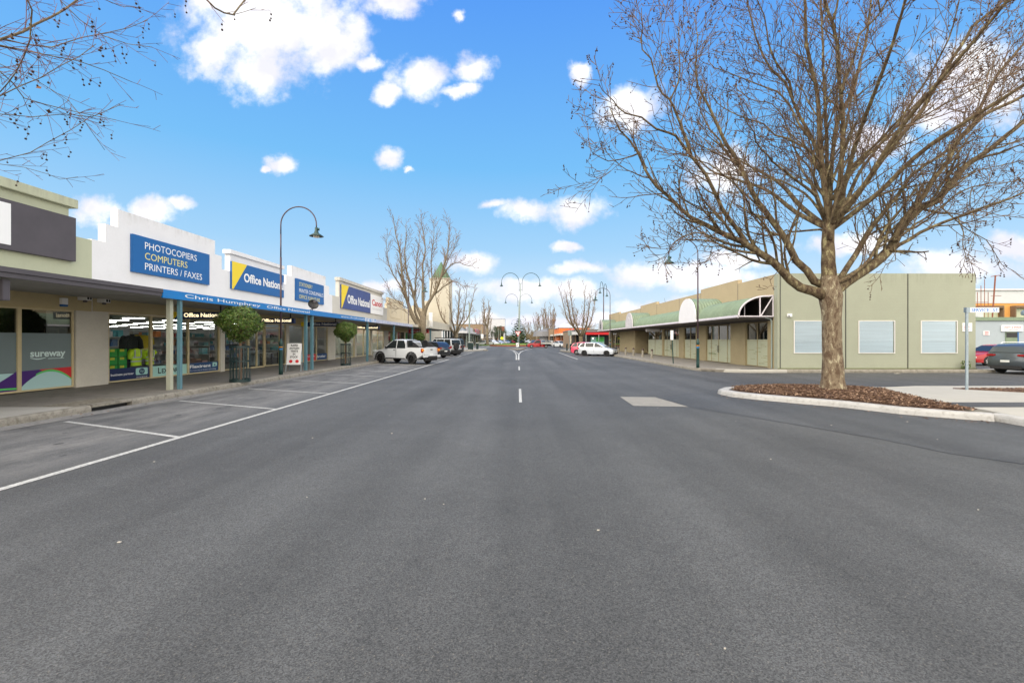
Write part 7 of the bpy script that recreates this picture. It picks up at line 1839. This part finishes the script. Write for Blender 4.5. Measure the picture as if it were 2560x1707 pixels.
    if mirrors and cabin:
        mx = max(p[0] for p in cabin)-.42
        for sg in (-1, 1):
            b = MB(); b.box(mx-.06, mx+.07, min(sg*(hw-.06), sg*(hw+.14)), max(sg*(hw-.06), sg*(hw+.14)), belt+.0, belt+.15); b.bev('mirror', m_trim if col in (m_pwhite,) and flare else col, t, w=.03, scale=1, local=True)
        for k, hx in enumerate(list(pillars)[:2] if pillars else []):
            for sg in (-1, 1):
                b = MB(); b.box(hx+.08, hx+.26, min(sg*(hw-.02), sg*(hw+.012)), max(sg*(hw-.02), sg*(hw+.012)), belt-.14, belt-.10); b.build('door_handle', m_trim if flare else col, t, scale=1, local=True)
                b = MB(); b.box(hx-.006, hx+.006, min(sg*(hw-.03), sg*(hw+.0005)), max(sg*(hw-.03), sg*(hw+.0005)), .42, belt); b.build('door_seam', m_trim, t, scale=1, local=True)
    xf = max(x for x, z in body); xr = min(x for x, z in body)
    zf = [z for x, z in body if x > xf-.25]; zh = hood or (sum(zf)/len(zf)+.12)
    for sg in (-1, 1):
        b = MB(); b.box(xf-.36, xf-.085, min(sg*(hw-.40), sg*(hw-.10)), max(sg*(hw-.40), sg*(hw-.10)), zh-.05, zh+.07); b.bev('headlight', m_head, t, w=.03, scale=1, local=True)
        rl = rearlamp or (belt-.20, belt+.0, .22)
        b = MB(); b.box(xr+.045, xr+.26, min(sg*(hw-rl[2]-.02), sg*(hw-.045)), max(sg*(hw-rl[2]-.02), sg*(hw-.045)), rl[0]+.02, rl[1]-.01); b.bev('tail_light', m_tail, t, w=.035, scale=1, local=True)
    b = MB(); b.box(xf-.06, xf-.02, -.38, .38, zh-.22, zh-.02); b.build('grille', m_trim, t, scale=1, local=True)
    b = MB(); b.box(xf-.09, xf-.005, -.62, .62, .26, .40); b.bev('bumper_inset', m_trim, t, w=.02, scale=1, local=True)
    b = MB(); b.box(xr-.005, xr+.10, -.66, .66, .26, .44); b.bev('bumper_inset', m_trim, t, w=.02, scale=1, local=True)
    if plate:
        b = MB(); b.box(xf-.02, xf+.005, -.19, .19, .42, .53); b.build('number_plate', m_plate, t, scale=1, local=True)
        b = MB(); b.box(xr-.012, xr+.05, -.19, .19, .62, .73); b.build('number_plate', m_plate, t, scale=1, local=True)
    if rails:
        for sg in (-1, 1):
            b = MB(); zt = max(z for x, z in cabin); y = sg*(hw-.055-tumble*(zt-belt)-.06); b.tube([(-1.5, y, zt-.03), (-1.4, y, zt+.05), (.1, y, zt+.05), (.25, y, zt-.04)], .018, 6); b.build('roof_rail', m_letter if rails == 'w' else m_trim, t, scale=1, local=True)
    return t
HB = dict(body=[(-2.02, .30), (-2.09, .42), (-2.10, .62), (-2.06, .80), (-2.0, .93), (-1.9, .965), (-.5, .97), (.72, .965), (1.05, .93), (1.55, .85), (1.88, .74), (2.05, .62), (2.10, .48), (2.08, .34), (1.98, .22)],
          cabin=[(-2.0, .93), (-1.72, 1.33), (-1.5, 1.42), (-1.0, 1.475), (-.35, 1.485), (.10, 1.44), (.40, 1.33), (1.12, .93)], wx=(-1.27, 1.31), L=4.2, W=1.76, R=.315, belt=.95, pillars=(-1.18, -.15))
SD = dict(body=[(-2.28, .30), (-2.34, .45), (-2.34, .80), (-2.26, .97), (-2.1, 1.0), (-1.5, 1.0), (-.5, .97), (.80, .95), (1.2, .90), (1.8, .80), (2.2, .68), (2.34, .52), (2.33, .34), (2.2, .22)],
          cabin=[(-1.78, .97), (-1.12, 1.36), (-.75, 1.43), (-.1, 1.45), (.28, 1.40), (1.2, .92)], wx=(-1.38, 1.42), L=4.68, W=1.82, R=.325, belt=.95, pillars=(-.98, -.05))
SV = dict(body=[(-2.20, .34), (-2.27, .50), (-2.28, .70), (-2.22, .95), (-2.15, 1.08), (-1.8, 1.09), (-.5, 1.08), (.70, 1.06), (1.1, 1.03), (1.75, .93), (2.1, .80), (2.24, .62), (2.24, .42), (2.1, .26)],
          cabin=[(-2.14, 1.05), (-1.88, 1.42), (-1.70, 1.54), (-1.2, 1.60), (-.3, 1.61), (.15, 1.55), (.42, 1.44), (1.12, 1.02)], wx=(-1.32, 1.36), L=4.5, W=1.83, R=.35, belt=1.06, pillars=(-1.2, -.15))
W4 = dict(body=[(-2.25, .45), (-2.32, .55), (-2.32, 1.12), (-2.2, 1.16), (-.5, 1.15), (.85, 1.13), (1.5, 1.10), (2.15, 1.02), (2.28, .85), (2.32, .60), (2.25, .42)],
          cabin=[(-2.27, 1.13), (-2.16, 1.80), (-2.0, 1.86), (-.3, 1.88), (.2, 1.84), (.40, 1.76), (.95, 1.12)], wx=(-1.45, 1.45), L=4.7, W=1.88, R=.40, belt=1.14, pillars=(-1.25, -.2), tumble=.10)
hl = atan2(.5, -.866); hr = atan2(-.5, .866)
# ---- white dual-cab ute
UT = dict(body=[(-2.58, .62), (-2.66, .72), (-2.66, 1.20), (-2.62, 1.23), (-1.2, 1.235), (-.9, 1.16), (.90, 1.13), (1.35, 1.10), (2.0, 1.02), (2.42, .92), (2.58, .76), (2.62, .55), (2.55, .38)],
          cabin=[(-1.02, 1.14), (-.92, 1.60), (-.80, 1.72), (-.45, 1.80), (.2, 1.80), (.50, 1.72), (1.35, 1.10)], wx=(-1.56, 1.60), L=5.3, W=1.88, R=.385, belt=1.13, pillars=(-.02,))
u = car('pickup_ute', 'white dual-cab ute with black wheel arches parked nose to the left kerb', m_pwhite, (-8.64, 34.66), hl, flare=True, rim=m_rimdk, rearlamp=(.82, 1.17, .10), tumble=.20, cat='ute', hood=.92, **UT)
b = MB(); b.box(-2.60, -1.06, -.80, .80, 1.20, 1.262); b.bev('tray_cover', m_trim, u, w=.01, scale=1, local=True)
for sg in (-1, 1):
    b = MB(); P = [(-1.10, 1.25), (-1.06, 1.70), (-.98, 1.74), (-1.45, 1.72), (-2.30, 1.25)]; b.prism(P, 'y', min(sg*.80, sg*.86), max(sg*.80, sg*.86)); b.build('sports_bar', m_trim, u, scale=1, local=True)
    b = MB(); P = [(-1.22, 1.33), (-1.22, 1.66), (-1.42, 1.66), (-1.62, 1.56), (-1.62, 1.33)]; b.prism(P, 'y', min(sg*.862, sg*.868), max(sg*.862, sg*.868)); b.build('bar_window', m_carglass, u, scale=1, local=True)
    b = MB(); b.box(-.95, 1.05, min(sg*.80, sg*.98), max(sg*.80, sg*.98), .36, .44); b.bev('side_step', m_trim, u, w=.02, scale=1, local=True)
    b = MB(); b.box(-2.672, -2.55, min(sg*.80, sg*.935), max(sg*.80, sg*.935), .95, 1.12); b.bev('indicator', m_amber, u, w=.01, scale=1, local=True)
b = MB(); b.box(-1.5, -1.1, -.8, .8, 1.68, 1.74); b.bev('cross_bar', m_trim, u, w=.02, scale=1, local=True)
b = MB(); b.box(-2.78, -2.60, -.90, .90, .50, .68); b.bev('rear_bumper', m_pwhite, u, w=.03, scale=1, local=True)
b = MB(); b.box(-2.80, -2.70, -.5, .5, .42, .60); b.bev('tow_bar', m_trim, u, w=.02, scale=1, local=True)
b = MB(); b.box(-2.675, -2.66, -.12, .12, 1.03, 1.09); b.build('tailgate_handle', m_trim, u, scale=1, local=True)
# ---- others on the left
car('suv', 'black hatch-backed SUV with red tail lights parked beyond the white ute', m_pblack, (-8.9, 44.9), hl, rim=m_rimdk, rearlamp=(.88, 1.02, .42), **SV)
w = car('four_wheel_drive', 'white four wheel drive with a rear spare wheel and roof rack on the left', m_pwhite, (-8.75, 51.2), hl, rearlamp=(.78, 1.10, .14), rim=m_rimdk, flare=True, **W4)
b = MB(); b.lathe([(.15, -.1), (.38, -.1), (.40, -.05), (.40, .05), (.38, .1), (.15, .1)], (0, 0), 24, axis='y'); sp = MB(); sp.v = [(-2.47+y_, x_+.25, z_+1.05) for x_, y_, z_ in b.v]; sp.f = b.f; sp.m = b.m; sp.build('spare_wheel', m_tyre, w, scale=1, local=True)
b = MB(); b.box(-2.45, -2.25, -.95, .95, .45, .68); b.bev('rear_bumper', m_trim, w, w=.03, scale=1, local=True)
b = MB()
for xx in (-1.9, -1.3, -.7, -.1): b.box(xx-.03, xx+.03, -.7, .7, 1.93, 1.97)
for yy in (-.7, .7): b.box(-2.1, .2, yy-.02, yy+.02, 1.93, 2.02)
b.build('roof_rack', m_trim, w, scale=1, local=True)
car('four_wheel_drive', 'dark four wheel drive mostly hidden behind the white one with the spare wheel', m_pdark, (-8.9, 55.6), hl, rearlamp=(.78, 1.10, .14), rim=m_rimdk, **W4)
# ---- right
car('hatchback', 'silver five-door hatchback parked nose to the right kerb', m_psilver, (8.75, 49.9), hr, rim=m_rimdk, rearlamp=(.80, .98, .26), **HB)
car('hatchback', 'rose pink hatchback mostly hidden behind the silver one', m_ppink, (8.35, 53.3), hr, rearlamp=(.80, .98, .26), **HB)
car('sedan', 'white sedan coming off the roundabout on the right', m_pwhite, (9.8, 105.5), atan2(-.86, .42), **SD)
# red tray ute
RU = dict(body=[(-.42, .42), (-.45, .60), (-.45, 1.06), (.75, 1.04), (1.3, 1.0), (1.9, .92), (2.3, .82), (2.46, .66), (2.48, .46), (2.38, .34)],
          cabin=[(-.42, 1.03), (-.38, 1.62), (-.25, 1.70), (.25, 1.71), (.45, 1.64), (1.22, 1.00)], wx=(-1.55, 1.50), L=3.0, W=1.76, R=.345, belt=1.02)
r = thing('tray_ute', 'red single-cab ute with a flat aluminium tray crossing at the roundabout', 'ute', (4.35, 96.5, 0), rz=pi, scale=1)
def strip_children(src, dst):
    for ch in list(src.children): ch.parent = dst
q = car('tray_ute', 'x', m_pred, (4.35, 96.5), pi, **dict(RU, body=[(-.42, .42), (-.45, .60), (-.45, 1.06), (.75, 1.04), (1.3, 1.0), (1.9, .92), (2.3, .82), (2.46, .66), (2.48, .46), (2.38, .34)]), plate=False, pillars=())
strip_children(q, r); bpy.data.objects.remove(q)
for ch in r.children:
    if ch.name.startswith('body') or ch.name.startswith('underbody'): pass
b = MB(); b.box(-2.75, -.52, -.92, .92, .86, .92); b.box(-2.75, -.52, -.92, -.89, .92, 1.22); b.box(-2.75, -.52, .89, .92, .92, 1.22); b.box(-2.75, -2.72, -.89, .89, .92, 1.22); b.build('tray', m_alu, r, scale=1, local=True)
b = MB(); b.box(-.52, -.47, -.85, .85, .92, 1.65); b.build('headboard', m_trim, r, scale=1, local=True)
b = MB(); b.box(-2.6, .6, -.45, .45, .45, .80); b.build('chassis', m_under, r, scale=1, local=True)
b = MB(); b.box(2.40, 2.60, -.85, .85, .38, .85); b.bev('bull_bar', m_trim, r, w=.03, scale=1, local=True)
# side street
c1 = car('sedan', 'red sedan parked beyond the end of the green wall', m_pred, (33.5, 31.9), pi, rearlamp=(.78, .96, .30), **SD)
c2 = car('suv', 'grey SUV with white roof rails parked at the right edge of the picture', m_pgrey, (27.6, 24.1), radians(10), rails='w', rearlamp=(.90, 1.04, .45), **SV)
# far queue behind the roundabout
far = [('white wagon on the far left of the roundabout, half behind the verge tree', m_pwhite, HB, -11.3, 143, pi-.1), ('white SUV right of the verge tree', m_pwhite, SV, -8.0, 146, -.9), ('silver hatchback behind the white SUV on the roundabout approach', m_psilver, HB, -6.2, 152, -.8),
       ('white sedan beside the yellow warning diamond', m_pwhite, SD, -4.4, 160, -.9), ('blue hatchback in the far queue left of the pine', m_pblue, HB, -3.6, 168, -1.2), ('red hatchback in the far queue just left of the pine', m_pred, HB, -1.9, 172, -1.2),
       ('silver sedan in the far queue directly behind the pine', m_psilver, SD, .2, 176, -1.4), ('dark sedan in the far queue right of the give way post', m_pdark, SD, 1.6, 170, -1.5), ('white SUV facing the camera in the far queue right of the pine', m_pwhite, SV, 3.4, 160, -1.5),
       ('silver sedan partly behind the tray of the red ute', m_psilver, SD, 7.6, 140, -1.1), ('grey hatchback in the far queue behind the red ute cab', m_pgrey, HB, 5.4, 158, -1.4), ('white hatchback behind the red ute tray', m_pwhite, HB, 9.9, 133, -.9)]
for l, c_, K_, x, y, h_ in far:
    car({id(HB): 'hatchback', id(SD): 'sedan', id(SV): 'suv'}[id(K_)], l, c_, (x, y), h_, group='cars queued beyond the roundabout', detail=True, plate=False, **K_)
for o in list(bpy.data.objects):
    for k in ('_w', '_skip'):
        if k in o: del o[k]
